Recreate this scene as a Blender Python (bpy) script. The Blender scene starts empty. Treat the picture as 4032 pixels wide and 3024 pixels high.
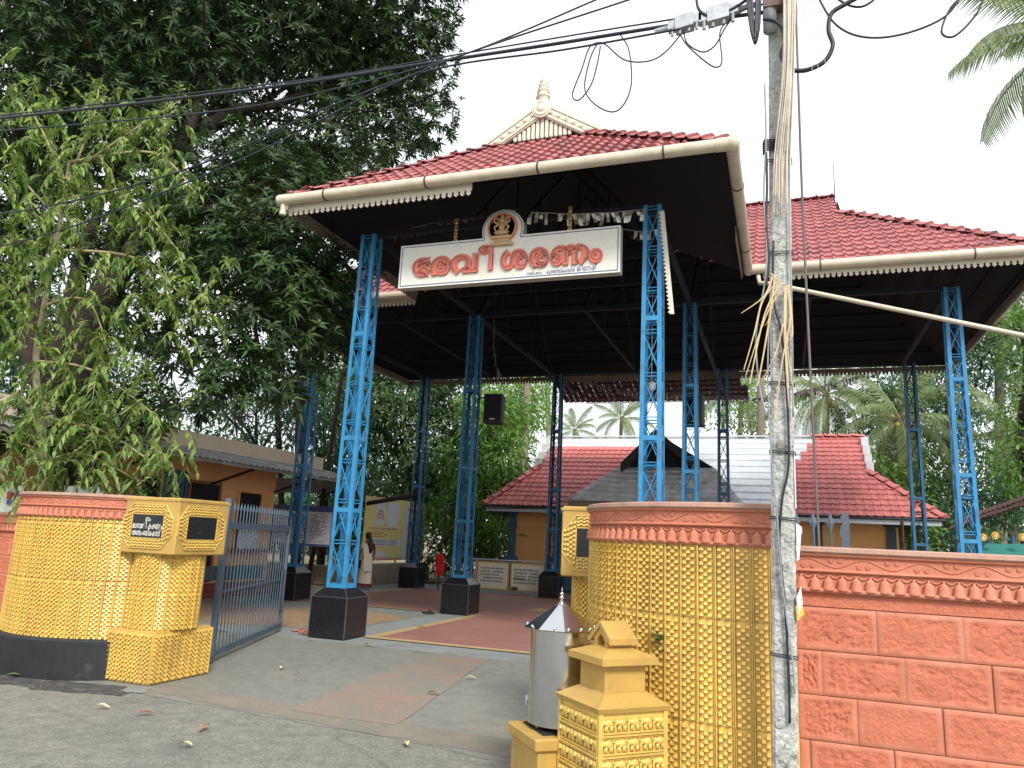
import bpy, bmesh, math, random
import numpy as np
from mathutils import Vector, Matrix
PI = math.pi
R = math.radians
rnd = random.Random(7)
sc = bpy.context.scene
COL = sc.collection

# ---------------------------------------------------------------- camera
cd = bpy.data.cameras.new('camera')
cam = bpy.data.objects.new('camera', cd)
COL.objects.link(cam)
cd.sensor_width = 36.0
cd.lens = 26.5
cd.clip_start = 0.05
cd.clip_end = 2000
mr = Matrix(((0.941889, 0.024431, 0.335034), (0.332740, -0.204853, -0.920500), (0.046144, 0.978488, -0.201078)))
cam.matrix_world = Matrix.Translation((6.5855, -10.6818, 1.6)) @ mr.to_4x4()
sc.camera = cam

# ---------------------------------------------------------------- sky, sun, exposure
SUN_ELEV, SUN_AZ = 42.0, 146.0         # azimuth from +Y, clockwise
world = bpy.data.worlds.new('World')
sc.world = world
world.use_nodes = True
wn = world.node_tree.nodes
wl = world.node_tree.links
wn.clear()
wo = wn.new('ShaderNodeOutputWorld')
bg = wn.new('ShaderNodeBackground')
sky = wn.new('ShaderNodeTexSky')
sky.sky_type = 'NISHITA'
sky.sun_disc = False
sky.sun_elevation = R(SUN_ELEV)
sky.sun_rotation = R(SUN_AZ)
sky.air_density = 1.2
sky.dust_density = 3.0
wt = wn.new('ShaderNodeTexCoord')
wno = wn.new('ShaderNodeTexNoise')
wno.inputs['Scale'].default_value = 1.6
wno.inputs['Detail'].default_value = 4
wr = wn.new('ShaderNodeValToRGB')
wr.color_ramp.elements[0].position = 0.25
wr.color_ramp.elements[0].color = (8.3, 8.7, 9.2, 1)
wr.color_ramp.elements[1].position = 0.75
wr.color_ramp.elements[1].color = (9.6, 9.75, 9.8, 1)
wm = wn.new('ShaderNodeMix')
wm.data_type = 'RGBA'
wm.inputs[0].default_value = 0.88      # a thin bright overcast in front of the clear sky
wl.new(wt.outputs['Generated'], wno.inputs['Vector'])
wl.new(wno.outputs['Fac'], wr.inputs['Fac'])
wl.new(sky.outputs['Color'], wm.inputs['A'])
wl.new(wr.outputs['Color'], wm.inputs['B'])
wl.new(wm.outputs['Result'], bg.inputs['Color'])
bg.inputs['Strength'].default_value = 0.080
wl.new(bg.outputs['Background'], wo.inputs['Surface'])

sl = bpy.data.lights.new('sun', 'SUN')
sl.energy = 2.1
sl.angle = R(14)
sl.color = (1.0, 0.96, 0.88)
sun = bpy.data.objects.new('sun', sl)
COL.objects.link(sun)
az, el = R(SUN_AZ), R(SUN_ELEV)
sdir = Vector((math.sin(az) * math.cos(el), math.cos(az) * math.cos(el), math.sin(el)))
sun.rotation_euler = sdir.to_track_quat('Z', 'Y').to_euler()
sun.location = sdir * 60

sc.view_settings.view_transform = 'Standard'
sc.view_settings.look = 'None'
sc.view_settings.gamma = 1.0
sc.view_settings.use_curve_mapping = False
sc.view_settings.exposure = 0.95
sc.cycles.max_bounces = 6
sc.cycles.transparent_max_bounces = 6

# ---------------------------------------------------------------- helpers
ORG = {}

def tag(o, label=None, cat=None, group=None, kind=None):
    if label: o['label'] = label
    if cat: o['category'] = cat
    if group: o['group'] = group
    if kind: o['kind'] = kind
    return o

def thing(name, label, cat, loc=(0, 0, 0), group=None, rz=0.0):
    o = bpy.data.objects.new(name, None)
    o.empty_display_size = 0.1
    COL.objects.link(o)
    o.location = loc
    o.rotation_euler = (0, 0, rz)
    ORG[o.name] = Matrix.Translation(loc) @ Matrix.Rotation(rz, 4, 'Z')
    return tag(o, label, cat, group)

def org(o):
    return ORG.get(o.name, Matrix.Identity(4)) if o else Matrix.Identity(4)

class MB:
    """collects geometry given in world coordinates, builds one mesh object"""
    def __init__(s):
        s.v = []; s.f = []; s.m = []; s.cm = 0
    def add(s, vs, fs):
        b = len(s.v)
        s.v += [tuple(v) for v in vs]
        s.f += [tuple(i + b for i in f) for f in fs]
        s.m += [s.cm] * len(fs)
        return s
    def box(s, a, b, M=None):
        x0, y0, z0 = a; x1, y1, z1 = b
        vs = [(x0,y0,z0),(x1,y0,z0),(x1,y1,z0),(x0,y1,z0),(x0,y0,z1),(x1,y0,z1),(x1,y1,z1),(x0,y1,z1)]
        if M: vs = [M @ Vector(v) for v in vs]
        return s.add(vs, [(0,3,2,1),(4,5,6,7),(0,1,5,4),(1,2,6,5),(2,3,7,6),(3,0,4,7)])
    def cbox(s, a, b, c=0.01, M=None):
        """box whose top and side edges are chamfered a little"""
        x0, y0, z0 = a; x1, y1, z1 = b
        def ring(z, d): return [(x0+d,y0,z),(x1-d,y0,z),(x1,y0+d,z),(x1,y1-d,z),(x1-d,y1,z),(x0+d,y1,z),(x0,y1-d,z),(x0,y0+d,z)]
        def ring2(z, d): return [(x0+d,y0+c,z),(x1-d,y0+c,z),(x1-c,y0+d,z),(x1-c,y1-d,z),(x1-d,y1-c,z),(x0+d,y1-c,z),(x0+c,y1-d,z),(x0+c,y0+d,z)]
        vs = ring2(z0, c*1.5) + ring(z0+c, c) + ring(z1-c, c) + ring2(z1, c*1.5)
        if M: vs = [M @ Vector(v) for v in vs]
        fs = [tuple(range(7, -1, -1)), tuple(range(24, 32))]
        for k in range(3):
            for i in range(8):
                j = (i+1) % 8
                fs.append((k*8+i, k*8+j, k*8+8+j, k*8+8+i))
        return s.add(vs, fs)
    def bar(s, p0, p1, w, h, side=None):
        p0 = Vector(p0); p1 = Vector(p1)
        d = (p1-p0).normalized()
        if side is None: side = Vector((0,0,1)) if abs(d.z) < .9 else Vector((1,0,0))
        a = d.cross(Vector(side)).normalized(); b = a.cross(d).normalized()
        vs = []
        for p in (p0, p1):
            for i, j in ((-1,-1),(1,-1),(1,1),(-1,1)): vs.append(p + a*(w/2*i) + b*(h/2*j))
        return s.add(vs, [(0,3,2,1),(4,5,6,7),(0,1,5,4),(1,2,6,5),(2,3,7,6),(3,0,4,7)])
    def tube(s, pts, r, n=6, caps=True):
        pts = [Vector(p) for p in pts]
        rs = r if isinstance(r, (list, tuple)) else [r]*len(pts)
        ref = None; rings = []
        for i, p in enumerate(pts):
            d = (pts[min(i+1, len(pts)-1)] - pts[max(i-1, 0)])
            if d.length < 1e-9: d = Vector((0,0,1))
            d.normalize()
            if ref is None: ref = Vector((0,0,1)) if abs(d.z) < .9 else Vector((1,0,0))
            a = d.cross(ref)
            if a.length < 1e-6: a = d.cross(Vector((1, .3, 0)))
            a.normalize(); b = a.cross(d).normalized(); ref = b
            rings.append([p + a*(rs[i]*math.cos(2*PI*k/n)) + b*(rs[i]*math.sin(2*PI*k/n)) for k in range(n)])
        vs = [v for r_ in rings for v in r_]; fs = []
        for i in range(len(pts)-1):
            for k in range(n):
                k2 = (k+1) % n
                fs.append((i*n+k, i*n+k2, (i+1)*n+k2, (i+1)*n+k))
        if caps: fs += [tuple(range(n-1, -1, -1)), tuple(range((len(pts)-1)*n, len(pts)*n))]
        return s.add(vs, fs)
    def lathe(s, prof, n=16, c=(0,0,0), M=None, a0=0.0, a1=2*PI, rot=0.0):
        full = abs(a1-a0-2*PI) < 1e-6
        m = n if full else n+1
        vs = []
        for r, z in prof:
            for k in range(m):
                a = a0 + (a1-a0)*k/n + rot
                v = Vector((r*math.cos(a), r*math.sin(a), z))
                if M: v = M @ v
                vs.append(Vector(c) + v)
        fs = []
        for i in range(len(prof)-1):
            for k in range(n):
                k2 = (k+1) % m if full else k+1
                fs.append((i*m+k, i*m+k2, (i+1)*m+k2, (i+1)*m+k))
        if full:
            if prof[0][0] > 1e-4: fs.append(tuple(range(m-1, -1, -1)))
            if prof[-1][0] > 1e-4: fs.append(tuple(range((len(prof)-1)*m, len(prof)*m)))
        return s.add(vs, fs)
    def prism(s, poly, O, U, V, t):
        """polygon in (u,v) about origin O, pushed out along -UxV by t (front face at O + N*t)"""
        O = Vector(O); U = Vector(U); V = Vector(V); N = U.cross(V).normalized()
        n = len(poly)
        vs = [O+U*a+V*b for a, b in poly] + [O+U*a+V*b+N*t for a, b in poly]
        fs = [tuple(range(n-1, -1, -1)), tuple(range(n, 2*n))]
        for i in range(n):
            j = (i+1) % n
            fs.append((i, j, n+j, n+i))
        return s.add(vs, fs)
    def build(s, name, mat, parent=None, smooth=False, local=False, mesh_only=False, kind=None):
        me = bpy.data.meshes.new(name)
        vs = s.v
        if parent is not None and not local:
            Mi = org(parent).inverted()
            vs = [tuple(Mi @ Vector(v)) for v in vs]
        me.from_pydata(vs, [], s.f)
        for m in (mat if isinstance(mat, (list, tuple)) else [mat]): me.materials.append(m)
        if max(s.m or [0]) > 0: me.polygons.foreach_set('material_index', s.m)
        me.update()
        if smooth:
            me.shade_smooth()
        else: me.shade_flat()
        if mesh_only: return me
        o = bpy.data.objects.new(name, me)
        COL.objects.link(o)
        if parent is not None:
            o.parent = parent; ORG[o.name] = org(parent)
        if kind: o['kind'] = kind
        return o

def inst(me, name, parent, M):
    """another object on the same mesh; M is its world matrix"""
    o = bpy.data.objects.new(name, me)
    COL.objects.link(o)
    if parent is not None:
        o.parent = parent
        o.matrix_local = org(parent).inverted() @ M
    else: o.matrix_local = M
    ORG[o.name] = M.copy()
    return o

def smooth_by_angle(o, ang=40):
    me = o.data
    bm = bmesh.new(); bm.from_mesh(me)
    for e in bm.edges:
        e.smooth = len(e.link_faces) == 2 and e.calc_face_angle(0) < R(ang)
    for f in bm.faces: f.smooth = True
    bm.to_mesh(me); bm.free()

def np_mesh(name, V, F, mat, parent=None, attr=None, smooth=False, kind=None):
    """V (n,3), F (m,k) all faces of k corners"""
    me = bpy.data.meshes.new(name)
    if parent is not None:
        Mi = np.array(org(parent).inverted())
        V = V @ Mi[:3,:3].T + Mi[:3,3]
    V = np.ascontiguousarray(V, dtype=np.float32); F = np.ascontiguousarray(F, dtype=np.int32)
    m, k = F.shape
    me.vertices.add(len(V)); me.vertices.foreach_set('co', V.ravel())
    me.loops.add(m*k); me.loops.foreach_set('vertex_index', F.ravel())
    me.polygons.add(m)
    me.polygons.foreach_set('loop_start', np.arange(0, m*k, k, dtype=np.int32))
    me.polygons.foreach_set('loop_total', np.full(m, k, dtype=np.int32))
    me.materials.append(mat)
    if attr is not None:
        a = me.attributes.new('leaf_shade', 'FLOAT', 'FACE'); a.data.foreach_set('value', attr.astype(np.float32))
    me.update(calc_edges=True)
    me.validate()
    if not smooth: me.shade_flat()
    o = bpy.data.objects.new(name, me); COL.objects.link(o)
    if parent is not None:
        o.parent = parent; ORG[o.name] = org(parent)
    if kind: o['kind'] = kind
    return o

# ---------------------------------------------------------------- materials
def mat(name, col, rough=.7, metal=0.0, var=.12, vs=2.5, bump=0.0, bs=60.0, stain=None, sa=.0, ss=1.3, obj_var=0.0,
        streak=False, spec=.5, bd=.01, grit=0.0, gs=110.0, crack=0.0, stain_lo=.5, stain_hi=.68):
    m = bpy.data.materials.new(name); m.use_nodes = True
    nt = m.node_tree; N = nt.nodes; Lk = nt.links
    b = N['Principled BSDF']
    b.inputs['Roughness'].default_value = rough
    b.inputs['Metallic'].default_value = metal
    b.inputs['Specular IOR Level'].default_value = spec
    geo = N.new('ShaderNodeNewGeometry')
    n1 = N.new('ShaderNodeTexNoise'); n1.inputs['Scale'].default_value = vs; n1.inputs['Detail'].default_value = 6
    n1.inputs['Roughness'].default_value = .65
    Lk.new(geo.outputs['Position'], n1.inputs['Vector'])
    mr_ = N.new('ShaderNodeMapRange')
    mr_.inputs['From Min'].default_value = .3; mr_.inputs['From Max'].default_value = .7
    mr_.inputs['To Min'].default_value = 1-var; mr_.inputs['To Max'].default_value = 1+var
    Lk.new(n1.outputs['Fac'], mr_.inputs['Value'])
    hsv = N.new('ShaderNodeHueSaturation'); hsv.inputs['Color'].default_value = (*col, 1)
    val = mr_.outputs['Result']
    if obj_var > 0:
        oi = N.new('ShaderNodeObjectInfo')
        m2 = N.new('ShaderNodeMapRange')
        m2.inputs['To Min'].default_value = 1-obj_var; m2.inputs['To Max'].default_value = 1+obj_var
        Lk.new(oi.outputs['Random'], m2.inputs['Value'])
        mm = N.new('ShaderNodeMath'); mm.operation = 'MULTIPLY'
        Lk.new(val, mm.inputs[0]); Lk.new(m2.outputs['Result'], mm.inputs[1]); val = mm.outputs['Value']
    Lk.new(val, hsv.inputs['Value'])
    out = hsv.outputs['Color']
    if stain is not None:
        mp = N.new('ShaderNodeMapping')
        if streak: mp.inputs['Scale'].default_value = (1, 1, .18)
        Lk.new(geo.outputs['Position'], mp.inputs['Vector'])
        n2 = N.new('ShaderNodeTexNoise'); n2.inputs['Scale'].default_value = ss; n2.inputs['Detail'].default_value = 9
        n2.inputs['Roughness'].default_value = .72
        Lk.new(mp.outputs['Vector'], n2.inputs['Vector'])
        m3 = N.new('ShaderNodeMapRange'); m3.inputs['From Min'].default_value = stain_lo; m3.inputs['From Max'].default_value = stain_hi
        m3.inputs['To Min'].default_value = 0; m3.inputs['To Max'].default_value = sa
        Lk.new(n2.outputs['Fac'], m3.inputs['Value'])
        mx = N.new('ShaderNodeMix'); mx.data_type = 'RGBA'
        Lk.new(m3.outputs['Result'], mx.inputs[0]); Lk.new(out, mx.inputs['A'])
        mx.inputs['B'].default_value = (*stain, 1)
        out = mx.outputs['Result']
    if grit > 0:
        n5 = N.new('ShaderNodeTexNoise'); n5.inputs['Scale'].default_value = gs; n5.inputs['Detail'].default_value = 3
        Lk.new(geo.outputs['Position'], n5.inputs['Vector'])
        m5 = N.new('ShaderNodeMapRange'); m5.inputs['From Min'].default_value = .33; m5.inputs['From Max'].default_value = .67
        m5.inputs['To Min'].default_value = 1-grit; m5.inputs['To Max'].default_value = 1+grit
        Lk.new(n5.outputs['Fac'], m5.inputs['Value'])
        h5 = N.new('ShaderNodeHueSaturation'); Lk.new(out, h5.inputs['Color']); Lk.new(m5.outputs['Result'], h5.inputs['Value']); out = h5.outputs['Color']
    if crack > 0:   # thin wandering cracks
        n6 = N.new('ShaderNodeTexNoise'); n6.inputs['Scale'].default_value = 2.2; n6.inputs['Detail'].default_value = 5
        Lk.new(geo.outputs['Position'], n6.inputs['Vector'])
        ad = N.new('ShaderNodeMixRGB'); ad.inputs['Fac'].default_value = .22
        Lk.new(geo.outputs['Position'], ad.inputs['Color1']); Lk.new(n6.outputs['Color'], ad.inputs['Color2'])
        vo = N.new('ShaderNodeTexVoronoi'); vo.feature = 'DISTANCE_TO_EDGE'; vo.inputs['Scale'].default_value = .62
        Lk.new(ad.outputs['Color'], vo.inputs['Vector'])
        m6 = N.new('ShaderNodeMapRange'); m6.inputs['From Min'].default_value = .0; m6.inputs['From Max'].default_value = .006
        m6.inputs['To Min'].default_value = crack; m6.inputs['To Max'].default_value = 0
        Lk.new(vo.outputs['Distance'], m6.inputs['Value'])
        x6 = N.new('ShaderNodeMix'); x6.data_type = 'RGBA'; Lk.new(m6.outputs['Result'], x6.inputs[0]); Lk.new(out, x6.inputs['A'])
        x6.inputs['B'].default_value = (.05, .05, .045, 1); out = x6.outputs['Result']
    Lk.new(out, b.inputs['Base Color'])
    if bump > 0:
        n4 = N.new('ShaderNodeTexNoise'); n4.inputs['Scale'].default_value = bs; n4.inputs['Detail'].default_value = 5
        Lk.new(geo.outputs['Position'], n4.inputs['Vector'])
        bp = N.new('ShaderNodeBump'); bp.inputs['Strength'].default_value = bump; bp.inputs['Distance'].default_value = bd
        Lk.new(n4.outputs['Fac'], bp.inputs['Height']); Lk.new(bp.outputs['Normal'], b.inputs['Normal'])
    return m

def leaf_mat(name, c_dark, c_light, rough=.45, trans=.3, spec=.5):
    m = bpy.data.materials.new(name); m.use_nodes = True
    nt = m.node_tree; N = nt.nodes; Lk = nt.links
    b = N['Principled BSDF']; b.inputs['Roughness'].default_value = rough; b.inputs['Specular IOR Level'].default_value = spec
    at = N.new('ShaderNodeAttribute'); at.attribute_name = 'leaf_shade'
    r = N.new('ShaderNodeValToRGB')
    r.color_ramp.elements[0].color = (*c_dark, 1); r.color_ramp.elements[1].color = (*c_light, 1)
    Lk.new(at.outputs['Fac'], r.inputs['Fac']); Lk.new(r.outputs['Color'], b.inputs['Base Color'])
    t = N.new('ShaderNodeBsdfTranslucent')
    hs = N.new('ShaderNodeHueSaturation'); hs.inputs['Value'].default_value = 1.5; hs.inputs['Saturation'].default_value = 1.1
    Lk.new(r.outputs['Color'], hs.inputs['Color']); Lk.new(hs.outputs['Color'], t.inputs['Color'])
    mx = N.new('ShaderNodeMixShader'); mx.inputs[0].default_value = trans
    Lk.new(b.outputs[0], mx.inputs[1]); Lk.new(t.outputs[0], mx.inputs[2])
    Lk.new(mx.outputs[0], N['Material Output'].inputs['Surface'])
    return m

M_ = {}
M_['gold'] = mat('gold_paint', (.72, .495, .125), .36, .12, var=.10, vs=7, bump=.3, bs=90, stain=(.42, .27, .10), sa=.55, ss=1.7, bd=.004, obj_var=.05)
M_['gold_flat'] = mat('gold_plain_paint', (.50, .32, .085), .5, .10, var=.10, vs=4, bump=.2, bs=60, stain=(.32, .20, .08), sa=.45, ss=3, bd=.004)
M_['terracotta'] = mat('terracotta_paint', (.51, .175, .105), .72, var=.10, vs=6, bump=.35, bs=70, stain=(.56, .28, .20), sa=.5, ss=1.5, bd=.004, grit=.06, obj_var=.05)
M_['terra_rough'] = mat('terracotta_rough_paint', (.51, .158, .092), .8, var=.14, vs=9, bump=.8, bs=55, stain=(.42, .11, .065), sa=.35, ss=30, bd=.010)
M_['terra_top'] = mat('weathered_terracotta', (.42, .25, .19), .85, var=.2, vs=5, bump=.4, bs=50, stain=(.30, .24, .2), sa=.5, ss=4)
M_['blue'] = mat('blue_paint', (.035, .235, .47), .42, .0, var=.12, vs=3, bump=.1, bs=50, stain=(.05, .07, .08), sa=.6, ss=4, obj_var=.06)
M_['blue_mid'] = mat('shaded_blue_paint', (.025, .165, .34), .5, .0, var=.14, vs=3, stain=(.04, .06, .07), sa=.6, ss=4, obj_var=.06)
M_['blue_dark'] = mat('shaded_dark_blue_paint', (.02, .13, .26), .5, .0, var=.15, vs=3, stain=(.03, .05, .08), sa=.5, ss=4)  # column blue darkened to carry roof shade; the shed posts share it
M_['gate'] = mat('grey_blue_gate_paint', (.075, .115, .155), .5, .1, var=.15, vs=4, stain=(.12, .10, .08), sa=.35, ss=9)
M_['granite'] = mat('black_granite', (.011, .012, .015), .25, .0, var=.4, vs=60, stain=(.04, .045, .05), sa=.3, ss=30)
M_['black'] = mat('black_paint', (.012, .014, .016), .55, var=.3, vs=6, stain=(.20, .19, .17), sa=.35, ss=2.6, stain_lo=.58, stain_hi=.75)
M_['tile'] = mat('red_roof_tile', (.36, .125, .125), .7, .0, var=.18, vs=4, bump=.2, bs=70, stain=(.12, .07, .08), sa=.7, ss=1.2, streak=False, obj_var=.14)
M_['tile_sh'] = mat('bright_red_roof_tile', (.50, .15, .14), .65, .0, var=.10, vs=3, bump=.2, bs=70, stain=(.34, .12, .10), sa=.4, ss=3, obj_var=.12)
M_['under'] = mat('shade_dark_roof_underside', (.005, .0045, .008), .9, var=.3, vs=3)  # shade under the roofs put into the base colour
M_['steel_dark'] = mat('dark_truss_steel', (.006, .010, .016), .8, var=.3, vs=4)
M_['pvc'] = mat('cream_plastic_gutter', (.58, .52, .41), .38, .0, var=.07, vs=3, stain=(.30, .25, .18), sa=.45, ss=3.5)
M_['cream'] = mat('cream_board', (.66, .62, .52), .6, .0, var=.08, vs=4, stain=(.40, .34, .25), sa=.4, ss=4)
M_['clip'] = mat('gutter_clip_metal', (.10, .06, .05), .6, .3)
M_['asphalt'] = mat('dusty_asphalt', (.20, .20, .172), .9, var=.24, vs=7, bump=.7, bs=120, stain=(.13, .135, .12), sa=.85, ss=.9, bd=.012, grit=.28, gs=70, crack=.35)
M_['concrete_g'] = mat('grey_painted_concrete', (.195, .198, .175), .75, var=.16, vs=6, bump=.25, bs=90, stain=(.24, .22, .185), sa=.65, ss=.9, bd=.005, grit=.16, gs=80, crack=.3)
M_['concrete_l'] = mat('light_grey_concrete', (.235, .255, .25), .75, var=.10, vs=1.5, bump=.2, bs=90, stain=(.16, .16, .15), sa=.6, ss=1.3, grit=.14)
M_['floor_red'] = mat('red_oxide_floor', (.29, .13, .105), .62, var=.12, vs=1.2, bump=.1, bs=60, stain=(.33, .20, .16), sa=.6, ss=1.4, grit=.12)
M_['floor_org'] = mat('faded_orange_floor_paint', (.30, .19, .14), .75, var=.10, vs=4, stain=(.20, .195, .17), sa=.97, ss=1.3, grit=.18, stain_lo=.30, stain_hi=.60, bump=.3, bs=90, bd=.004)
M_['floor_edge'] = mat('pale_worn_floor_paint', (.225, .195, .155), .8, var=.12, vs=4, grit=.2, stain=(.165, .165, .145), sa=.9, ss=1.1, stain_lo=.40, stain_hi=.62, bump=.3, bs=90, bd=.004)
M_['floor_yel'] = mat('yellow_floor_paint', (.42, .30, .13), .7, var=.14, vs=3, stain=(.36, .31, .22), sa=.6, ss=2.2)
M_['sand'] = mat('brown_sand', (.30, .20, .12), .95, var=.22, vs=5, bump=.8, bs=40, stain=(.2, .13, .08), sa=.5, ss=8, bd=.02)
M_['earth'] = mat('dry_earth', (.24, .185, .125), .95, var=.25, vs=1.5, bump=.8, bs=20, stain=(.10, .11, .05), sa=.7, ss=.7, bd=.03)
M_['white'] = mat('white_paint', (.72, .72, .68), .5, var=.05)
M_['sign_white'] = mat('sign_face_cream', (.80, .79, .72), .45, var=.04, vs=6, stain=(.60, .56, .45), sa=.35, ss=5)
M_['sign_side'] = mat('sign_side_grey', (.42, .40, .37), .6, var=.1)
M_['letter'] = mat('salmon_letter', (.70, .19, .13), .5, var=.1, vs=20)
M_['letter_d'] = mat('dark_letter_channel', (.40, .115, .085), .6, var=.2, vs=30)
M_['emblem'] = mat('bronze_emblem', (.66, .13, .06), .5, .1, var=.2, vs=14, stain=(.50, .30, .12), sa=.5, ss=10)
M_['relief'] = mat('tan_relief', (.58, .38, .20), .55, .1, var=.15, vs=12)
M_['line_blue'] = mat('blue_line_paint', (.09, .13, .36), .6)
M_['ochre'] = mat('ochre_wall_paint', (.70, .36, .13), .8, var=.06, vs=2, stain=(.55, .30, .14), sa=.3, ss=2)
M_['office'] = mat('peach_wall_paint', (.80, .42, .19), .85, var=.07, vs=2)
M_['office_top'] = mat('pale_stained_parapet', (.86, .74, .58), .85, var=.08, vs=2, stain=(.10, .09, .07), sa=.6, ss=2.0, streak=False, stain_lo=.56, stain_hi=.75)
M_['navy'] = mat('dark_teal_blue_wall_paint', (.045, .125, .20), .7, var=.10, vs=3)
M_['slate'] = mat('weathered_grey_sheet', (.60, .62, .64), .6, .1, var=.25, vs=3, stain=(.035, .035, .035), sa=.75, ss=1.6, stain_lo=.52, stain_hi=.7)
M_['asb'] = mat('weathered_corrugated_sheet', (.26, .26, .26), .85, var=.3, vs=3, stain=(.07, .07, .06), sa=.7, ss=2.6)
M_['alu'] = mat('bright_roof_sheet', (.66, .69, .72), .45, .15, var=.06, vs=2, stain=(.36, .37, .38), sa=.45, ss=3)
M_['darkwood'] = mat('charred_dark_wood', (.03, .03, .035), .8, var=.3)
M_['maroon'] = mat('maroon_paint', (.20, .035, .04), .6, var=.15)
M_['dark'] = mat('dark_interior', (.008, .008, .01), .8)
M_['inox'] = mat('stainless_steel', (.62, .63, .65), .19, 1.0, var=.05, vs=6, stain=(.42, .38, .32), sa=.4, ss=5)
M_['pole'] = mat('weathered_concrete_pole', (.43, .44, .42), .92, grit=.2, gs=60, var=.20, vs=9, bump=1.0, bs=30, stain=(.10, .10, .09), sa=.75, ss=10, bd=.02, stain_lo=.52, stain_hi=.66)
M_['cable'] = mat('black_cable', (.012, .018, .03), .5)
M_['cable_g'] = mat('grey_cable', (.25, .27, .30), .5)
M_['galv'] = mat('galvanised_metal', (.40, .42, .45), .5, .4, var=.2, vs=20)
M_['rust'] = mat('rusty_bracket', (.16, .10, .09), .8, .2, var=.3, vs=20)
M_['straw'] = mat('dry_palm_strip', (.62, .47, .27), .7, var=.2, vs=12)
M_['straw_pale'] = mat('pale_dry_leaf_strip', (.66, .59, .50), .7, var=.2, vs=12)
M_['bark'] = mat('dark_bark', (.030, .020, .015), .95, var=.35, vs=6, bump=1.0, bs=25, bd=.03)
M_['bark_l'] = mat('pale_bark', (.30, .26, .17), .9, var=.25, vs=10, bump=.6, bs=40)
M_['bark_p'] = mat('palm_bark', (.21, .18, .14), .95, var=.25, vs=8, bump=.7, bs=20, bd=.02)
M_['twig'] = mat('pale_twig', (.36, .30, .17), .8)
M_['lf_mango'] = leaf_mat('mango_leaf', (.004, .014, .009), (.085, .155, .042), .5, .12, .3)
M_['lf_ficus'] = leaf_mat('young_tree_leaf', (.055, .13, .025), (.27, .38, .085), .4, .35)
M_['lf_bg'] = leaf_mat('background_leaf', (.025, .06, .02), (.13, .23, .07), .5, .3)
M_['lf_bright'] = leaf_mat('bright_green_leaf', (.05, .13, .02), (.22, .38, .08), .45, .38)
M_['lf_teal'] = leaf_mat('bluish_green_leaf', (.025, .08, .045), (.12, .24, .12), .45, .3)
M_['lf_palm'] = leaf_mat('palm_leaflet', (.07, .13, .05), (.27, .33, .14), .5, .35)
M_['edge_grey'] = mat('dull_stone_edge', (.07, .075, .08), .6)
M_['lf_litter'] = leaf_mat('dry_leaf_litter', (.10, .06, .03), (.42, .33, .20), .8, .1)
M_['skin'] = mat('brown_skin', (.22, .105, .06), .55, var=.05)
M_['hair'] = mat('black_hair', (.008, .007, .007), .35)
M_['saree'] = mat('cream_saree', (.66, .58, .46), .75, var=.06, vs=10)
M_['maroon_cloth'] = mat('maroon_cloth', (.17, .02, .03), .8, var=.1)
M_['red_cloth'] = mat('red_cloth', (.62, .015, .02), .8, var=.15, vs=20)
M_['yellow_b'] = mat('yellow_banner', (.80, .70, .30), .5, var=.04)
M_['white_b'] = mat('white_print', (.72, .76, .84), .5, var=.03)
M_['pale_b'] = mat('cream_notice_panel', (.72, .66, .50), .6, var=.06)
M_['ink_o'] = mat('orange_print', (.62, .22, .08), .6)
M_['ink_b'] = mat('blue_grey_print', (.20, .24, .34), .6)
M_['ink_k'] = mat('dark_print', (.05, .05, .06), .6)
M_['ink_r'] = mat('red_print', (.60, .05, .05), .6)
M_['ink_p'] = mat('pink_print', (.62, .32, .32), .6)
M_['silver'] = mat('silver_foil', (.50, .48, .44), .3, .5, var=.4, vs=14)
M_['silver_d'] = mat('aged_foil', (.20, .18, .15), .45, .3, var=.5, vs=14)
M_['teal'] = mat('teal_canvas', (.02, .16, .14), .7)
M_['plastic_blue'] = mat('blue_plastic', (.02, .10, .45), .4)
M_['purple'] = mat('purple_print', (.06, .03, .22), .6)
M_['brass'] = mat('brass', (.75, .52, .16), .3, .7)
M_['lamp_on'] = bpy.data.materials.new('lit_lamp'); M_['lamp_on'].use_nodes = True
_b = M_['lamp_on'].node_tree.nodes['Principled BSDF']
_b.inputs['Emission Color'].default_value = (1, 1, .96, 1); _b.inputs['Emission Strength'].default_value = 6.0

def TR(x, y, z, rz=0.0, s=None):
    m = Matrix.Translation((x, y, z)) @ Matrix.Rotation(rz, 4, 'Z')
    if s: m = m @ Matrix.Diagonal((*s, 1))
    return m

# ================================================================ GROUND
def sheet(name, poly, z, m, kind='structure', thick=None):
    b = MB(); n = len(poly)
    b.add([(x, y, z) for x, y in poly], [tuple(range(n))])
    return tag(b.build(name, m), kind=kind)
def jag(poly, step=.5, amp=.04, seed=1):
    r = random.Random(seed); out = []
    for i in range(len(poly)):
        a = Vector(poly[i]); c = Vector(poly[(i+1) % len(poly)]); n = max(1, int((c-a).length/step))
        for k in range(n):
            p = a.lerp(c, k/n); out.append((p.x+r.uniform(-amp, amp), p.y+r.uniform(-amp, amp)))
    return out
g = MB(); NX = 60
xs = [-400, -150, -60] + [-30 + i*1.5 for i in range(41)] + [60, 150, 400]
g.add([(x, y, -.03) for y in (-400, 400) for x in (-400, 400)], [(0, 1, 3, 2)])
tag(g.build('earth_ground', M_['earth']), kind='structure')
sheet('road', [(-80, -60), (80, -60), (80, -4.0), (-80, -4.0)], -.0200, M_['asphalt'])
sheet('entrance_apron', jag([(-.5, -4.30), (.9, -4.62), (3.0, -4.78), (4.9, -5.02), (5.6, -4.6), (6.0, -.55), (-1.6, -.55), (-.9, -3.2)], .25, .03, 3), -.0175, M_['concrete_g'])
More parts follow.
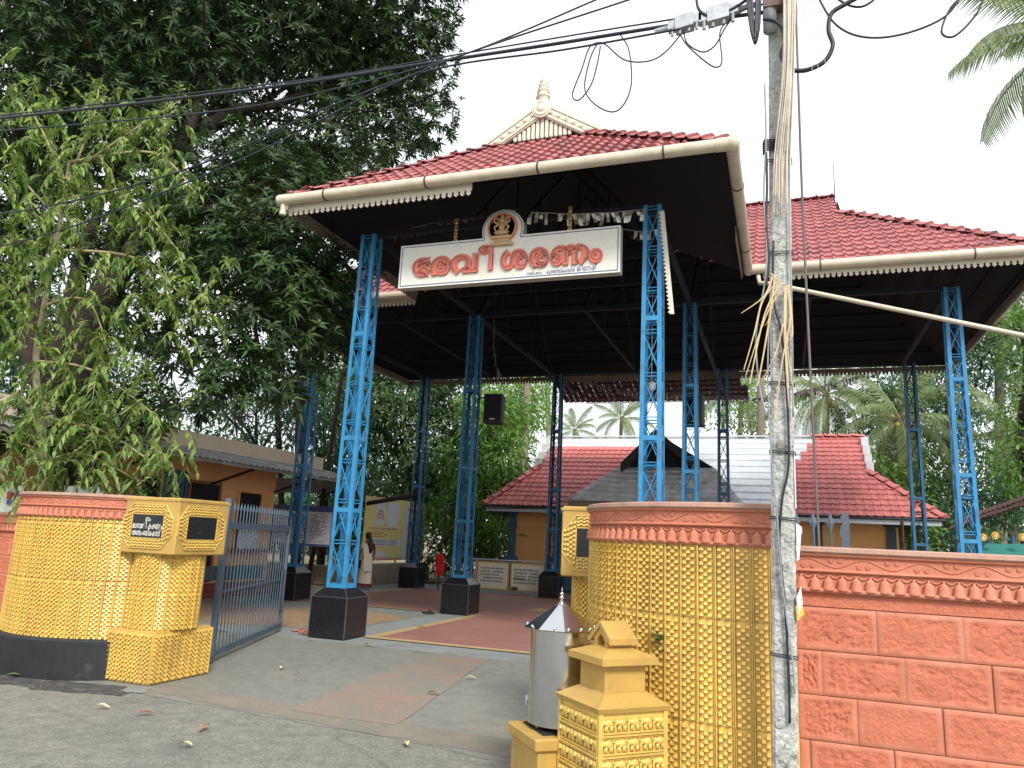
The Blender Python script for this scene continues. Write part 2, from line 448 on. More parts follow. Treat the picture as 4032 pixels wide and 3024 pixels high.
sheet('entrance_edge_strip', jag([(.62, -4.50), (3.0, -4.74), (5.3, -4.96), (5.3, -4.42), (3.0, -4.30), (.62, -4.12)], .22, .03, 5), -.0155, M_['floor_edge'])
sheet('painted_orange_path', jag([(2.28, -4.45), (3.42, -4.45), (2.75, -.56), (1.95, -.56)], .4, .03, 6), -.0135, M_['floor_org'])
sheet('courtyard', [(-5.9, -.55), (14, -.55), (14, 13.2), (-5.9, 13.2)], -.0165, M_['concrete_l'])
sheet('yard_floor', [(-5.6, .9), (-.35, .4), (-.35, 4.0), (-5.6, 4.1)], -.014, M_['concrete_g'])
sheet('sand_patch', jag([(-4.6, .5), (-2.2, .1), (-1.0, .6), (-.5, 1.6), (-.38, 3.2), (-1.6, 3.6), (-3.4, 2.9), (-4.9, 2.3)], .3, .12, 8), -.011, M_['sand'])
sheet('red_floor_porch', [(.55, .36), (4.4, .36), (4.4, 4.3), (.55, 4.3)], -.004, M_['floor_red'])
sheet('red_floor_hall', [(-4.0, 4.75), (9.4, 4.75), (9.4, 10.9), (-4.0, 10.9)], -.004, M_['floor_red'])
sheet('red_floor_link', [(.55, 4.3), (4.4, 4.3), (4.4, 4.75), (.55, 4.75)], -.004, M_['floor_red'])
for i, (a, b_) in enumerate((((.36, .16), (4.55, .36)), ((.36, .36), (.55, 4.6)), ((-4.15, 4.6), (.55, 4.75)), ((4.4, .36), (4.55, 4.6)), ((4.4, 4.6), (9.55, 4.75)), ((-4.15, 4.75), (-4.0, 11.0)))):
    sheet('yellow_border_line', [(a[0], a[1]), (b_[0], a[1]), (b_[0], b_[1]), (a[0], b_[1])], -.0025, M_['floor_yel'])
sheet('yellow_floor_motif', [(2.45, 1.9), (3.6, 1.5), (3.6, 2.3)], -.0005, M_['floor_yel'])
sheet('yellow_floor_motif', [(.9, 6.6), (2.2, 6.9), (1.0, 7.3)], -.0005, M_['floor_yel'])
# rough broken edge of tar beside the left pillar
sheet('broken_tar_edge', jag([(-3.2, -4.62), (-.5, -4.60), (.35, -4.42), (.62, -4.60), (.70, -4.78), (-.2, -4.98), (-1.4, -4.95), (-3.2, -4.90)], .12, .05, 12), -.0165, mat('fresh_black_tar', (.06, .06, .06), .95, var=.4, vs=20, bump=1.0, bs=60, bd=.02, stain=(.16, .155, .14), sa=.8, ss=7))
# a light cement spill by the pillar's foot
sheet('cement_spill', jag([(.44, -4.44), (.66, -4.40), (.74, -4.56), (.60, -4.66), (.47, -4.58)], .05, .03, 9), -.0125, M_['concrete_l'])

# fallen leaves
def flat_leaf(L, w, m, curl=.012):
    b = MB(); n = 6; vs = []
    for i in range(n+1):
        t = i/n; ww = w/2*math.sin(PI*min(1, t*.92+.04))**.8
        z = curl*math.sin(t*PI*1.3)+.004
        vs += [(t*L, -ww, z+.35*ww), (t*L, 0, z), (t*L, ww, z+.45*ww)]
    fs = []
    for i in range(n):
        for k in range(2): fs.append((i*3+k, i*3+k+1, (i+1)*3+k+1, (i+1)*3+k))
    b.add(vs, fs)
    return b.build('leaf', m, mesh_only=True)
m_leafY = mat('pale_fallen_leaf', (.55, .50, .30), .7, var=.1); m_leafB = mat('brown_fallen_leaf', (.26, .15, .09), .8, var=.2)
m_leafG = mat('green_fallen_leaf', (.20, .27, .10), .6, var=.2)
lfm = [flat_leaf(.13, .045, m_leafY), flat_leaf(.15, .055, m_leafB), flat_leaf(.16, .05, m_leafG)]
LFS = [((1.047,-2.851,0),0,'pale fallen leaf on the grey concrete just right of the gate'), ((1.376,-5.299,0),1,'broad brown fallen leaf on the road below the golden pillar'),
 ((-0.792,-4.66,0),2,'green fallen leaf on the road beside the black kerb'), ((0.894,-5.271,0),0,'pale fallen leaf on the road left of the broad brown leaf'),
 ((2.45,-5.819,0),0,'pale fallen leaf lowest on the road near the picture bottom'), ((3.814,-5.035,0),0,'pale fallen leaf where road meets the concrete entrance'),
 ((3.081,-2.147,0),0,'pale fallen leaf on the grey concrete right of the orange path'), ((3.21,-3.137,0),1,'narrow dark fallen leaf on the concrete right of the orange path'),
 ((-0.776,0.167,0),1,'brown fallen leaf beside the foot of the near black pedestal'), ((0.938,-0.602,0),1,'small brown leaf on the light strip before the yellow line'),
 ((0.455,1.849,0),1,'brown leaf on the red floor near the front yellow line'), ((-0.624,9.341,0),0,'pale leaf on the far red floor beside the notice panels'),
 ((-2.831,5.645,0),0,'pale leaf on the red floor left of the second black pedestal'), ((2.144,-5.299,0),1,'small curled dark leaf in the middle of the road')]
for (p, k, lab) in LFS:
    o = inst(lfm[k], 'fallen_leaf', None, TR(p[0], p[1], .004, rnd.uniform(0, 6)))
    tag(o, lab, 'leaf', 'fallen leaves on the ground')
# small debris on the sand and road
N = 760; rs = np.random.RandomState(3)
P0 = np.zeros((N, 3)); h = N//2
P0[:h, 0] = rs.uniform(-4.4, -.6, h); P0[:h, 1] = rs.uniform(.5, 3.2, h)
P0[h:, 0] = rs.uniform(-3.5, 6.0, N-h); P0[h:, 1] = rs.uniform(-6.9, -1, N-h)
q4 = h+(N-h)//2; P0[q4:, 0] = rs.uniform(-3.4, .2, N-q4); P0[q4:, 1] = -4.72-np.abs(rs.normal(size=N-q4))*.16
sz = rs.uniform(.006, .02, N); sz[:h] *= 1.6; an = rs.uniform(0, 6.28, N)
V = np.zeros((N, 4, 3))
for k in range(4):
    a = an + k*PI/2
    V[:, k, 0] = P0[:, 0]+np.cos(a)*sz*(1 if k % 2 else .45); V[:, k, 1] = P0[:, 1]+np.sin(a)*sz*(1 if k % 2 else .45); V[:, k, 2] = .003+.004*rs.rand(N)
np_mesh('ground_debris', V.reshape(-1, 3), np.arange(N*4).reshape(-1, 4), M_['lf_litter'], attr=rs.rand(N), kind='stuff')

# ================================================================ ROOF TILES
def tile_mesh(name, m, w=.205, l=.36, h=.034):
    """one interlocking clay tile: x across, y up the slope, lower edge proud of the row below"""
    prof = [(0, 0), (.12, 0), (.26, .25), (.38, 1), (.50, 1), (.62, .25), (.76, 0), (.90, .12), (1.0, .35)]
    b = MB(); vs = []
    for y, z in ((0, .042), (l, .004)):
        for px, pz in prof: vs.append((px*w, y, z + pz*h))
    n = len(prof)
    for px, pz in prof: vs.append((px*w, .0, .008 + pz*h))
    fs = [(i, i+1, n+i+1, n+i) for i in range(n-1)] + [(2*n+i, 2*n+i+1, i+1, i) for i in range(n-1)]
    b.add(vs, fs)
    return b.build(name, m, mesh_only=True)
def cap_mesh(name, m, l=.36, w=.15, h=.085):
    """ridge tile along +y, flared lower end at y=0"""
    b = MB(); vs = []; n = 6
    for y, s, dz in ((0, 1.18, .012), (.05, 1.12, .010), (.055, 1.0, .0), (l, .9, -.012)):
        for i in range(n+1):
            a = PI*i/n; x = -math.cos(a)*w*s; z = (1-abs(math.cos(a))**1.4)*h*s + dz
            vs.append((x, y, z))
    fs = []
    for k in range(3):
        for i in range(n): fs.append((k*(n+1)+i, k*(n+1)+i+1, (k+1)*(n+1)+i+1, (k+1)*(n+1)+i))
    vs += [(0, .0, .0)]; c = len(vs)-1
    for i in range(n): fs.append((i+1, i, c))
    b.add(vs, fs)
    return b.build(name, m, mesh_only=True)
def inside(p, poly):
    x, y = p; r = False; n = len(poly)
    for i in range(n):
        x1, y1 = poly[i]; x2, y2 = poly[(i+1) % n]
        if (y1 > y) != (y2 > y) and x < (x2-x1)*(y-y1)/(y2-y1)+x1: r = not r
    return r
def slope_grid(O, u, v, poly, w=.2, l=.32):
    """tile matrices over the polygon (in u,v metres) of the plane through O"""
    O = Vector(O); u = Vector(u).normalized(); v = Vector(v).normalized(); nn = u.cross(v)
    us = [p[0] for p in poly]; vs_ = [p[1] for p in poly]; out = []
    nr = int((max(vs_)-min(vs_))/l)+1; nc = int((max(us)-min(us))/w)+2
    for r in range(nr):
        for c in range(nc):
            a = min(us)+c*w; b_ = min(vs_)+r*l
            if inside((a+w/2, b_+l*.42), poly) and (inside((a+w*.1, b_+l*.25), poly) or inside((a+w*.9, b_+l*.25), poly)):
                p = O+u*a+v*b_
                j = rnd.uniform(-.004, .004)
                M = Matrix(((u.x, v.x, nn.x, p.x+nn.x*j), (u.y, v.y, nn.y, p.y+nn.y*j), (u.z, v.z, nn.z, p.z+nn.z*j), (0, 0, 0, 1)))
                out.append(M @ Matrix.Rotation(rnd.uniform(-.012, .012), 4, 'Z') @ Matrix.Rotation(rnd.uniform(-.012, .012), 4, 'X'))
    return out
def bake(me, Ms):
    V0 = np.empty(len(me.vertices)*3, dtype=np.float32); me.vertices.foreach_get('co', V0); V0 = V0.reshape(-1, 3)
    F0 = np.array([list(p.vertices) for p in me.polygons if len(p.vertices) == 4])
    Vs = []; Fs = []
    for i, M in enumerate(Ms):
        m = np.array(M); Vs.append(V0 @ m[:3, :3].T + m[:3, 3]); Fs.append(F0+i*len(V0))
    return np.concatenate(Vs), np.concatenate(Fs)
CAMP = Vector((6.5855, -10.6818, 1.6))
def lay_tiles(Ms, me, parent, m, limit=300, single='roof_tile', rest='roof_tile_field'):
    Ms = sorted(Ms, key=lambda M: (M.translation-CAMP).length)
    for M in Ms[:limit]: inst(me, single, parent, M)
    if len(Ms) > limit:
        V, F = bake(me, Ms[limit:]); np_mesh(rest, V, F, m, parent, kind='stuff')
def cap_line(me, name, parent, p0, p1, l=.34):
    p0 = Vector(p0); p1 = Vector(p1); d = (p1-p0); L = d.length; d.normalize()
    x = d.cross(Vector((0, 0, 1))).normalized(); z = x.cross(d).normalized(); n = max(1, round(L/l)); st = L/n
    for k in range(n):
        p = p0+d*(k*st)
        M = Matrix(((x.x, d.x, z.x, p.x), (x.y, d.y, z.y, p.y), (x.z, d.z, z.z, p.z), (0, 0, 0, 1)))
        inst(me, name, parent, M @ Matrix.Rotation(rnd.uniform(-.02, .02), 4, 'Z'))

# ================================================================ PAVILION
L0, L1, L2, L3 = -4.3, 0.0, 4.85, 9.65
F0, F1, F2 = 0.0, 4.8, 11.0
ZE = 6.85; K = .75
pav = thing('entrance_pavilion', 'tall open pavilion on blue lattice columns with red tiled roofs over the temple entrance', 'pavilion', (2.4, 4, 0))
TILE = tile_mesh('roof_tile', M_['tile']); CAP = cap_mesh('ridge_tile', M_['tile'])
XL, XR = -.88, 5.98           # porch eaves
YF = -1.2                      # porch front eave
YM, YB = 3.6, 12.2             # main eaves
WL, WR = -5.5, 10.95
sK = math.sqrt(1+K*K)
tg = 2.6
zr_p = ZE+K*(XR-XL)/2; xm = (XL+XR)/2
tiles = []
# porch front slope
tiles += slope_grid((XL, YF, ZE), (1, 0, 0), (0, 1, K), [(0, 0), (XR-XL, 0), (XR-XL-tg, tg*sK), (tg, tg*sK)])
# porch right and left slopes
h = (XR-XL)/2
tiles += slope_grid((XR, YF, ZE), (0, 1, 0), (-1, 0, K), [(0, 0), (YM-YF, 0), (YM-YF+h, h*sK), (tg+.05, h*sK), (tg, tg*sK)])
tiles += slope_grid((XL, YM, ZE), (0, -1, 0), (1, 0, K), [(0, 0), (YM-YF, 0), (YM-YF-tg, tg*sK), (YM-YF-tg, h*sK), (-h, h*sK)])
# main roof front slopes either side of the porch
H = (YB-YM)/2; tG = 3.0
tiles += slope_grid((WL, YM, ZE), (1, 0, 0), (0, 1, K), [(0, 0), (XL-WL, 0), (xm-WL, h*sK), (XR-WL, 0), (WR-WL, 0), (WR-WL-tG, tG*sK), (WR-WL-tG, H*sK), (tG, H*sK), (tG, tG*sK)])
# hip ends
tiles += slope_grid((WR, YM, ZE), (0, 1, 0), (-1, 0, K), [(0, 0), (YB-YM, 0), (YB-YM-tG, tG*sK), (tG, tG*sK)])
tiles += slope_grid((WL, YB, ZE), (0, -1, 0), (1, 0, K), [(0, 0), (YB-YM, 0), (YB-YM-tG, tG*sK), (tG, tG*sK)])
lay_tiles(tiles, TILE, pav, M_['tile'])
# back slope and lean-to behind, tiles seen from below
b = MB()
bt = slope_grid((WR, YB, ZE), (-1, 0, 0), (0, -1, K), [(0, 0), (WR-WL, 0), (WR-WL-tG, tG*sK), (WR-WL-tG, H*sK), (tG, H*sK), (tG, tG*sK)])
V, F = bake(TILE, bt); np_mesh('back_tile_field', V, F, M_['tile'], pav, kind='stuff')
zl = 6.38; kl = .30
bt = slope_grid((5.62, 14.6, zl), (-1, 0, 0), (0, -1, kl), [(0, 0), (6.25, 0), (6.0, 2.6), (.25, 2.6)])
V, F = bake(TILE, bt); np_mesh('lean_to_tile_field', V, F, mat('shade_dark_tile', (.055, .02, .02), .9, var=.3, bump=.2), pav, kind='stuff')  # tile red darkened to carry the shade below the lean-to
# sheathing below the tiles (near black, the roof's shade put into its colour)
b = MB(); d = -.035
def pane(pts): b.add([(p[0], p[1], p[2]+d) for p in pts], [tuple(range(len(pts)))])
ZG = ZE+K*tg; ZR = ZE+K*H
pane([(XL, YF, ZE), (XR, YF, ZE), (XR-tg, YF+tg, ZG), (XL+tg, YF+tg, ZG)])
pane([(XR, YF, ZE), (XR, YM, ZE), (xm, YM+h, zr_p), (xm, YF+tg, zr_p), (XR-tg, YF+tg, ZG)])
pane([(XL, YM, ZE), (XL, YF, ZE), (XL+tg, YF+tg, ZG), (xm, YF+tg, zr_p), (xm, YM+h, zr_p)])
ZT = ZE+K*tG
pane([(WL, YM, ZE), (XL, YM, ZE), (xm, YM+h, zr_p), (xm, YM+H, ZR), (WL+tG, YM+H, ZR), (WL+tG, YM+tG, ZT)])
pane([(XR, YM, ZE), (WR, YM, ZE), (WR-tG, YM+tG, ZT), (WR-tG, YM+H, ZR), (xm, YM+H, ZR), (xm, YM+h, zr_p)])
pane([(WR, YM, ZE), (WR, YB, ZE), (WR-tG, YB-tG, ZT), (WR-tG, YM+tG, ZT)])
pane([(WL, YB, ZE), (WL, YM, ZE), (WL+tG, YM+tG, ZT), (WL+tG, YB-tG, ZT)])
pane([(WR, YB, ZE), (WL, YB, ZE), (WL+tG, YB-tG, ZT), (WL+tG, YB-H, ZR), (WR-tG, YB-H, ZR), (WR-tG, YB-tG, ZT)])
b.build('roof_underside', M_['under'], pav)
# ridge and hip caps
RT = 'ridge_tile'
cz = .03
def cp(a, c): cap_line(CAP, RT, pav, (a[0], a[1], a[2]+cz), (c[0], c[1], c[2]+cz))
cp((XL, YF, ZE), (XL+tg, YF+tg, ZG)); cp((XR, YF, ZE), (XR-tg, YF+tg, ZG)); cp((xm, YF+tg, zr_p), (xm, YM+h, zr_p))
cp((WR, YM, ZE), (WR-tG, YM+tG, ZT)); cp((WR, YB, ZE), (WR-tG, YB-tG, ZT)); cp((WR-tG-.05, YM+H, ZR), (WL+tG, YM+H, ZR))
cp((WL, YM, ZE), (WL+tG, YM+tG, ZT)); cp((WL, YB, ZE), (WL+tG, YB-tG, ZT))
# front gable: verge boards, slatted panel, disc, finial
yg = YF+tg
za = 9.60; zb = 8.45; hw = 1.85
b = MB()
for s in (-1, 1):
    for w0, w1, y0, y1 in ((0, .30, -.05, .04), (.02, .07, -.075, -.05), (.22, .27, -.075, -.05), (.10, .19, -.062, -.05)):
        dx, dz = s*hw, zb-za
        Ln = math.hypot(dx, dz); nx, nz = -dz/Ln*(-s)*-1, 0
        # offset measured straight down from the upper edge
        A_ = [(xm, za-w0), (xm+dx, zb-w0), (xm+dx, zb-w1), (xm, za-w1)]
        vs = [(x, yg+y0, z) for x, z in A_] + [(x, yg+y1, z) for x, z in A_]
        b.add(vs, [(0, 1, 2, 3), (7, 6, 5, 4), (0, 4, 5, 1), (1, 5, 6, 2), (2, 6, 7, 3), (3, 7, 4, 0)])
    for k in range(11):     # small carved studs between the two rails
        t = .10+k*.078
        b.lathe([(.045, 0), (.035, .02), (0, .028)], 6, (0, 0, 0), M=Matrix.Translation((xm+s*hw*t, yg-.062, za+(zb-za)*t-.145)) @ Matrix.Rotation(PI/2, 4, 'X'))
b.build('verge_board', M_['cream'], pav)
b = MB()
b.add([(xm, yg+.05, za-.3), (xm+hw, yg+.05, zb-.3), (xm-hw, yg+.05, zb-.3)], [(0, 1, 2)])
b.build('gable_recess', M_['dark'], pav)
for k in range(-13, 14):
    x = xm+k*.088; top = za-.31-abs(k*.088)*(za-zb)/hw
    if top-8.90 < .02: continue
    b = MB(); b.box((x-.031, yg-.02, 8.90), (x+.031, yg+.02, top))
    b.lathe([(0, -.05), (.032, -.03), (.038, 0), (.03, .02)], 8, (x, yg, 8.90))
    b.build('gable_slat', M_['cream'], pav)
b = MB()
b.lathe([(.19, 0), (.19, .03), (.155, .035), (.15, .05), (.10, .05), (.06, .075), (0, .08)], 18, M=Matrix.Translation((xm, yg-.07, za-.16)) @ Matrix.Rotation(PI/2, 4, 'X'))
b.build('gable_disc', M_['cream'], pav, smooth=False)
b = MB()
b.lathe([(0.104, 9.5), (0.128, 9.548), (0.096, 9.612), (0.112, 9.66), (0.136, 9.692), (0.096, 9.74), (0.104, 9.78), (0.124, 9.812), (0.08, 9.86), (0.088, 9.892), (0.1, 9.916), (0.06, 9.964), (0.068, 9.996), (0.076, 10.02), (0.044, 10.068), (0.052, 10.1), (0.024, 10.14), (0.0, 10.236)], 12, (xm, yg-.02, 0))
for k in range(4):
    for s in (-1, 1): b.lathe([(0, -.04), (.028, 0), (0, .055)], 6, (xm+s*(.13-k*.020), yg-.03, 9.70+k*.09))
b.build('finial', M_['cream'], pav, smooth=False)
# small gablet at the right and left ridge ends, thin spike
for x, s in ((WR-tG, 1), (WL+tG, -1)):
    b = MB()
    w = YB-YM-2*tG
    b.add([(x+.04*s, YM+tG, ZT-.05), (x+.04*s, YB-tG, ZT-.05), (x+.04*s, YM+H, ZR-.02)], [(0, 1, 2)])
    b.build('ridge_gablet', M_['tile'], pav)
b = MB(); b.tube([(WR-tG, YM+H, ZR), (WR-tG, YM+H, ZR+.5), (WR-tG, YM+H, ZR+1.0)], [.012, .01, .006], 6)
b.build('lightning_spike', M_['steel_dark'], pav)

# ---------------- gutters, clips, valance boards
def gutter(p0, p1, r=.086, clip=1.75, e0=0, e1=0):
    p0 = Vector(p0); p1 = Vector(p1); b = MB()
    b.tube([p0, p1], r, 14)
    d = (p1-p0).normalized()
    for k in (0, 1):
        q = p1 if k else p0
        b.tube([q-d*.16, q+d*.16] if 0 else [q-(d if k else -d)*.20, q-(d if k else -d)*.02], r*1.07, 14)
    o = b.build('gutter', M_['pvc'], pav, smooth=True); smooth_by_angle(o, 40)
    L = (p1-p0).length; n = int(L/clip)
    for k in range(n):
        q = p0+d*(L*(k+.5)/n); c = MB(); c.tube([q-d*.012, q+d*.012], r*1.12, 14)
        c.bar(q+Vector((0, 0, r)), q+Vector((0, 0, r+.05)), .02, .02)
        c.build('gutter_clip', M_['clip'], o)
def elbow(c, r=.10):
    b = MB(); b.lathe([(0, -r), (r*.7, -r*.7), (r, 0), (r*.7, r*.7), (0, r)], 14, c); b.build('gutter_elbow', M_['pvc'], pav, smooth=True)
go = .09; gz = ZE-.055
gutter((XL-.12, YF-go, gz), (XR+go, YF-go, gz)); elbow((XR+go, YF-go, gz), .108)
gutter((XR+go, YF-go, gz), (XR+go, YM-.02, gz-.01))
gutter((XL-go, YF+.1, gz), (XL-go, YM-.1, gz))
gutter((XR+.12, YM-go, gz), (WR+go, YM-go, gz)); gutter((XL-.1, YM-go, gz), (WL-go, YM-go, gz))
elbow((WR+go, YM-go, gz)); gutter((WR+go, YM-go, gz), (WR+go, YB+go, gz)); gutter((WL-go, YM-go, gz), (WL-go, YB+go, gz))
b = MB(); b.tube([(XL-.02, YF-go, gz-.08), (XL-.02, YF-go, gz-.22)], .045, 10); b.tube([(XL-.02, YF-go, gz-.20), (XL-.02, YF-go, gz-.26)], .055, 10)
b.build('gutter_outlet', M_['pvc'], pav)
def valance(p0, p1, m, h=.11, pitch=.098, tooth=.088, z=ZE-.13, skip=False):
    """thin board with a row of pointed drops along its lower edge"""
    p0 = Vector((p0[0], p0[1], z)); p1 = Vector((p1[0], p1[1], z)); d = (p1-p0); L = d.length; d.normalize()
    nrm = Vector((0, 0, 1)).cross(d); n = int(L/pitch); b = MB()
    b.bar(p0-Vector((0, 0, h/2)), p1-Vector((0, 0, h/2)), .018, h, side=(0, 0, 1)) if 0 else b.add(
        [p0+nrm*.01, p1+nrm*.01, p1+nrm*.01-Vector((0, 0, h)), p0+nrm*.01-Vector((0, 0, h)), p0-nrm*.01, p1-nrm*.01, p1-nrm*.01-Vector((0, 0, h)), p0-nrm*.01-Vector((0, 0, h))],
        [(0, 1, 2, 3), (7, 6, 5, 4), (0, 4, 5, 1), (3, 2, 6, 7), (0, 3, 7, 4), (1, 5, 6, 2)])
    sh = [(-.5, 0), (.5, 0), (.30, -.35), (.42, -.62), (0, -1), (-.42, -.62), (-.30, -.35)]
    for k in range(n):
        c = p0+d*((k+.5)*L/n)-Vector((0, 0, h)); w = L/n*.92
        vs = [c+d*(a*w)+Vector((0, 0, e*tooth))+nrm*.009 for a, e in sh]+[c+d*(a*w)+Vector((0, 0, e*tooth))-nrm*.009 for a, e in sh]
        m7 = len(sh)
        b.add(vs, [tuple(range(m7)), tuple(range(2*m7-1, m7-1, -1))]+[(i, m7+i, m7+(i+1) % m7, (i+1) % m7) for i in range(m7)])
    return b.build('valance_board', m, pav)
valance((XL+.0, YF+.02), (2.35, YF+.02), M_['cream'], z=ZE-.06, h=.15)
valance((XR+.35, YM+.02), (WR, YM+.02), M_['cream'], z=ZE-.06, h=.13)
valance((WL, YM+.02), (XL-.1, YM+.02), M_['cream'], z=ZE-.06, h=.13)
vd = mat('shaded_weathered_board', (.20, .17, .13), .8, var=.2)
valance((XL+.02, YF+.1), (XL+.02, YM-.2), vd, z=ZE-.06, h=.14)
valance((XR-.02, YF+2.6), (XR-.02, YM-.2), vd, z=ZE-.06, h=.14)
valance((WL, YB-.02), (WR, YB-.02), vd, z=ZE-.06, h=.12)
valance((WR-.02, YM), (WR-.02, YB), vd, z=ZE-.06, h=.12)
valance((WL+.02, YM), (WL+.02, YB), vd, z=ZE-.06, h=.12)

# ---------------- dark roof framing under the tiles
b = MB()
def st(p, q, w=.05): b.bar(p, q, w, w)
zt = 6.62
for y in (F0, F1, F2): st((L1 if y == F0 else L0, y, zt), (L2 if y == F0 else L3, y, zt), .09)
for x in (L1, L2): st((x, F0, zt), (x, F2+2.8, zt), .09)
for x in (L0, L3): st((x, F1, zt), (x, F2, zt), .09)
for y in (2.0, 3.4, F1):
    st((L1, y, zt), (xm, y, zr_p-.15)); st((L2, y, zt), (xm, y, zr_p-.15)); st((L1, y, zt+.02), (L2, y, zt+.02))
    for s in (.25, .5, .75):
        st((L1+(xm-L1)*s, y, zt), (L1+(xm-L1)*s, y, zt+(zr_p-zt)*s), .035); st((L2-(L2-xm)*s, y, zt), (L2-(L2-xm)*s, y, zt+(zr_p-zt)*s), .035)
for x in (-2.1, L1, xm, L2, 7.2):
    st((x, F1, zt), (x, 7.9, ZR-.4)); st((x, F2, zt), (x, 7.9, ZR-.4)); st((x, F1, zt+.02), (x, F2, zt+.02))
    for s in (.33, .66):
        st((x, F1+(7.9-F1)*s, zt), (x, F1+(7.9-F1)*s, zt+(ZR-zt)*s*.9), .035); st((x, F2-(F2-7.9)*s, zt), (x, F2-(F2-7.9)*s, zt+(ZR-zt)*s*.9), .035)
b.build('roof_truss', M_['steel_dark'], pav)
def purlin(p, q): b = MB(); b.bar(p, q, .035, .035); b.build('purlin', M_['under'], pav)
for k in range(8):
    t = .1+k*.33; z = ZE+K*t-.10
    purlin((XL+t, YF+t, z), (XR-t, YF+t, z))
for k in range(12):
    t = .1+k*.36; z = ZE+K*t-.10
    if t < 3: purlin((WR-t, YM+t, z), (WR-t, YB-t, z)); purlin((WL+t, YM+t, z), (WL+t, YB-t, z))
    purlin((WL+min(t, 3), YB-t, z), (WR-min(t, 3), YB-t, z))
    purlin((WL+min(t, 3), YM+t, z), (XL+min(t, h), YM+t, z)); purlin((XR-min(t, h), YM+t, z), (WR-min(t, 3), YM+t, z))
b = MB(); b.box((.1, 14.9, 6.42), (5.4, 15.0, 6.58)); b.build('rear_beam', M_['galv'], pav)

# ---------------- lattice columns
def column(x, y, m, md, top=6.6, hb=.170, ht=.135, ped=.315, ph=.60, leg=.062):
    z0 = ph+.13
    b = MB()
    def cx(z): return hb+(ht-hb)*(z-z0)/(top-z0)
    for sx in (-1, 1):
        for sy in (-1, 1):
            a0 = cx(z0); a1 = cx(top); th = .008
            for (w, e) in (('x', 0), ('y', 0)):
                def corner(a, z):
                    X, Y = x+sx*a, y+sy*a
                    if w == 'x': return [(X, Y, z), (X-sx*leg, Y, z), (X-sx*leg, Y-sy*th, z), (X, Y-sy*th, z)]
                    return [(X, Y-sy*th, z), (X, Y-sy*leg, z), (X-sx*th, Y-sy*leg, z), (X-sx*th, Y-sy*th, z)]
                c0 = corner(a0, z0); c1 = corner(a1, top)
                b.add(c0+c1, [(0, 1, 5, 4), (1, 2, 6, 5), (2, 3, 7, 6), (3, 0, 4, 7), (4, 5, 6, 7), (3, 2, 1, 0)])
    col = b.build('lattice_column', m, pav)
    nb = 9; dz = (top-z0-.1)/nb; b = MB()
    for k in range(nb):
        za_, zb_ = z0+.06+k*dz, z0+.06+(k+1)*dz
        for (ax, s) in (('x', -1), ('x', 1), ('y', -1), ('y', 1)):
            def pt(u, z):
                a = cx(z)-.02
                return (x+u*a, y+s*a, z) if ax == 'x' else (x+s*a, y+u*a, z)
            b.tube([pt(-1, za_), pt(1, zb_)], .0075, 5); b.tube([pt(1, za_), pt(-1, zb_)], .0085, 5)
            b.tube([pt(-1, zb_+.02), pt(1, zb_+.02)], .0085, 5); b.tube([pt(-1, zb_-.03), pt(1, zb_-.03)], .0085, 5)
    b.build('lacing', md, col)
    for z in (z0+.03, z0+1.2, 2.9 if False else z0+2.35, z0+4.1):
        a = cx(z)-.003; b = MB()
        for s in (-1, 1):
            b.box((x-a, y+s*a-.004, z-.035), (x+a, y+s*a+.004, z+.035)); b.box((x+s*a-.004, y-a, z-.033), (x+s*a+.004, y+a, z+.033))
        b.build('tie_plate', m, col)
    b = MB(); q = ped; r = hb+.02
    b.add([(x-q, y-q, 0), (x+q, y-q, 0), (x+q, y+q, 0), (x-q, y+q, 0), (x-q, y-q, ph), (x+q, y-q, ph), (x+q, y+q, ph), (x-q, y+q, ph),
           (x-r, y-r, z0), (x+r, y-r, z0), (x+r, y+r, z0), (x-r, y+r, z0)],
          [(0, 1, 5, 4), (1, 2, 6, 5), (2, 3, 7, 6), (3, 0, 4, 7), (4, 5, 9, 8), (5, 6, 10, 9), (6, 7, 11, 10), (7, 4, 8, 11), (8, 9, 10, 11)])
    b.cm = 1
    for sx in (-1, 1):
        for sy in (-1, 1):
            b.box((x+sx*q-.006, y+sy*q-.006, 0), (x+sx*q+.006, y+sy*q+.006, ph)); b.tube([(x+sx*q, y+sy*q, ph), (x+sx*r, y+sy*r, z0)], .006, 4)
    for s in (-1, 1):
        b.box((x-q, y+s*q-.005, ph-.005), (x+q, y+s*q+.005, ph+.005)); b.box((x+s*q-.005, y-q, ph-.005), (x+s*q+.005, y+q, ph+.005))
    b.build('pedestal', [M_['granite'], M_['edge_grey']], col)
    return col
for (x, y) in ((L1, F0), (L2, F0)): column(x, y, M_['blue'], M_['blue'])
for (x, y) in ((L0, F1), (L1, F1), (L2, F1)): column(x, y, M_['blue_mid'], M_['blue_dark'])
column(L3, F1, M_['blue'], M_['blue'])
for (x, y) in ((L0, F2), (L1+.2, F2), (L2+.2, F2), (L3+.15, F2)): column(x, y, M_['blue_dark'], M_['steel_dark'], ped=.30)  # rear columns and lacing in darker colours, shade painted in
# downpipe leading out to the right
b = MB(); b.tube([(6.25, 3.42, 6.62), (6.27, 3.35, 6.46), (6.45, 3.3, 6.42), (10.37, 3.3, 5.24), (12.5, 3.3, 4.6)], .042, 10)
b.build('drain_pipe', M_['pvc'], pav, smooth=True)
b = MB(); b.lathe([(0, .1), (.07, .08), (.085, 0), (.07, -.06), (0, -.09)], 12, (4.25, 3.6, 4.6)); b.tube([(4.25, 3.6, 4.7), (4.25, 3.6, 6.6)], .008, 5)
b.build('hanging_bulb', M_['white'], pav, smooth=True)
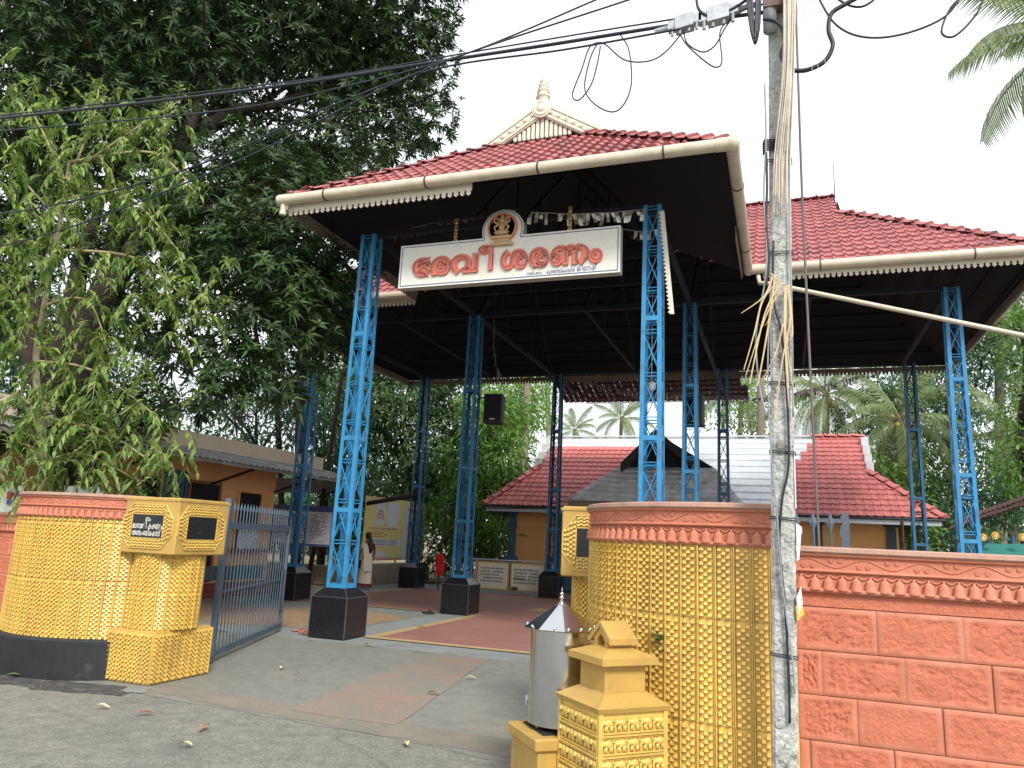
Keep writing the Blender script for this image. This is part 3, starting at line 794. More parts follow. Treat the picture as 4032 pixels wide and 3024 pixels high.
# fallen strip of valance hanging from the right front column
b = MB()
p0 = Vector((5.04,-0.25,6.43)); p1 = Vector((5.19,-0.25,4.84))
for k in range(26):
    a = p0.lerp(p1, k/26); c = p0.lerp(p1, (k+1)/26); w = .05; y = -.25
    b.box((0, 0, 0), (0, 0, 0)) if 0 else b.add([(a.x, y, a.z), (a.x-w, y, a.z), ((a.x+c.x)/2-w-.035, y, (a.z+c.z)/2), (c.x-w, y, c.z), (c.x, y, c.z),
        (a.x, y+.02, a.z), (a.x-w, y+.02, a.z), ((a.x+c.x)/2-w-.035, y+.02, (a.z+c.z)/2), (c.x-w, y+.02, c.z), (c.x, y+.02, c.z)],
        [(0, 1, 2, 3, 4), (9, 8, 7, 6, 5), (1, 6, 7, 2), (2, 7, 8, 3), (0, 4, 9, 5), (0, 5, 6, 1), (4, 3, 8, 9)])
o = b.build('loose_valance_strip', M_['cream']); tag(o, 'broken strip of cream scalloped edging hanging down beside the right front column', 'trim')

# ================================================================ SIGN
sx0, sx1, sz0, sz1, sy = .78, 4.42, 5.49, 6.22, -.35
sign = thing('name_sign', 'long cream sign board with raised salmon Malayalam letters hanging under the front roof', 'sign', ((sx0+sx1)/2, sy, sz0))
scx, scr = 2.55, .345
arc = [(scx+scr*math.cos(a), 6.34+scr*math.sin(a)*.95) for a in [R(x) for x in range(-18, 199, 9)]]
outl = [(sx0, sz0), (sx1, sz0), (sx1, sz1), (scx+scr*.96, sz1)]+arc+[(scx-scr*.96, sz1), (sx0, sz1)]
b = MB(); b.cm = 1; b.prism(outl, (0, sy, 0), (1, 0, 0), (0, 0, 1), -.16)
b.cm = 0
b.add([(x, sy-.002, z) for x, z in outl], [tuple(range(len(outl)))])
b.build('sign_panel', [M_['sign_white'], M_['sign_side']], sign)
def band(pts, w, y, closed=True):
    b = MB(); n = len(pts)
    for i in range(n if closed else n-1):
        p, q = pts[i], pts[(i+1) % n]
        b.bar((p[0], y, p[1]), (q[0], y, q[1]), w, .004, side=(0, 1, 0))
    return b
cxm, czm = (sx0+sx1)/2, 5.9
ins = []
for (x, z) in outl:
    if z > 6.23: ins.append((scx+(x-scx)*.93, 6.34+(z-6.34)*.93))
    else: ins.append((x+(.035 if x < .9 else (-.035 if x > 4.3 else (-.03 if x > scx else .03))), z+(.035 if z < 5.6 else -.035)))
band(ins, .012, sy-.006).build('border_line', M_['line_blue'], sign)
def text_mesh(body, size, extrude=.0, bevel=.0, offset=.0, shear=0.0):
    c = bpy.data.curves.new('t', 'FONT'); c.body = body; c.size = size; c.extrude = extrude; c.bevel_depth = bevel; c.offset = offset; c.shear = shear
    c.resolution_u = 4
    o = bpy.data.objects.new('t', c); COL.objects.link(o)
    bpy.context.view_layer.update()
    me = bpy.data.meshes.new_from_object(o.evaluated_get(bpy.context.evaluated_depsgraph_get()))
    bpy.data.objects.remove(o); bpy.data.curves.remove(c)
    return me
def put_text(body, size, x0, x1, zb, y, m, parent, name='letter', extrude=.01, bevel=.0, offset=.0, frame=None, single=True):
    """letters of a word stretched to span x0..x1 on baseline zb, facing -Y (or placed through frame)"""
    mes = []; x = 0; sp = size*.06
    for ch in body:
        if ch == ' ': x += size*.28; continue
        me = text_mesh(ch, size, extrude, bevel, offset if ch != '\u0d40' else offset*.45)
        co = np.empty(len(me.vertices)*3, dtype=np.float32); me.vertices.foreach_get('co', co); co = co.reshape(-1, 3)
        if len(co) == 0: continue
        a, e = co[:, 0].min(), co[:, 0].max()
        if ch == '\u0d4d': co[:, 0] -= a; mes.append((me, co, x-size*.22)); continue
        if ch in '\u0d3f\u0d40' and mes: x -= sp*.9
        co[:, 0] -= a; mes.append((me, co, x)); x += (e-a)+sp
    tot = x-sp; s = (x1-x0)/tot
    objs = []
    for me, co, xx in mes:
        co[:, 0] = (co[:, 0]+xx)*s+x0
        if frame is None: w = np.stack([co[:, 0], y-co[:, 2], zb+co[:, 1]], 1)
        else:
            fm = np.array(frame); w = np.stack([co[:, 0], -co[:, 2], zb+co[:, 1]], 1) @ fm[:3, :3].T+fm[:3, 3]
        if parent: Mi = np.array(org(parent).inverted()); w = w @ Mi[:3, :3].T+Mi[:3, 3]
        me.vertices.foreach_set('co', w.astype(np.float32).ravel()); me.materials.clear(); me.materials.append(m); me.update()
        me.name = name
        o = bpy.data.objects.new(name, me); COL.objects.link(o)
        if parent: o.parent = parent; ORG[o.name] = org(parent)
        objs.append(o)
    return objs
W1 = '\u0d47\u0d26\u0d35\u0d40'; W2 = '\u0d36\u0d30\u0d23\u0d02'
for body, a, c in ((W1, 1.03, 2.42), (W2, 2.55, 4.16)):
    for lay in (0, 1):
        for o in put_text(body, .47, a, c, 5.685, sy-(.03 if lay else .012), M_['letter_d'] if lay else M_['letter'], sign, 'letter' if not lay else 'letter_channel',
                          extrude=.022 if not lay else .012, bevel=.006 if not lay else 0, offset=.024 if not lay else -.004): pass
for body, a, c, s in (('\u0d38\u0d2e\u0d7c\u0d2a\u0d23\u0d02', 2.98, 3.22, .07), ('\u0d15\u0d41\u0d1e\u0d1e\u0d3f\u0d32\u0d3f\u0d15\u0d15\u0d3e\u0d1f\u0d1f\u0d3f\u0d7d', 3.30, 3.74, .08), ('\u0d1c\u0d3f\u0d47\u0d28\u0d37\u0d4d', 3.77, 4.06, .115)):
    put_text(body, s, a, c, 5.55, sy-.006, M_['line_blue'], sign, 'small_letter', extrude=.001)
# emblem: oval plaque with a small seated figure in relief
em = MB()
em.lathe([(.245, 0), (.245, .03), (.215, .045), (.205, .03), (0, .03)], 26, M=Matrix.Translation((scx, sy-.004, 6.36)) @ Matrix.Rotation(PI/2, 4, 'X'))
eo = em.build('emblem_plaque', M_['emblem'], sign)
e2 = MB()
e2.lathe([(.240, .03), (.240, .052), (.222, .052), (.222, .03)], 26, M=Matrix.Translation((scx, sy-.004, 6.36)) @ Matrix.Rotation(PI/2, 4, 'X'))
def blob(bm, c, r, s=(1, 1, 1)):
    bm.lathe([(0, -r), (r*.7, -r*.7), (r, 0), (r*.7, r*.7), (0, r)], 10, M=Matrix.Translation(c) @ Matrix.Diagonal((*s, 1)))
blob(e2, (scx, sy-.04, 6.47), .045); blob(e2, (scx, sy-.04, 6.535), .03, (.8, 1, 1.6)); blob(e2, (scx, sy-.04, 6.36), .07, (.8, .6, 1.1)); blob(e2, (scx, sy-.05, 6.27), .10, (1.35, .5, .45))
for s in (-1, 1):
    e2.tube([(scx+s*.05, sy-.05, 6.41), (scx+s*.12, sy-.06, 6.36), (scx+s*.09, sy-.07, 6.29)], [.022, .018, .014], 6)
    e2.tube([(scx+s*.05, sy-.04, 6.42), (scx+s*.13, sy-.05, 6.45), (scx+s*.12, sy-.05, 6.52)], [.02, .016, .012], 6)
e2.box((scx-.15, sy-.07, 6.17), (scx+.15, sy-.02, 6.215)); e2.box((scx-.13, sy-.055, 6.10), (scx+.13, sy-.02, 6.17)); e2.box((scx-.19, sy-.065, 6.06), (scx+.19, sy-.02, 6.10))
for k in range(5): e2.lathe([(.018, 0), (.018, .05)], 8, (scx-.1+k*.05, sy-.05, 6.11))
e2.build('seated_figure_relief', M_['relief'], eo)
for x in (1.72, 3.62):
    b = MB()
    for k in range(7):
        b.lathe([(.030, -.012), (.034, 0), (.030, .012), (.018, .012), (.015, 0), (.018, -.012)], 10, M=Matrix.Translation((x, sy+.06, sz1+.035+k*.058)) @ Matrix.Rotation(PI/2 if k % 2 == 0 else 0, 4, 'X'))
    b.build('hanging_chain', M_['brass'], sign)
# foil buntings
def bunting(name, pts, m, label, n=26, w=.07, h=.20, seed=1):
    r = random.Random(seed); b = MB(); pts = [Vector(p) for p in pts]
    b.tube(pts, .006, 4)
    L = sum((pts[i+1]-pts[i]).length for i in range(len(pts)-1)); n = int(L/w); 
    for k in range(n):
        t = (k+.5)/n*(len(pts)-1); i = min(int(t), len(pts)-2); p = pts[i].lerp(pts[i+1], t-i); d = (pts[i+1]-pts[i]).normalized(); d.z *= .3
        if r.random() < .16: continue
        hh = h*r.uniform(.45, 1.05); sw = r.uniform(-.04, .04); nn = Vector((-d.y, d.x, 0))*r.uniform(-.05, .05); ww = w*r.uniform(.6, 1.0)
        a = p-d*ww/2; c = p+d*ww/2; q = Vector((sw, 0, -hh*.5)); q2 = Vector((sw*1.6, 0, -hh))
        b.add([a, c, c+q+nn, a+q+nn, c+q2, a+q2+nn*.5], [(0, 1, 2, 3), (3, 2, 4, 5)])
    o = b.build(name, m); return tag(o, label, 'bunting', 'foil buntings strung under the pavilion roof')
bunting('foil_bunting', [(2.93,-0.15,6.68), (3.57,-0.15,6.58), (4.23,-0.15,6.53), (4.77,-0.15,6.53)], M_['silver'], 'torn silver bunting above the right half of the cream sign', seed=2)
bunting('foil_bunting', [(4.28,0.1,6.38), (4.61,0.1,6.29), (4.89,0.1,6.3)], M_['silver'], 'short silver bunting between the sign and the right front column', seed=3)
bunting('foil_bunting', [(-0.03,0.6,6.91), (0.79,0.6,7.03), (1.77,0.6,7.04), (2.45,0.6,7.12)], M_['silver_d'], 'dim ragged bunting left of the sign emblem under the front roof', seed=4)
bunting('foil_bunting', [(0.37,5,6.57), (0.38,5,6.02), (0.47,5,5.46), (0.67,5,5.13)], M_['silver_d'], 'bunting hanging straight down beside the second left column', seed=5)
bunting('foil_bunting', [(-4.68,11.6,6.57), (-2.27,11.6,6.71), (-0.39,11.6,6.76), (0.07,11.6,6.64)], M_['silver_d'], 'dim bunting along the far eave above the loudspeaker', seed=6)
bunting('foil_bunting', [(-0.26,13,7.2), (1.09,13,6.61), (2.61,13,6.35), (4.89,13,6.18)], M_['silver_d'], 'sagging grey bunting under the low rear lean-to', seed=7)
bunting('foil_bunting', [(4.96,12,5.93), (6.51,12,5.96), (7.51,12,6.21), (9.21,12,6.67)], M_['silver'], 'pale bunting crossing behind the concrete pole', seed=8)

from mathutils import noise as mnoise
# ================================================================ BOUNDARY WALLS AND GATE PILLARS
SW, SH = .107, .60
def bump(b, x, z, w=.0255, h=.0225, d=.026, rot=False):
    """one moulded pillow: bright sloping upper face, undercut below"""
    def P(u, v, y): return (x+u, -y, z+v) if not rot else (x+v, -y, z+u)
    hw, hh = w/2, h/2
    vs = [P(-hw, -hh, 0), P(hw, -hh, 0), P(hw, hh, 0), P(-hw, hh, 0),
          P(-hw*.86, -hh*.72, d), P(hw*.86, -hh*.72, d), P(hw*.86, hh*.72, d*.72), P(-hw*.86, hh*.72, d*.72)]
    fs = [(4, 5, 6, 7), (0, 1, 5, 4), (1, 2, 6, 5), (2, 3, 7, 6), (3, 0, 4, 7)]
    if rot: fs = [tuple(reversed(f)) for f in fs]
    b.add(vs, fs)
def strip_mesh(hgt, name='relief_strip'):
    b = MB(); b.add([(-SW/2, 0, 0), (SW/2, 0, 0), (SW/2, 0, hgt), (-SW/2, 0, hgt)], [(0, 1, 2, 3)])
    p = .0430; n = max(1, int(hgt/p))
    for i in range(n):
        for k in range(3):
            z = (i+.5+(.5 if k == 1 else 0))*hgt/n
            if z+.011 > hgt: continue
            bump(b, -.0385+k*.0262, z)
    for x, w, d in ((.0380, .010, .014), (.0485, .009, .024)):
        b.add([(x-w/2, 0, 0), (x-w/2*.6, -d, 0), (x+w/2*.6, -d, 0), (x+w/2, 0, 0), (x-w/2, 0, hgt), (x-w/2*.6, -d, hgt), (x+w/2*.6, -d, hgt), (x+w/2, 0, hgt)],
              [(0, 1, 5, 4), (1, 2, 6, 5), (2, 3, 7, 6), (4, 5, 6, 7), (0, 3, 2, 1)])
    return b.build(name, M_['gold'], mesh_only=True)
def path_arc(cx, cy, r, a0, a1, step=None, pre=(), post=()):
    n = max(2, int(abs(R(a1-a0))*r/.107)); pts = []
    for k in range(n+1):
        a = R(a0+(a1-a0)*k/n); pts.append((cx+r*math.cos(a), cy+r*math.sin(a), math.cos(a), math.sin(a)))
    return pts
def sample(pts, step, s0=0.0):
    """points at equal arc length: (x, y, nx, ny)"""
    P2 = [Vector((p[0], p[1])) for p in pts]; out = []; acc = 0; t = s0
    for i in range(len(pts)-1):
        L = (P2[i+1]-P2[i]).length
        while t <= acc+L+1e-9:
            f = (t-acc)/L if L > 0 else 0
            q = P2[i].lerp(P2[i+1], f); n = Vector((pts[i][2]+(pts[i+1][2]-pts[i][2])*f, pts[i][3]+(pts[i+1][3]-pts[i][3])*f)).normalized()
            out.append((q.x, q.y, n.x, n.y)); t += step
        acc += L
    return out
def sweep(b, pts, prof):
    """prof: list of (out, z); open strip swept along the path"""
    m = len(prof); vs = []
    for (x, y, nx, ny) in pts:
        for o, z in prof: vs.append((x+nx*o, y+ny*o, z))
    fs = []
    for i in range(len(pts)-1):
        for k in range(m-1): fs.append((i*m+k, i*m+k+1, (i+1)*m+k+1, (i+1)*m+k))
    b.add(vs, fs); b.add([vs[k] for k in range(m)], [tuple(range(m))]); b.add([vs[(len(pts)-1)*m+k] for k in range(m)], [tuple(range(m-1, -1, -1))])
def frameM(x, y, nx, ny, z=0, out=0):
    """local -y looks along the outward normal, local x to the viewer's right"""
    ang = math.atan2(ny, nx)+PI/2
    return Matrix.Translation((x+nx*out, y+ny*out, z)) @ Matrix.Rotation(ang, 4, 'Z')
def bell_mesh():
    b = MB()
    b.lathe([(.030, -.004), (.0350, 0), (.0345, .006), (.0300, .020), (.0265, .044), (.0235, .058), (.014, .068), (.007, .074), (.009, .082), (.0, .088)], 14)
    b.lathe([(0, -.014), (.006, -.010), (.008, -.004), (.006, .004)], 7)
    me = b.build('bell', M_['terracotta'], mesh_only=True); me.shade_smooth(); return me
BELL = bell_mesh()
def cornice(parent, pts, top, scale=1.0, seed=0, mat_=None, vine=True):
    T = lambda d: top-d*scale
    b = MB()
    sweep(b, pts, [(-.22, T(0)), (.035, T(0)), (.052, T(.008)), (.055, T(.030)), (.040, T(.042))])
    b.build('coping', M_['terra_top'], parent)
    b = MB()
    sweep(b, pts, [(.038, T(.040)), (.038, T(.052)), (.026, T(.056)), (.020, T(.058)), (.020, T(.128)), (.030, T(.132)), (.034, T(.142)), (.022, T(.150)),
                   (.010, T(.153)), (.010, T(.236)), (.032, T(.240)), (.036, T(.252)), (.030, T(.262)), (-.02, T(.264))])
    b.build('frieze', mat_ or M_['terracotta'], parent)
    # vine scroll in relief on the frieze
    if vine:
        fine = sample(pts, .02); b = MB(); ln = []
        for i, (x, y, nx, ny) in enumerate(fine):
            s = i*.02; ln.append((x+nx*.021, y+ny*.021, T(.094-.024*math.sin(2*PI*s/.30))))
        b.tube(ln, .0042, 5)
        o = b.build('vine_relief', mat_ or M_['terracotta'], parent, smooth=True)
        b = MB()
        for j, (x, y, nx, ny) in enumerate(sample(pts, .05)):
            s = j*.05; up = math.sin(2*PI*s/.30)
            if abs(up) < .2: continue
            M = frameM(x, y, nx, ny, T(.094+(.016 if up > 0 else -.016)), .020) @ Matrix.Rotation(PI/2, 4, 'X')
            b.lathe([(.0155, 0), (.0155, .004), (.0115, .0055), (.011, .003), (0, .005)], 9, M=M)
        b.build('leaf_relief', mat_ or M_['terracotta'], parent)
    for (x, y, nx, ny) in sample(pts, .0745, .035):
        inst(BELL, 'bell', parent, frameM(x, y, nx, ny, T(.247), .020) @ Matrix.Diagonal((1.0, .8, 1, 1)))
    b = MB()   # little garlands between the bells
    for (x, y, nx, ny) in sample(pts, .0745, .072):
        tx, ty = -ny, nx
        b.tube([(x+nx*.014+tx*e, y+ny*.014+ty*e, T(.158+.022*(1-(e/.03)**2))) for e in (-.03, -.015, 0, .015, .03)], .006, 5)
    b.build('garland_relief', mat_ or M_['terracotta'], parent)

def gold_wall(name, label, pts, z0, top, kerb=None):
    o = pts[len(pts)//2]
    w = thing(name, label, 'wall', (o[0], o[1], 0))
    b = MB(); sweep(b, pts, [(-.20, z0), (-.20, top-.02), (-.004, top-.02), (-.004, z0)])
    b.build('wall_core', M_['gold'], w)
    cells = sample(pts, SW, SW/2); zt = top-.262; z = z0; hs = []
    while z < zt-.01:
        h_ = min(SH, zt-z); hs.append((z, h_)); z += h_
    for zz, h_ in hs:
        me = strip_mesh(h_-.004)
        for (x, y, nx, ny) in cells: inst(me, 'relief_strip', w, frameM(x, y, nx, ny, zz+.002, .001) @ Matrix.Rotation(rnd.uniform(-.004, .004), 4, 'Y') @ Matrix.Diagonal((.985, 1, 1, 1)))
    cornice(w, pts, top)
    return w
ptsR = path_arc(6.36, -4.6, 1.2, 165, 270)+[(6.50, -5.8, 0, -1), (6.64, -5.8, 0, -1)]
wr_ = gold_wall('golden_wall', 'curved golden relief wall right of the entrance, between the steel cylinder and the concrete pole', ptsR, -.02, 1.88)
ptsL = path_arc(-.92, -3.32, 1.22, -38, -205)
ptsL = [p for p in ptsL][::-1]
wl_ = gold_wall('golden_wall', 'curved golden relief wall left of the gate standing on a black kerb', ptsL, .36, 1.87)
b = MB(); ptk = path_arc(-.92, -3.32, 1.33, -205, -42)
sweep(b, ptk, [(-.20, .375), (-.02, .375), (.0, .355), (.012, -.02)])
kb = b.build('black_kerb', M_['black'], wl_)

# ---------------- plain red block walls
def block_wall(name, label, x0, x1, y, top, seed, bw=.43, bh=.245):
    """plastered block wall facing -Y"""
    w = thing(name, label, 'wall', ((x0+x1)/2, y, 0))
    pts = [(x0, y, 0, -1), (x1, y, 0, -1)]
    pts = [(x0+(x1-x0)*k/20, y, 0, -1) for k in range(21)]
    b = MB(); b.box((x0, y+.012, -.02), (x1, y+.2, top-.02)); b.build('wall_core', M_['terracotta'], w)
    cornice(w, pts, top)
    r = random.Random(seed); zt = top-.262-.085; row = 0
    b = MB(); b.box((x0, y-.002, zt+.004), (x1, y+.012, top-.25)); b.build('top_course', M_['terra_rough'], w)
    z = zt
    while z > -.05:
        zz = z-bh; off = (.0, .30, .12, .37)[row % 4]*bw/.43
        x = x0-off
        while x < x1:
            a, c = max(x, x0), min(x+bw*r.uniform(.98, 1.02), x1)
            if c-a > .04:
                b = MB(); g_ = .0018; dy = r.uniform(-.001, .0015)
                X0, X1, Z0, Z1 = a+g_, c-g_, zz+g_, z-g_
                # smooth margin frame with a recessed, hacked field in the middle
                mg = .028; nx_, nz_ = 30, 17
                yo = y+dy
                fx = [X0, X0+.006]+[X0+mg+(X1-X0-2*mg)*i/nx_ for i in range(nx_+1)]+[X1-.006, X1]
                fz = [Z0, Z0+.006]+[Z0+mg+(Z1-Z0-2*mg)*i/nz_ for i in range(nz_+1)]+[Z1-.006, Z1]
                if X1-X0 < .1: fx = [X0, X0+.006, X1-.006, X1]
                rough = .6+.5*r.random() if r.random() < .8 else .12
                vs = []; nX, nZ = len(fx), len(fz)
                for j, zv in enumerate(fz):
                    for i, xv in enumerate(fx):
                        if i in (0, nX-1) or j in (0, nZ-1): yy = yo+.0045
                        elif i in (1, nX-2) or j in (1, nZ-2): yy = yo
                        elif i in (2, nX-3) or j in (2, nZ-3): yy = yo+r.uniform(0, .001)
                        else: yy = yo+rough*(.024*abs(mnoise.noise(Vector((xv*38+seed, zv*60, 3)))) +.008*mnoise.noise(Vector((xv*95, zv*120, seed))) if mnoise.noise(Vector((xv*7+row, zv*9, 8))) > -.28 else .0)
                        jx = 0 if yy in (yo, yo+.0045) else r.uniform(-.002, .002)
                        vs.append((xv+jx, yy, zv))
                fs = [(j*nX+i, j*nX+i+1, (j+1)*nX+i+1, (j+1)*nX+i) for j in range(nZ-1) for i in range(nX-1)]
                b.add(vs, fs); b.m = [1 if (2 <= (k % (nX-1)) < nX-3 and 2 <= (k//(nX-1)) < nZ-3) else 0 for k in range(len(fs))]
                o = b.build('block', [M_['terracotta'], M_['terra_rough']], w)
                sm = np.ones(len(o.data.polygons), dtype=bool); o.data.polygons.foreach_set('use_smooth', sm)
            x += bw
        z = zz; row += 1
    return w
block_wall('red_block_wall', 'terracotta block wall with bell frieze at the right, beyond the concrete pole', 6.64, 9.4, -5.75, 1.64, 5)
block_wall('red_block_wall', 'low terracotta wall with bell frieze at the far left edge behind the golden curve', -6.2, -1.95, -2.85, 1.64, 9)

# ---------------- gate pillars
def face_panel(parent, M, w, h, text=False, blank=True):
    """moulded frame round a black plaque on one face of the pillar head; local x right, z up, -y outward"""
    cx = w*.47; pw, ph = w*.285, h*.205; pz = h*.50
    b = MB(); p = .0262
    def rows(x0, x1, z0, z1, rot):
        nx_ = int(round((x1-x0)/p)); nz_ = int(round((z1-z0)/p)); ok = []
        for i in range(nx_):
            for j in range(nz_):
                if (i+j) % 2 == 0 if not rot else True:
                    bump(b, x0+(i+.5)*(x1-x0)/nx_, z0+(j+.5)*(z1-z0)/nz_+(.008*(i % 2) if rot else 0), .024, .021, .018)
    rows(cx-pw, cx+pw, pz+ph+.016, pz+ph+.016+.085, True); rows(cx-pw, cx+pw, pz-ph-.016-.085, pz-ph-.016, True)
    for s in (-1, 1):
        for k in range(4):
            zh = ph+.07-k*.030
            x = cx+s*(pw+.022+k*.027); n = int(2*zh/.037)
            for j in range(n): bump(b, x, pz-zh+(j+.5+(.5 if k % 2 else 0))*2*zh/n, .024, .021, .018)
    fl = .009
    for (x0, x1, z0, z1) in ((cx-pw-.01, cx+pw+.01, pz+ph+.004, pz+ph+.012), (cx-pw-.01, cx+pw+.01, pz-ph-.012, pz-ph-.004), (cx-pw-.012, cx-pw-.003, pz-ph-.012, pz+ph+.012), (cx+pw+.003, cx+pw+.012, pz-ph-.012, pz+ph+.012),
                             (cx-pw-.01, cx+pw+.01, pz+ph+.106, pz+ph+.114), (cx-pw-.01, cx+pw+.01, pz-ph-.114, pz-ph-.106)):
        b.box((x0, -.014, z0), (x1, .001, z1))
    for s in (-1, 1):
        b.tube([(cx+s*(pw+.01), -.006, pz+ph+.11), (cx+s*(pw+.125), -.006, pz+ph-.03), (cx+s*(pw+.125), -.006, pz-ph+.03), (cx+s*(pw+.01), -.006, pz-ph-.11)], .007, 5)
    b2 = MB(); b2.add([M @ Vector(v) for v in b.v], b.f); b2.build('moulded_frame', M_['gold'], parent)
    b3 = MB(); b3.box((cx-pw, -.006, pz-ph), (cx+pw, .002, pz+ph), M)
    pq = b3.build('name_plaque' if text else 'blank_plaque', M_['granite'], parent)
    if text:
        Mt = M @ Matrix.Translation((0, -.0075, 0)); wt = M_['white']
        put_text('\u0d13\u0d02', .07, cx-.035, cx+.035, pz+.052, 0, wt, pq, 'letter', extrude=.0006, frame=Mt)
        a0, a1 = cx-pw+.006, cx+pw-.006; W = a1-a0
        put_text('\u0d2d\u0d17\u0d35\u0d24\u0d3f', .085, a0, a0+W*.47, pz-.026, 0, wt, pq, 'letter', extrude=.0006, offset=.001, frame=Mt)
        put_text('\u0d15\u0d37\u0d47(\u0d24\u0d02', .085, a0+W*.53, a1, pz-.026, 0, wt, pq, 'letter', extrude=.0006, offset=.001, frame=Mt)
        put_text('\u0d05\u0d1e\u0d1a\u0d47\u0d30\u0d3f\u0d15\u0d15\u0d3e\u0d35\u0d4d', .08, a0+.008, a1-.025, pz-.098, 0, wt, pq, 'letter', extrude=.0006, offset=.001, frame=Mt)
def gate_pillar(label, cx, cy, x0, x1, y0, y1, base, ztop, mirror=False):
    p = thing('gate_pillar', label, 'pillar', (cx, cy, 0))
    if base:
        bx0, bx1, by0, by1, bz = base
        b = MB(); b.cbox((bx0, by0, -.02), (bx1, by1, bz), .012); b.build('base_block', M_['gold_flat'], p)
        n = 6
        for k in range(n):
            xx = bx0+(k+.5)*(bx1-bx0)/n; me = strip_mesh(bz-.02, 'relief_strip') if k == 0 else me
            inst(me, 'relief_strip', p, frameM(xx, by0, 0, -1, 0, .001) @ Matrix.Diagonal(((bx1-bx0)/n/SW, 1, 1, 1)))
        n = 8
        for k in range(n):
            yy = by0+(k+.5)*(by1-by0)/n
            inst(me, 'relief_strip', p, frameM(bx1, yy, 1, 0, 0, .001) @ Matrix.Diagonal(((by1-by0)/n/SW, 1, 1, 1)))
    z0 = base[4] if base else -.02; r = .335
    b = MB(); b.lathe([(r, z0), (r, ztop-.59)], 21, (cx, cy, 0)); b.build('shaft', M_['gold'], p)
    me = strip_mesh((ztop-.60-z0)/2, 'relief_strip')
    for k in range(21):
        a = 2*PI*k/21
        for j in (0, 1):
            inst(me, 'relief_strip', p, frameM(cx+r*math.cos(a)*.99, cy+r*math.sin(a)*.99, math.cos(a), math.sin(a), z0+j*(ztop-.60-z0)/2, .003) @ Matrix.Diagonal((.94, 1, 1, 1)))
    b = MB(); b.cbox((x0, y0, ztop-.59), (x1, y1, ztop), .012)
    b.box((x0-.008, y0-.008, ztop-.035), (x1+.008, y1+.008, ztop-.012))
    b.build('head_block', M_['gold_flat'], p)
    face_panel(p, Matrix.Translation((x0, y0, ztop-.59)), x1-x0, .57, text=not mirror)
    face_panel(p, Matrix.Translation((x1, y0, ztop-.59)) @ Matrix.Rotation(PI/2, 4, 'Z'), y1-y0, .57)
    face_panel(p, Matrix.Translation((x0, y1, ztop-.59)) @ Matrix.Rotation(-PI/2, 4, 'Z'), y1-y0, .57)
    return p
gate_pillar('golden gate pillar with a square head carrying a black name plaque, left of the gate', .24, -3.92, -.10, .63, -4.31, -3.54, (-.12, .53, -4.30, -3.48, .50), 1.86)
gate_pillar('golden gate pillar mostly hidden behind the right curved golden wall', 5.16, -3.93, 4.78, 5.54, -4.30, -3.56, None, 1.90, mirror=True)

# ---------------- steel gate leaf, standing open
gt = thing('gate_leaf', 'open grey blue iron gate leaf with spear points beside the left golden pillar', 'gate', (.12, -2.95, 0))
A_ = Vector((.12, -2.95, 0)); B_ = Vector((-1.02, -.06, 0)); dg = (B_-A_); Lg = dg.length; dg.normalize()
def gp(s, z): return (A_+dg*s)+Vector((0, 0, z))
def gbar(s0, z0, s1, z1, w, h, name, m=M_['gate']):
    b = MB(); b.bar(gp(s0, z0), gp(s1, z1), w, h, side=(0, 0, 1) if s0 != s1 else tuple(dg)); return b.build(name, m, gt)
gbar(0, 0, 0, 1.93, .07, .07, 'hinge_post'); gbar(Lg-.03, .04, Lg-.03, 1.62, .045, .045, 'end_stile')
gbar(.06, 1.60, Lg, 1.60, .03, .09, 'top_rail'); gbar(.03, .09, Lg, .09, .04, .07, 'bottom_rail'); gbar(.05, .80, Lg-.03, .80, .012, .03, 'middle_rail')
gbar(Lg-.12, .30, Lg-.12, .95, .02, .16, 'lock_plate')
npale = 22; pb = MB()
pb.tube([(0, 0, .10), (0, 0, 1.80)], .0085, 6)
pb.lathe([(.008, 1.78), (.016, 1.80), (.014, 1.84), (.0, 1.90)], 6)
pm = pb.build('pale', M_['gate'], mesh_only=True)
for k in range(npale):
    s = .11+k*(Lg-.2)/npale; q = gp(s, 0); o = inst(pm, 'pale', gt, Matrix.Translation((q.x, q.y, 0)))
# folded right leaf behind the red wall
g2 = thing('gate_leaf', 'short grey iron grille with spear points showing above the red wall beside the pole', 'gate', (6.8, -5.1, 0))
b = MB(); b.bar((6.35, -5.1, 1.55), (6.98, -5.1, 1.55), .03, .05); b.build('middle_rail', M_['gate'], g2)
b = MB(); b.bar((6.35, -5.1, .1), (6.98, -5.1, .1), .03, .06); b.build('bottom_rail', M_['gate'], g2)
b = MB(); b.prism([(0, .05), (.055, .05), (.055, 1.84), (.045, 1.88), (.02, 1.87), (.0, 1.84), (.012, 1.80), (.0, 1.77), (-.008, 1.73), (.008, 1.70), (0, 1.66)], (6.94, -5.12, 0), (1, 0, 0), (0, 0, 1), .03)
b.build('end_stile', M_['gate'], g2)
b = MB(); b.tube([(0, 0, .1), (0, 0, 1.80)], .010, 6); b.add([(-.026, 0, 1.80), (.026, 0, 1.80), (.012, 0, 1.77), (-.012, 0, 1.77), (0, 0, 1.875), (0, -.008, 1.80), (0, .008, 1.80)],
    [(0, 5, 4), (5, 1, 4), (1, 6, 4), (6, 0, 4), (0, 3, 2, 1)]); sm_ = b.build('pale', M_['gate'], mesh_only=True)
for k in range(5): inst(sm_, 'pale', g2, TR(6.45+k*.108, -5.1, 0))

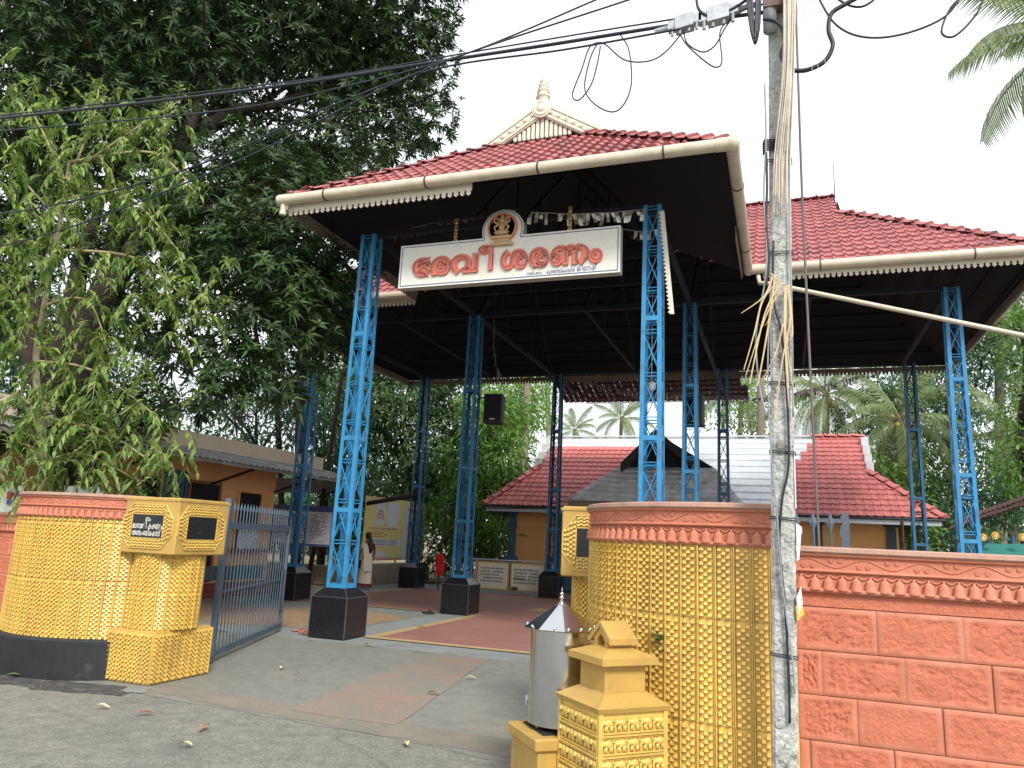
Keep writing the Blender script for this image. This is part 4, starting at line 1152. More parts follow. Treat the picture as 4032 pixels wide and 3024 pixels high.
# ================================================================ LAMP PLINTH
lp = thing('lamp_plinth', 'stepped golden plinth with elephant friezes and a little house shaped lamp niche on top', 'plinth', (5.57, -5.84, 0), rz=PI/4)
MP = org(lp)
def pl(b_, name, m, smooth=False):
    b_.v = [tuple(MP @ Vector(v)) for v in b_.v]; return b_.build(name, m, lp, smooth)
b = MB(); q = .225; b.box((-q, -q, -.02), (q, q, .65)); pl(b, 'plinth_block', M_['gold'])
b = MB(); b.add([(-q-.02, -q-.02, .645), (q+.02, -q-.02, .645), (q+.02, q+.02, .645), (-q-.02, q+.02, .645), (-q-.03, -q-.03, .672), (q+.03, -q-.03, .672), (q+.03, q+.03, .672), (-q-.03, q+.03, .672),
    (-q-.005, -q-.005, .685), (q+.005, -q-.005, .685), (q+.005, q+.005, .685), (-q-.005, q+.005, .685), (-.15, -.15, .735), (.15, -.15, .735), (.15, .15, .735), (-.15, .15, .735)],
    [(3, 2, 1, 0)]+[(i*4+k, i*4+(k+1) % 4, i*4+4+(k+1) % 4, i*4+4+k) for i in range(3) for k in range(4)]+[(12, 13, 14, 15)])
pl(b, 'plinth_cap', M_['gold_flat'])
b = MB(); b.cbox((-.145, -.145, .73), (.145, .145, .90), .006); pl(b, 'lamp_box', M_['gold_flat'])
b = MB(); u = .20; b.add([(-u, -u, .895), (u, -u, .895), (u, u, .895), (-u, u, .895), (-u, -u, .935), (u, -u, .935), (u, u, .935), (-u, u, .935), (-.07, -.07, .985), (.07, -.07, .985), (.07, .07, .985), (-.07, .07, .985)],
    [(3, 2, 1, 0)]+[(i*4+k, i*4+(k+1) % 4, i*4+4+(k+1) % 4, i*4+4+k) for i in range(2) for k in range(4)]+[(8, 9, 10, 11)])
pl(b, 'roof_slab', M_['gold_flat'])
# little gabled niche: walls with an arched opening toward the left face
b = MB()
def niche(poly, x0, x1): 
    n = len(poly); vs = [(x0, y, z) for y, z in poly]+[(x1, y, z) for y, z in poly]
    b.add(vs, [(i, (i+1) % n, n+(i+1) % n, n+i) for i in range(n)]); b.add(vs[:n], [tuple(range(n))]); b.add(vs[n:], [tuple(range(n-1, -1, -1))])
niche([(-.075, 0.940), (-.045, 0.940), (-.045, 1.010), (-.075, 1.030)], -.09, .09); niche([(.075, 0.940), (.075, 1.030), (.045, 1.010), (.045, 0.940)], -.09, .09)
niche([(-.075, 1.030), (-.045, 1.010), (-.02, 1.040), (0, 1.050), (.02, 1.040), (.045, 1.010), (.075, 1.030), (0, 1.100)], -.09, .09)
niche([(-.05, 0.935), (.05, 0.935), (.05, 1.015), (0, 1.045), (-.05, 1.015)], .04, .07)
pl(b, 'lamp_niche', M_['gold_flat'])
b = MB()
for s in (-1, 1): b.add([(-.10, 0, 1.130), (.10, 0, 1.130), (.10, s*.115, 1.035), (-.10, s*.115, 1.035), (-.10, 0, 1.100), (.10, 0, 1.100), (.10, s*.115, 1.000), (-.10, s*.115, 1.000)],
    [(0, 1, 2, 3), (7, 6, 5, 4), (3, 2, 6, 7), (0, 3, 7, 4), (1, 5, 6, 2)])
pl(b, 'niche_roof', M_['gold_flat'])
# elephants marching round the block
def eleph(flip=False):
    b = MB(); s = .078
    def dome(cx_, cz_, rx, rz, d, n=12):
        b.lathe([(1, 0), (.92, .45), (.7, .78), (.38, .95), (0, 1)], n, M=Matrix.Translation((cx_*s, 0, cz_*s)) @ Matrix.Rotation(PI/2, 4, 'X') @ Matrix.Diagonal((rx*s, rz*s, d, 1)))
    dome(.14, .60, .40, .33, .019); dome(-.30, .66, .24, .24, .022); dome(-.20, .62, .12, .20, .027, 8)
    for x in (-.16, -.04, .30, .43): b.tube([(x*s, -.006, .45*s), (x*s, -.007, .02*s)], [.105*s, .085*s], 7)
    b.tube([(-.46*s, -.012, .60*s), (-.54*s, -.013, .36*s), (-.50*s, -.013, .14*s), (-.62*s, -.011, .06*s)], [.10*s, .08*s, .06*s, .035*s], 7)
    b.tube([(.52*s, -.006, .62*s), (.57*s, -.006, .35*s)], .02*s, 5)
    b.tube([(-.44*s, -.018, .44*s), (-.58*s, -.018, .50*s)], [.03*s, .012*s], 5)
    me = b.build('elephant', M_['gold'], mesh_only=True); me.shade_smooth(); return me
EL = eleph()
for fi, (Mf) in enumerate((Matrix.Translation((-q, -q, 0)), Matrix.Translation((-q, q, 0)) @ Matrix.Rotation(-PI/2, 4, 'Z'), Matrix.Translation((q, -q, 0)) @ Matrix.Rotation(PI/2, 4, 'Z'))):
    for r_ in range(6):
        z = .542-r_*.112
        for k in range(5): inst(EL, 'elephant', lp, MP @ Mf @ Matrix.Translation((.045+k*.090, 0, z)))
        b = MB()
        for dz, hh, dd in ((-.006, .010, .012), (-.022, .008, .018), (-.034, .006, .008)):
            b.box((0, -dd, z+dz-hh/2), (2*q, .002, z+dz+hh/2), MP @ Mf)
        for k in range(6): b.lathe([(0, 0), (.006, .004), (.004, .02), (0, .026)], 6, M=MP @ Mf @ Matrix.Translation((k*.09, -.006, z+.052)))
        b.build('moulding', M_['gold'], lp)
for s in ((-q, -q), (q, -q), (-q, q)):
    b = MB(); b.box((s[0]-.014, s[1]-.014, 0), (s[0]+.014, s[1]+.014, .65)); pl(b, 'corner_bead', M_['gold'])
# tuft of green behind the niche
gk = []
b = MB(); r = random.Random(3)
for k in range(26):
    c = Vector((5.83+r.uniform(-.03, .03), -5.70+r.uniform(-.03, .03), .95+r.uniform(0, .12))); a = r.uniform(0, 6.28); L_ = .05
    d = Vector((math.cos(a), math.sin(a), .5))*L_; s = Vector((-math.sin(a), math.cos(a), 0))*.018
    b.add([c, c+d*.5+s, c+d, c+d*.5-s], [(0, 1, 2, 3)])
b.tube([(5.84, -5.67, .6), (5.83, -5.69, .85), (5.83, -5.70, 1.02)], .004, 4)
m_weed = mat('green_weed', (.07, .16, .04), .6, var=.3, vs=20)
tag(b.build('weed', m_weed), 'small green weed sprouting behind the lamp niche against the golden wall', 'plant')

# ================================================================ STEEL COLLECTION CYLINDER
hb_ = thing('collection_box', 'stainless steel cylinder with a riveted conical lid and ball finial', 'donation box', (5.16, -5.58, 0))
cx_, cy_ = 5.16, -5.58
b = MB(); b.lathe([(.200, .44), (.200, 1.03)], 40, (cx_, cy_, 0)); o = b.build('drum', M_['inox'], hb_, smooth=True); smooth_by_angle(o, 30)
b = MB(); b.lathe([(.252, 1.028), (.256, 1.034), (.040, 1.178), (.040, 1.183)], 9, (cx_, cy_, 0), rot=.2); b.lathe([(.252, 1.027), (0, 1.027)], 9, (cx_, cy_, 0), rot=.2); b.build('lid', M_['inox'], hb_)
b = MB(); b.lathe([(0.0298, 1.178), (0.031, 1.184), (0.026, 1.1872), (0.0273, 1.1918), (0.0211, 1.1955), (0.0223, 1.2001), (0.0124, 1.207), (0.0074, 1.2139), (0.0161, 1.2208), (0.0186, 1.2277), (0.0149, 1.2355), (0.0062, 1.2392), (0.0136, 1.2461), (0.0155, 1.253), (0.0112, 1.2599), (0.0037, 1.2645), (0.0062, 1.2737), (0.0025, 1.2875), (0.0, 1.3013)], 16, (cx_, cy_, 0))
o = b.build('finial', M_['inox'], hb_, smooth=True); smooth_by_angle(o, 50)
b = MB(); b.lathe([(.011, 0), (.010, .005), (.006, .010), (0, .011)], 10); rv = b.build('rivet', M_['inox'], mesh_only=True); rv.shade_smooth()
for k in range(16):
    a = k*2*PI/16+.1; inst(rv, 'rivet', hb_, Matrix.Translation((cx_+.228*math.cos(a), cy_+.228*math.sin(a), 1.046)) @ Matrix.Rotation(a, 4, 'Z') @ Matrix.Rotation(R(32), 4, 'Y'))
b = MB(); b.box((-.012, -.008, -.03), (.012, .008, .03)); b.tube([(0, -.01, .02), (0, -.02, .0), (0, -.01, -.02)], .004, 5)
b.v = [(v[0]+cx_-.205, v[1]+cy_-.03, v[2]+.56) for v in b.v]; b.build('hasp', M_['galv'], hb_)
for a in (.8, 2.3, 3.9, 5.4):
    b = MB(); b.tube([(cx_+.15*math.cos(a), cy_+.15*math.sin(a), .40), (cx_+.15*math.cos(a), cy_+.15*math.sin(a), .445)], .014, 8); b.build('foot', M_['gold_flat'], hb_)
pd = thing('box_pedestal', 'plain golden masonry pedestal under the steel cylinder', 'pedestal', (5.16, -5.60, 0), rz=R(40))
b = MB(); b.cbox((-.25, -.25, .33), (.25, .25, .405), .01); b.v = [tuple(org(pd) @ Vector(v)) for v in b.v]; b.build('pedestal_cap', M_['gold_flat'], pd)
b = MB(); b.box((-.225, -.225, -.02), (.225, .225, .332)); b.v = [tuple(org(pd) @ Vector(v)) for v in b.v]; b.build('pedestal_block', M_['gold_flat'], pd)
b = MB(); b.box((-.17, -.17, .405), (.17, .17, .415)); b.v = [tuple(org(pd) @ Vector(v)) for v in b.v]; b.build('base_plate', M_['black'], pd)
# small turned golden post between cylinder and lamp plinth
b = MB(); px_, py_ = 5.375, -5.50
b.lathe([(.105, -.02), (.105, .66), (.115, .68), (.11, .71), (.085, .74), (.07, .765)], 12, (px_, py_, 0))
b.lathe([(.048, .75), (.050, .93), (.060, .945), (.066, .97), (.040, 1.01), (.036, 1.04), (.0, 1.05)], 10, (px_, py_, 0))
o = b.build('turned_post', mat('dull_gold_paint', (.40, .26, .10), .5, .2, var=.2, vs=8, bump=.3, bs=50, bd=.004)); tag(o, 'small dull golden turned post squeezed between steel cylinder and lamp plinth', 'post')

# ================================================================ SHRINE
SHT = tile_mesh('roof_tile', M_['tile_sh'], w=.232, l=.345, h=.022); SHC = cap_mesh('ridge_tile', M_['tile_sh'], l=.40, w=.15, h=.09)
EF, EZ, EL_, ER = 13.5, 2.70, -3.05, 10.85
RF, RZ = 17.5, 5.57
shr = thing('shrine', 'low ochre and blue shrine with red tiled hipped roof behind the pavilion', 'shrine', (3.9, 17, 0))
kS = (RZ-EZ)/(RF-EF); sl_ = math.sqrt(1+kS*kS)
GL = Vector((-1.75, 15.62, EZ+kS*2.12)); GR = Vector((9.10, 15.62, EZ+kS*2.12)); RL_, RRt = -1.95, 9.25
tm = []
WW, LL = .226, .295
# left part of the front slope with its hip, right part with a stepped edge against the metal sheets
tm += slope_grid((EL_, EF, EZ), (1, 0, 0), (0, 1, kS), [(0, 0), (5.0, 0), (6.0, (RF-EF-.62)*sl_), (GL.x-.05-EL_, (RF-EF-.62)*sl_), (GL.x-EL_, 2.12*sl_)], WW, LL)
tm += slope_grid((EL_, EF, EZ), (1, 0, 0), (0, 1, kS), [(9.55, 0), (ER-EL_, 0), (GR.x-EL_, 2.12*sl_), (GR.x+.02-EL_, (RF-EF)*sl_), (10.75, (RF-EF)*sl_), (9.6, 1.6)], WW, LL)
lay_tiles(tm, SHT, shr, M_['tile_sh'], 290)
V, F = bake(SHT, slope_grid((EL_, RF*2-EF, EZ), (0, -1, 0), tuple(Vector((GL.x-EL_, 0, GL.z-EZ))), [(0, 0), (8, 0), (5.9, 2.0), (2.1, 2.0)], WW, LL)+slope_grid((ER, EF, EZ), (0, 1, 0), tuple(Vector((GR.x-ER, 0, GR.z-EZ))), [(0, 0), (8, 0), (5.9, 2.0), (2.1, 2.0)], WW, LL))
np_mesh('end_tile_field', V, F, M_['tile_sh'], shr, kind='stuff')
cap_line(SHC, 'ridge_tile', shr, (EL_, EF, EZ+.04), (GL.x, GL.y, GL.z+.05), .42); cap_line(SHC, 'ridge_tile', shr, (ER, EF, EZ+.04), (GR.x, GR.y, GR.z+.05), .42)
cap_line(SHC, 'ridge_tile', shr, (7.55, RF, RZ+.03), (RRt+.05, RF, RZ+.03), .42)
# bright metal sheets laid horizontally over the middle of the roof, each course lapping
n = 12
for k in range(n):
    t0, t1 = k/n*(RF-EF), (k+1)/n*(RF-EF); b = MB()
    x0, x1 = (1.6, 8.1) if k < n-2 else (RL_-.1, 8.1)
    z0, z1 = EZ+kS*t0, EZ+kS*t1
    b.add([(x0, EF+t0-.02, z0-.005), (x1, EF+t0-.02, z0-.005), (x1, EF+t1, z1-.03), (x0, EF+t1, z1-.03), (x0, EF+t0-.02, z0-.04), (x1, EF+t0-.02, z0-.04)], [(0, 1, 2, 3), (4, 5, 1, 0)])
    b.build('metal_sheet', M_['alu'], shr)
b = MB(); b.bar((RL_-.1, RF, RZ+.03), (7.6, RF, RZ+.03), .22, .05); b.build('ridge_flashing', M_['alu'], shr)
for x, s in ((GL.x, -1), (GR.x, 1)):
    b = MB(); zz = EZ+kS*2.12
    b.add([(x+s*.02, 15.62, zz-.03), (x+s*.02, 19.38, zz-.03), (x+s*.12, RF, RZ+.02)], [(0, 1, 2)]); 
    for k in range(4): b.box((min(x, x+s*.22), 15.62+k*.42, zz+k*.33), (max(x, x+s*.22), 15.62+k*.42+.5, zz+k*.33+.28))
    b.build('gable_end', M_['alu'], shr)
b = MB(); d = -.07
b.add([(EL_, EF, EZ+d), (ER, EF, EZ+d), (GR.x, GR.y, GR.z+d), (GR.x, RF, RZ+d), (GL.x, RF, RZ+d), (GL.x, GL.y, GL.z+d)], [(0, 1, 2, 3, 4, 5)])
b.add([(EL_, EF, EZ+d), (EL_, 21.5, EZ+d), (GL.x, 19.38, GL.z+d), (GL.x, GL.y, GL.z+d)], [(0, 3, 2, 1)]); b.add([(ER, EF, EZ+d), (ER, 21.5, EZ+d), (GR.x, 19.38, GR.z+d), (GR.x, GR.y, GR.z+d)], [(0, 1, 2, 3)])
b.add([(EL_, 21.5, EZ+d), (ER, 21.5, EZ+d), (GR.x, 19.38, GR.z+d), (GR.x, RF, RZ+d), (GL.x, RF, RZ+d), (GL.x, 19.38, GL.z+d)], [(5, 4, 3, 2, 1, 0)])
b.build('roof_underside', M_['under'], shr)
b = MB(); b.box((EL_+.1, EF+.02, 2.50), (ER-.1, EF+.06, 2.64)); b.box((EL_+.1, EF+.06, 2.50), (EL_+.14, 21.3, 2.64)); b.build('fascia', M_['galv'], shr)
b = MB(); b.tube([(EL_, EF-.02, 2.66), (ER, EF-.02, 2.66)], .035, 8); b.build('gutter', M_['cable'], shr)
b = MB(); b.tube([(9.75, EF, 2.6), (9.75, EF, 0)], .04, 8); b.build('downpipe', mat('dark_brown_pipe', (.06, .02, .02), .6), shr)
# walls
WF = 14.35
b = MB(); b.box((-2.35, WF, 0), (9.75, 20.6, 2.68)); b.build('wall', M_['ochre'], shr)
b = MB(); b.box((-2.5, WF-.22, .0), (9.9, WF+.02, .42)); b.box((-2.45, WF-.14, .42), (9.85, WF+.02, .62)); b.box((-2.40, WF-.08, .62), (9.80, WF+.02, .78)); b.build('plinth', M_['navy'], shr)
b = MB(); b.box((-2.48, WF-.20, .41), (9.88, WF-.13, .46)); b.build('plinth_band', M_['maroon'], shr)
def pilaster(x, m=M_['navy']):
    b = MB(); b.box((x-.13, WF-.07, .78), (x+.13, WF+.01, 2.68)); b.box((x-.19, WF-.09, 2.45), (x+.19, WF+.01, 2.55)); b.box((x-.23, WF-.11, 2.55), (x+.23, WF+.01, 2.68)); b.box((x-.19, WF-.09, .78), (x+.19, WF+.01, .90))
    # stepped brackets that round the panel corners
    for s in (-1, 1):
        b.add([(x+s*.13, WF-.05, .78), (x+s*.40, WF-.05, .78), (x+s*.36, WF-.05, .86), (x+s*.26, WF-.05, .90), (x+s*.22, WF-.05, 1.0), (x+s*.13, WF-.05, 1.06),
               (x+s*.13, WF, .78), (x+s*.40, WF, .78), (x+s*.36, WF, .86), (x+s*.26, WF, .90), (x+s*.22, WF, 1.0), (x+s*.13, WF, 1.06)],
              [(0, 1, 2, 3, 4, 5) if s > 0 else (5, 4, 3, 2, 1, 0), (1, 7, 8, 2), (2, 8, 9, 3), (3, 9, 10, 4), (4, 10, 11, 5)])
    b.build('pilaster', m, shr)
for x in (-2.25, -.62, .95, 2.5): pilaster(x)
for x in (7.55, 9.55): pilaster(x, mat('slate_grey_paint', (.06, .07, .09), .7))
b = MB(); b.box((1.2, WF-.03, .2), (4.6, WF+.005, 2.3)); b.build('doorway', M_['dark'], shr)
# front porch of the shrine with weathered grey sheets and a dark gable
py = 12.3; pz = 2.86; pL, pR = .22, 5.50; gL = Vector((1.64,13.4,4.01)); gR = Vector((4.63,13.4,4.02)); ap = Vector((2.85,13.3,5.15))
n = 7
for k in range(n):
    t0, t1 = k/n, (k+1)/n; b = MB()
    a = Vector((pL, py, pz)).lerp(gL, t0); c = Vector((pR, py, pz)).lerp(gR, t0); a2 = Vector((pL, py, pz)).lerp(gL, t1); c2 = Vector((pR, py, pz)).lerp(gR, t1)
    up = Vector((0, -.03, .06)); b.add([a+up, c+up, c2+up*.3, a2+up*.3, a, c], [(0, 1, 2, 3), (4, 5, 1, 0)])
    b.build('porch_sheet', M_['slate'], shr)
b = MB()
ax = ap.x
for s, gq, e in ((-1, gL, pL), (1, gR, pR)):
    q_ = [Vector((e, py, pz)), gq, Vector((ax, 13.2, ap.z-.05)), Vector((ax, 17.3, ap.z-.05)), Vector((gq.x, 16.2, gq.z)), Vector((e, 14.6, pz))]
    b.add(q_, [(0, 1, 2, 3, 4, 5) if s > 0 else (5, 4, 3, 2, 1, 0)])
b.build('porch_side_roof', M_['slate'], shr)
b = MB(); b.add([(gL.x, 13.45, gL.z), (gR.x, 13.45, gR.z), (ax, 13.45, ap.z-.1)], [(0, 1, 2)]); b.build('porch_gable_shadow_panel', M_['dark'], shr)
b = MB()
for e in (Vector((1.76,12.95,4.11)), Vector((4.16,12.95,4.11))):
    b.add([Vector((ax, 12.95, ap.z+.06)), e, e-Vector((0, 0, .26)), Vector((ax, 12.95, ap.z-.22)), Vector((ax, 13.6, ap.z+.06)), e+Vector((0, .6, 0)), e+Vector((0, .6, -.26)), Vector((ax, 13.6, ap.z-.22))],
          [(0, 1, 2, 3), (7, 6, 5, 4), (0, 4, 5, 1), (3, 2, 6, 7), (1, 5, 6, 2)])
b.build('porch_verge', M_['darkwood'], shr)
b = MB(); b.box((pL+.05, py+.02, pz-.24), (pR-.05, py+.08, pz-.02)); b.build('porch_fascia', mat('old_wood_board', (.22, .17, .12), .8, var=.2), shr)
for x in (.5, 5.2): 
    b = MB(); b.box((x-.12, py+.3, 0), (x+.12, py+.55, pz-.05)); b.build('porch_post', M_['ochre'], shr)
for k, (dx, dz) in enumerate(((0, 0), (.05, -.16))):
    inst(TILE, 'loose_tile', shr, Matrix(((1, 0, 0, 1.35-k*.06), (0, .75, -.66, 12.83-k*.2), (0, .66, .75, 3.36-k*.22), (0, 0, 0, 1))))
# small plinth light spots
# ================================================================ OFFICE BUILDING
OL = -6.5
off = thing('office_building', 'peach office building with grey sheet awning and stained parapet behind the left gate leaf', 'building', (-9, 3, 0))
y0, y1 = -5.5, 8.3
b = MB(); b.box((-11.5, y0, 0), (OL, y1-1.55, 3.3)); b.build('wall', M_['office'], off)
b = MB(); b.box((-11.5, y0, 3.3), (OL+.05, y1+.55, 3.72)); b.build('parapet', M_['office_top'], off)
b = MB(); b.box((OL-.02, y0, .28), (OL+.03, 6.6, .62)); b.build('dado', M_['navy'], off)
b = MB(); b.box((OL-.02, y0, 0), (OL+.5, 6.9, .22)); b.box((OL-.02, y0, 0), (OL+.9, 6.9, .10)); b.build('step', M_['maroon'], off)
nS = 70; b = MB()      # corrugated awning
def zc(k): return .018*math.cos(k*PI)
ys = [y0+(y1+.9-y0)*k/(nS*2) for k in range(nS*2+1)]
vs = []
for k, y in enumerate(ys): vs += [(OL, y, 3.37+zc(k)), (-5.15, y, 3.02+zc(k)), (OL, y, 3.36+zc(k)), (-5.15, y, 3.01+zc(k))]
b.add(vs, [(4*k, 4*k+1, 4*k+5, 4*k+4) for k in range(nS*2)]+[(4*k+6, 4*k+7, 4*k+3, 4*k+2) for k in range(nS*2)]+[(4*k+1, 4*k+3, 4*k+7, 4*k+5) for k in range(nS*2)])
b.build('awning', M_['asb'], off)
b = MB()
vs = [(-11.5, y1+.9, 3.3), (-5.15, y1+.9, 3.0), (-5.6, y1+1.9, 2.75), (-11.5, y1+1.9, 2.75)]; b.add(vs, [(0, 1, 2, 3)]); b.build('end_awning', M_['asb'], off)
b = MB(); b.box((-5.22, y0, 2.93), (-5.17, y1+.9, 3.0)); b.build('awning_edge', M_['asb'], off)
b = MB()
for y in (1.2, 4.2, 6.7, 8.8): b = MB(); b.bar((OL, y, 2.55), (-5.2, y, 2.95), .05, .05); b.build('awning_strut', M_['cable'], off)
b = MB(); b.tube([(-5.3, 8.9, 2.9), (-6.6, 9.0, 1.9)], .035, 6); b.build('awning_strut', M_['cable'], off)
def opening(name, ya, yb, za, zb, m, frame=True, fm=None):
    b = MB(); b.box((OL-.02, ya, za), (OL+.012, yb, zb)); o = b.build(name, m, off)
    if frame:
        f_ = MB()
        for (a, c, e, g_) in ((ya-.07, ya, za, zb+.07), (yb, yb+.07, za, zb+.07), (ya, yb, zb, zb+.07)): f_.box((OL-.01, a, e), (OL+.05, c, g_))
        f_.build('frame', fm or M_['office'], o)
    return o
yy = lambda q: q[1]
opening('window', yy((-6.5,2.08,2.25)), yy((-6.5,2.63,2.29)), .9, 2.6, M_['dark'])
o = opening('shutter', yy((-6.5,2.75,2.3)), yy((-6.5,3.37,2.34)), .3, 2.72, M_['navy'], fm=M_['navy'])
for k in range(9):
    b = MB(); a, c = yy((-6.5,2.75,2.3))+.12, yy((-6.5,3.37,2.34))-.12; b.box((OL+.01, a, 1.0+k*.17), (OL+.03, c, 1.13+k*.17)); b.build('shutter_slat', M_['cable'], o)
opening('doorway', yy((-6.5,3.56,2.35)), yy((-6.5,4.53,2.43)), .25, 2.55, M_['dark'], fm=mat('brown_frame', (.25, .11, .05), .7))
o = opening('window', yy((-6.5,5.3,2.02)), yy((-6.5,6.16,2.06)), 1.05, 2.45, M_['dark'])
b = MB(); b.box((OL+.05, yy((-6.5,5.3,2.02))-.2, .95), (OL+.25, yy((-6.5,6.16,2.06))+.25, 1.03)); b.build('sill', M_['maroon'], o)
b = MB(); b.box((OL+.06, yy((-6.5,5.34,2.02)), 1.04), (OL+.08, yy((-6.5,6.12,2.06)), 1.62)); b.build('paper_notice', M_['white_b'], o)
# posters by the fence at the far left edge and under the young tree
ps = thing('poster_board', 'printed board with a purple arch showing above the wall at the left edge', 'board', (-3.2, -2.35, 0))
q0 = Vector((-4.62,-2.35,1.54)); q1 = Vector((-4.21,-2.35,2.04))
b = MB(); b.box((q0.x-1.0, -2.37, q0.z), (q1.x, -2.33, q1.z)); b.build('panel', mat('pale_green_print', (.55, .66, .60), .6), ps)
b = MB(); c = Vector((-4.23,-2.4,1.84)); b.lathe([(0, 0), (.09, 0), (.09, .01), (0, .01)], 18, M=Matrix.Translation((c.x, -2.375, c.z)) @ Matrix.Rotation(PI/2, 4, 'X') @ Matrix.Diagonal((1, 1.3, 1, 1))); b.build('arch_print', M_['purple'], ps)
b = MB(); b.lathe([(0, 0), (.075, .02), (.03, .09), (.02, .15), (0, .2)], 8, (c.x, -2.395, c.z-.13)); b.build('gilt_print', M_['brass'], ps)
b = MB(); c = Vector((-4.41,-2.4,1.86)); b.box((c.x-.05, -2.39, c.z-.02), (c.x+.04, -2.375, c.z+.09)); b.build('red_print', M_['ink_r'], ps)
b = MB(); b.box((c.x-.04, -2.39, c.z-.10), (c.x+.03, -2.375, c.z-.03)); b.build('blue_print', M_['line_blue'], ps)
b = MB(); b.tube([(q1.x-.3, -2.30, 0), (q1.x-.3, -2.30, q1.z)], .02, 6); b.build('post', M_['galv'], ps)
wb = thing('banner', 'white banner with small red letters peeping over the left curved wall', 'banner', (-1.6, -1.6, 0))
q0 = Vector((-4.53,-1.6,1.83)); q1 = Vector((-3.51,-1.6,2.1))
b = MB(); b.box((q0.x, -1.61, q0.z-.3), (q1.x, -1.59, q1.z)); b.build('cloth', M_['white_b'], wb)
put_text('\u0d15\u0d3f \u0d30\u0d35\u0d3f \u0d15\u0d38 \u0d2f\u0d28', .1, q0.x+.05, q1.x-.2, q1.z-.16, -1.615, M_['ink_r'], wb, 'letter', extrude=.001)
for x in (q0.x+.05, q1.x-.05):
    b = MB(); b.tube([(x, -1.57, 0), (x, -1.57, q1.z)], .015, 6); b.build('post', M_['galv'], wb)

# ================================================================ BOARDS IN THE YARD
def text_lines(parent, x0, x1, z0, z1, y, m, n, seed, fill=.55, cols=1, axis='x', L=0):
    """rows of short dashes that read as unreadably small print"""
    r = random.Random(seed); b = MB()
    for k in range(n):
        z = z1-(k+.5)*(z1-z0)/n; hh = (z1-z0)/n*.26
        for c in range(cols):
            a = x0+(x1-x0)*c/cols; e = a+(x1-x0)/cols*.93; x = a
            while x < e:
                w = r.uniform(.03, .10)
                if r.random() < fill+.25 and x+w < e:
                    if axis == 'x': b.box((x, y-.003, z-hh), (x+w, y, z+hh))
                    else: b.box((y, x, z-hh), (y+.003, x+w, z+hh))
                x += w+.02
                if r.random() > fill+.3: break
    return b.build('print_line', m, parent, kind='stuff')
nb_ = thing('notice_board', 'large blue framed notice board with rows of small print beside the office', 'notice board', (-5.6, 8.6, 0))
qa = Vector((-7.88,8.6,1.05)); qb = Vector((-5.74,8.6,2.21))
zb_ = Vector((-5.74,8.6,1.12)).z; zt_ = Vector((-5.71,8.6,2.28)).z
b = MB(); b.box((qa.x, 8.58, zb_), (qb.x, 8.64, zt_)); b.build('frame', M_['line_blue'], nb_)
b = MB(); b.box((qa.x+.07, 8.565, zb_+.07), (qb.x-.07, 8.58, zt_-.17)); b.build('panel', M_['white_b'], nb_)
text_lines(nb_, qa.x+.12, qb.x-.15, zb_+.12, zt_-.22, 8.563, M_['ink_b'], 20, 5, .6, 3)
for x in (qa.x+.1, qb.x-.1):
    b = MB(); b.tube([(x, 8.68, 0), (x, 8.68, zt_-.1)], .03, 6); b.build('post', M_['cable'], nb_)
bn = thing('hoarding', 'large yellow printed hoarding on a low plaster wall left of the far pedestal', 'hoarding', (-5.75, 12.5, 0))
BL = -5.72; ya, yb = 10.3, 14.6
def bb(name, ya_, yb_, z0, z1, m, d=.0): b = MB(); b.box((BL-.03, ya_, z0), (BL+d, yb_, z1)); return b.build(name, m, bn)
bb('panel', ya, yb, .72, 2.72, M_['yellow_b']); bb('side_panel', 12.95, 14.45, .78, 2.55, M_['white_b'], .006); bb('red_strip', ya+.1, 12.9, .74, .80, M_['ink_p'], .006)
o = bb('portrait_panel', 10.95, 11.55, 1.85, 2.6, M_['white_b'], .006); bb('map_panel', 11.75, 12.5, 1.80, 2.6, M_['white_b'], .006); bb('text_panel', ya+.2, 12.8, 1.18, 1.40, M_['white_b'], .006); bb('text_panel', 10.95, 11.7, .84, 1.02, M_['white_b'], .006)
b = MB()
for r0, r1 in ((.20, .24), (.12, .16), (.05, .08)):
    for k in range(12):
        a0, a1 = PI*k/12, PI*(k+1)/12; f_ = lambda r, a: (BL+.012, 11.25+r*math.cos(a), 2.02+r*1.3*math.sin(a))
        b.add([f_(r0, a0), f_(r1, a0), f_(r1, a1), f_(r0, a1)], [(0, 1, 2, 3)])
b.build('arch_print', M_['ink_o'], o)
text_lines(bn, ya+.3, 12.7, 1.68, 1.78, BL+.007, M_['ink_p'], 1, 3, .7, 1, 'y'); text_lines(bn, ya+.3, 12.7, 1.44, 1.64, BL+.001, M_['ink_o'], 3, 4, .6, 1, 'y'); text_lines(bn, ya+.3, 12.7, 1.2, 1.38, BL+.007, M_['ink_b'], 3, 6, .7, 1, 'y')
text_lines(bn, ya+.3, 12.7, 1.03, 1.16, BL+.001, M_['ink_o'], 2, 7, .6, 1, 'y'); text_lines(bn, 13.2, 14.3, .9, 2.3, BL+.007, M_['ink_b'], 22, 8, .6, 2, 'y'); text_lines(bn, 13.1, 14.3, 2.36, 2.48, BL+.007, M_['ink_r'], 2, 9, .8, 1, 'y')
for y in (10.6, 12.6, 14.3):
    b = MB(); b.tube([(BL-.06, y, 0), (BL-.06, y, 2.7)], .025, 6); b.build('post', M_['cable'], bn)
lw = MB(); lw.cbox((-5.95, 9.3, -.03), (-5.60, 14.9, .62), .03)
plw = mat('stained_plaster', (.30, .25, .18), .95, var=.2, bump=.8, bs=14, stain=(.08, .07, .05), sa=.8, ss=2.5, bd=.03)
tag(lw.build('low_wall', plw), 'low stained plaster wall below the yellow hoarding', 'wall')
lw = MB(); lw.cbox((-9.0, 9.6, -.03), (-6.3, 9.9, .55), .03)
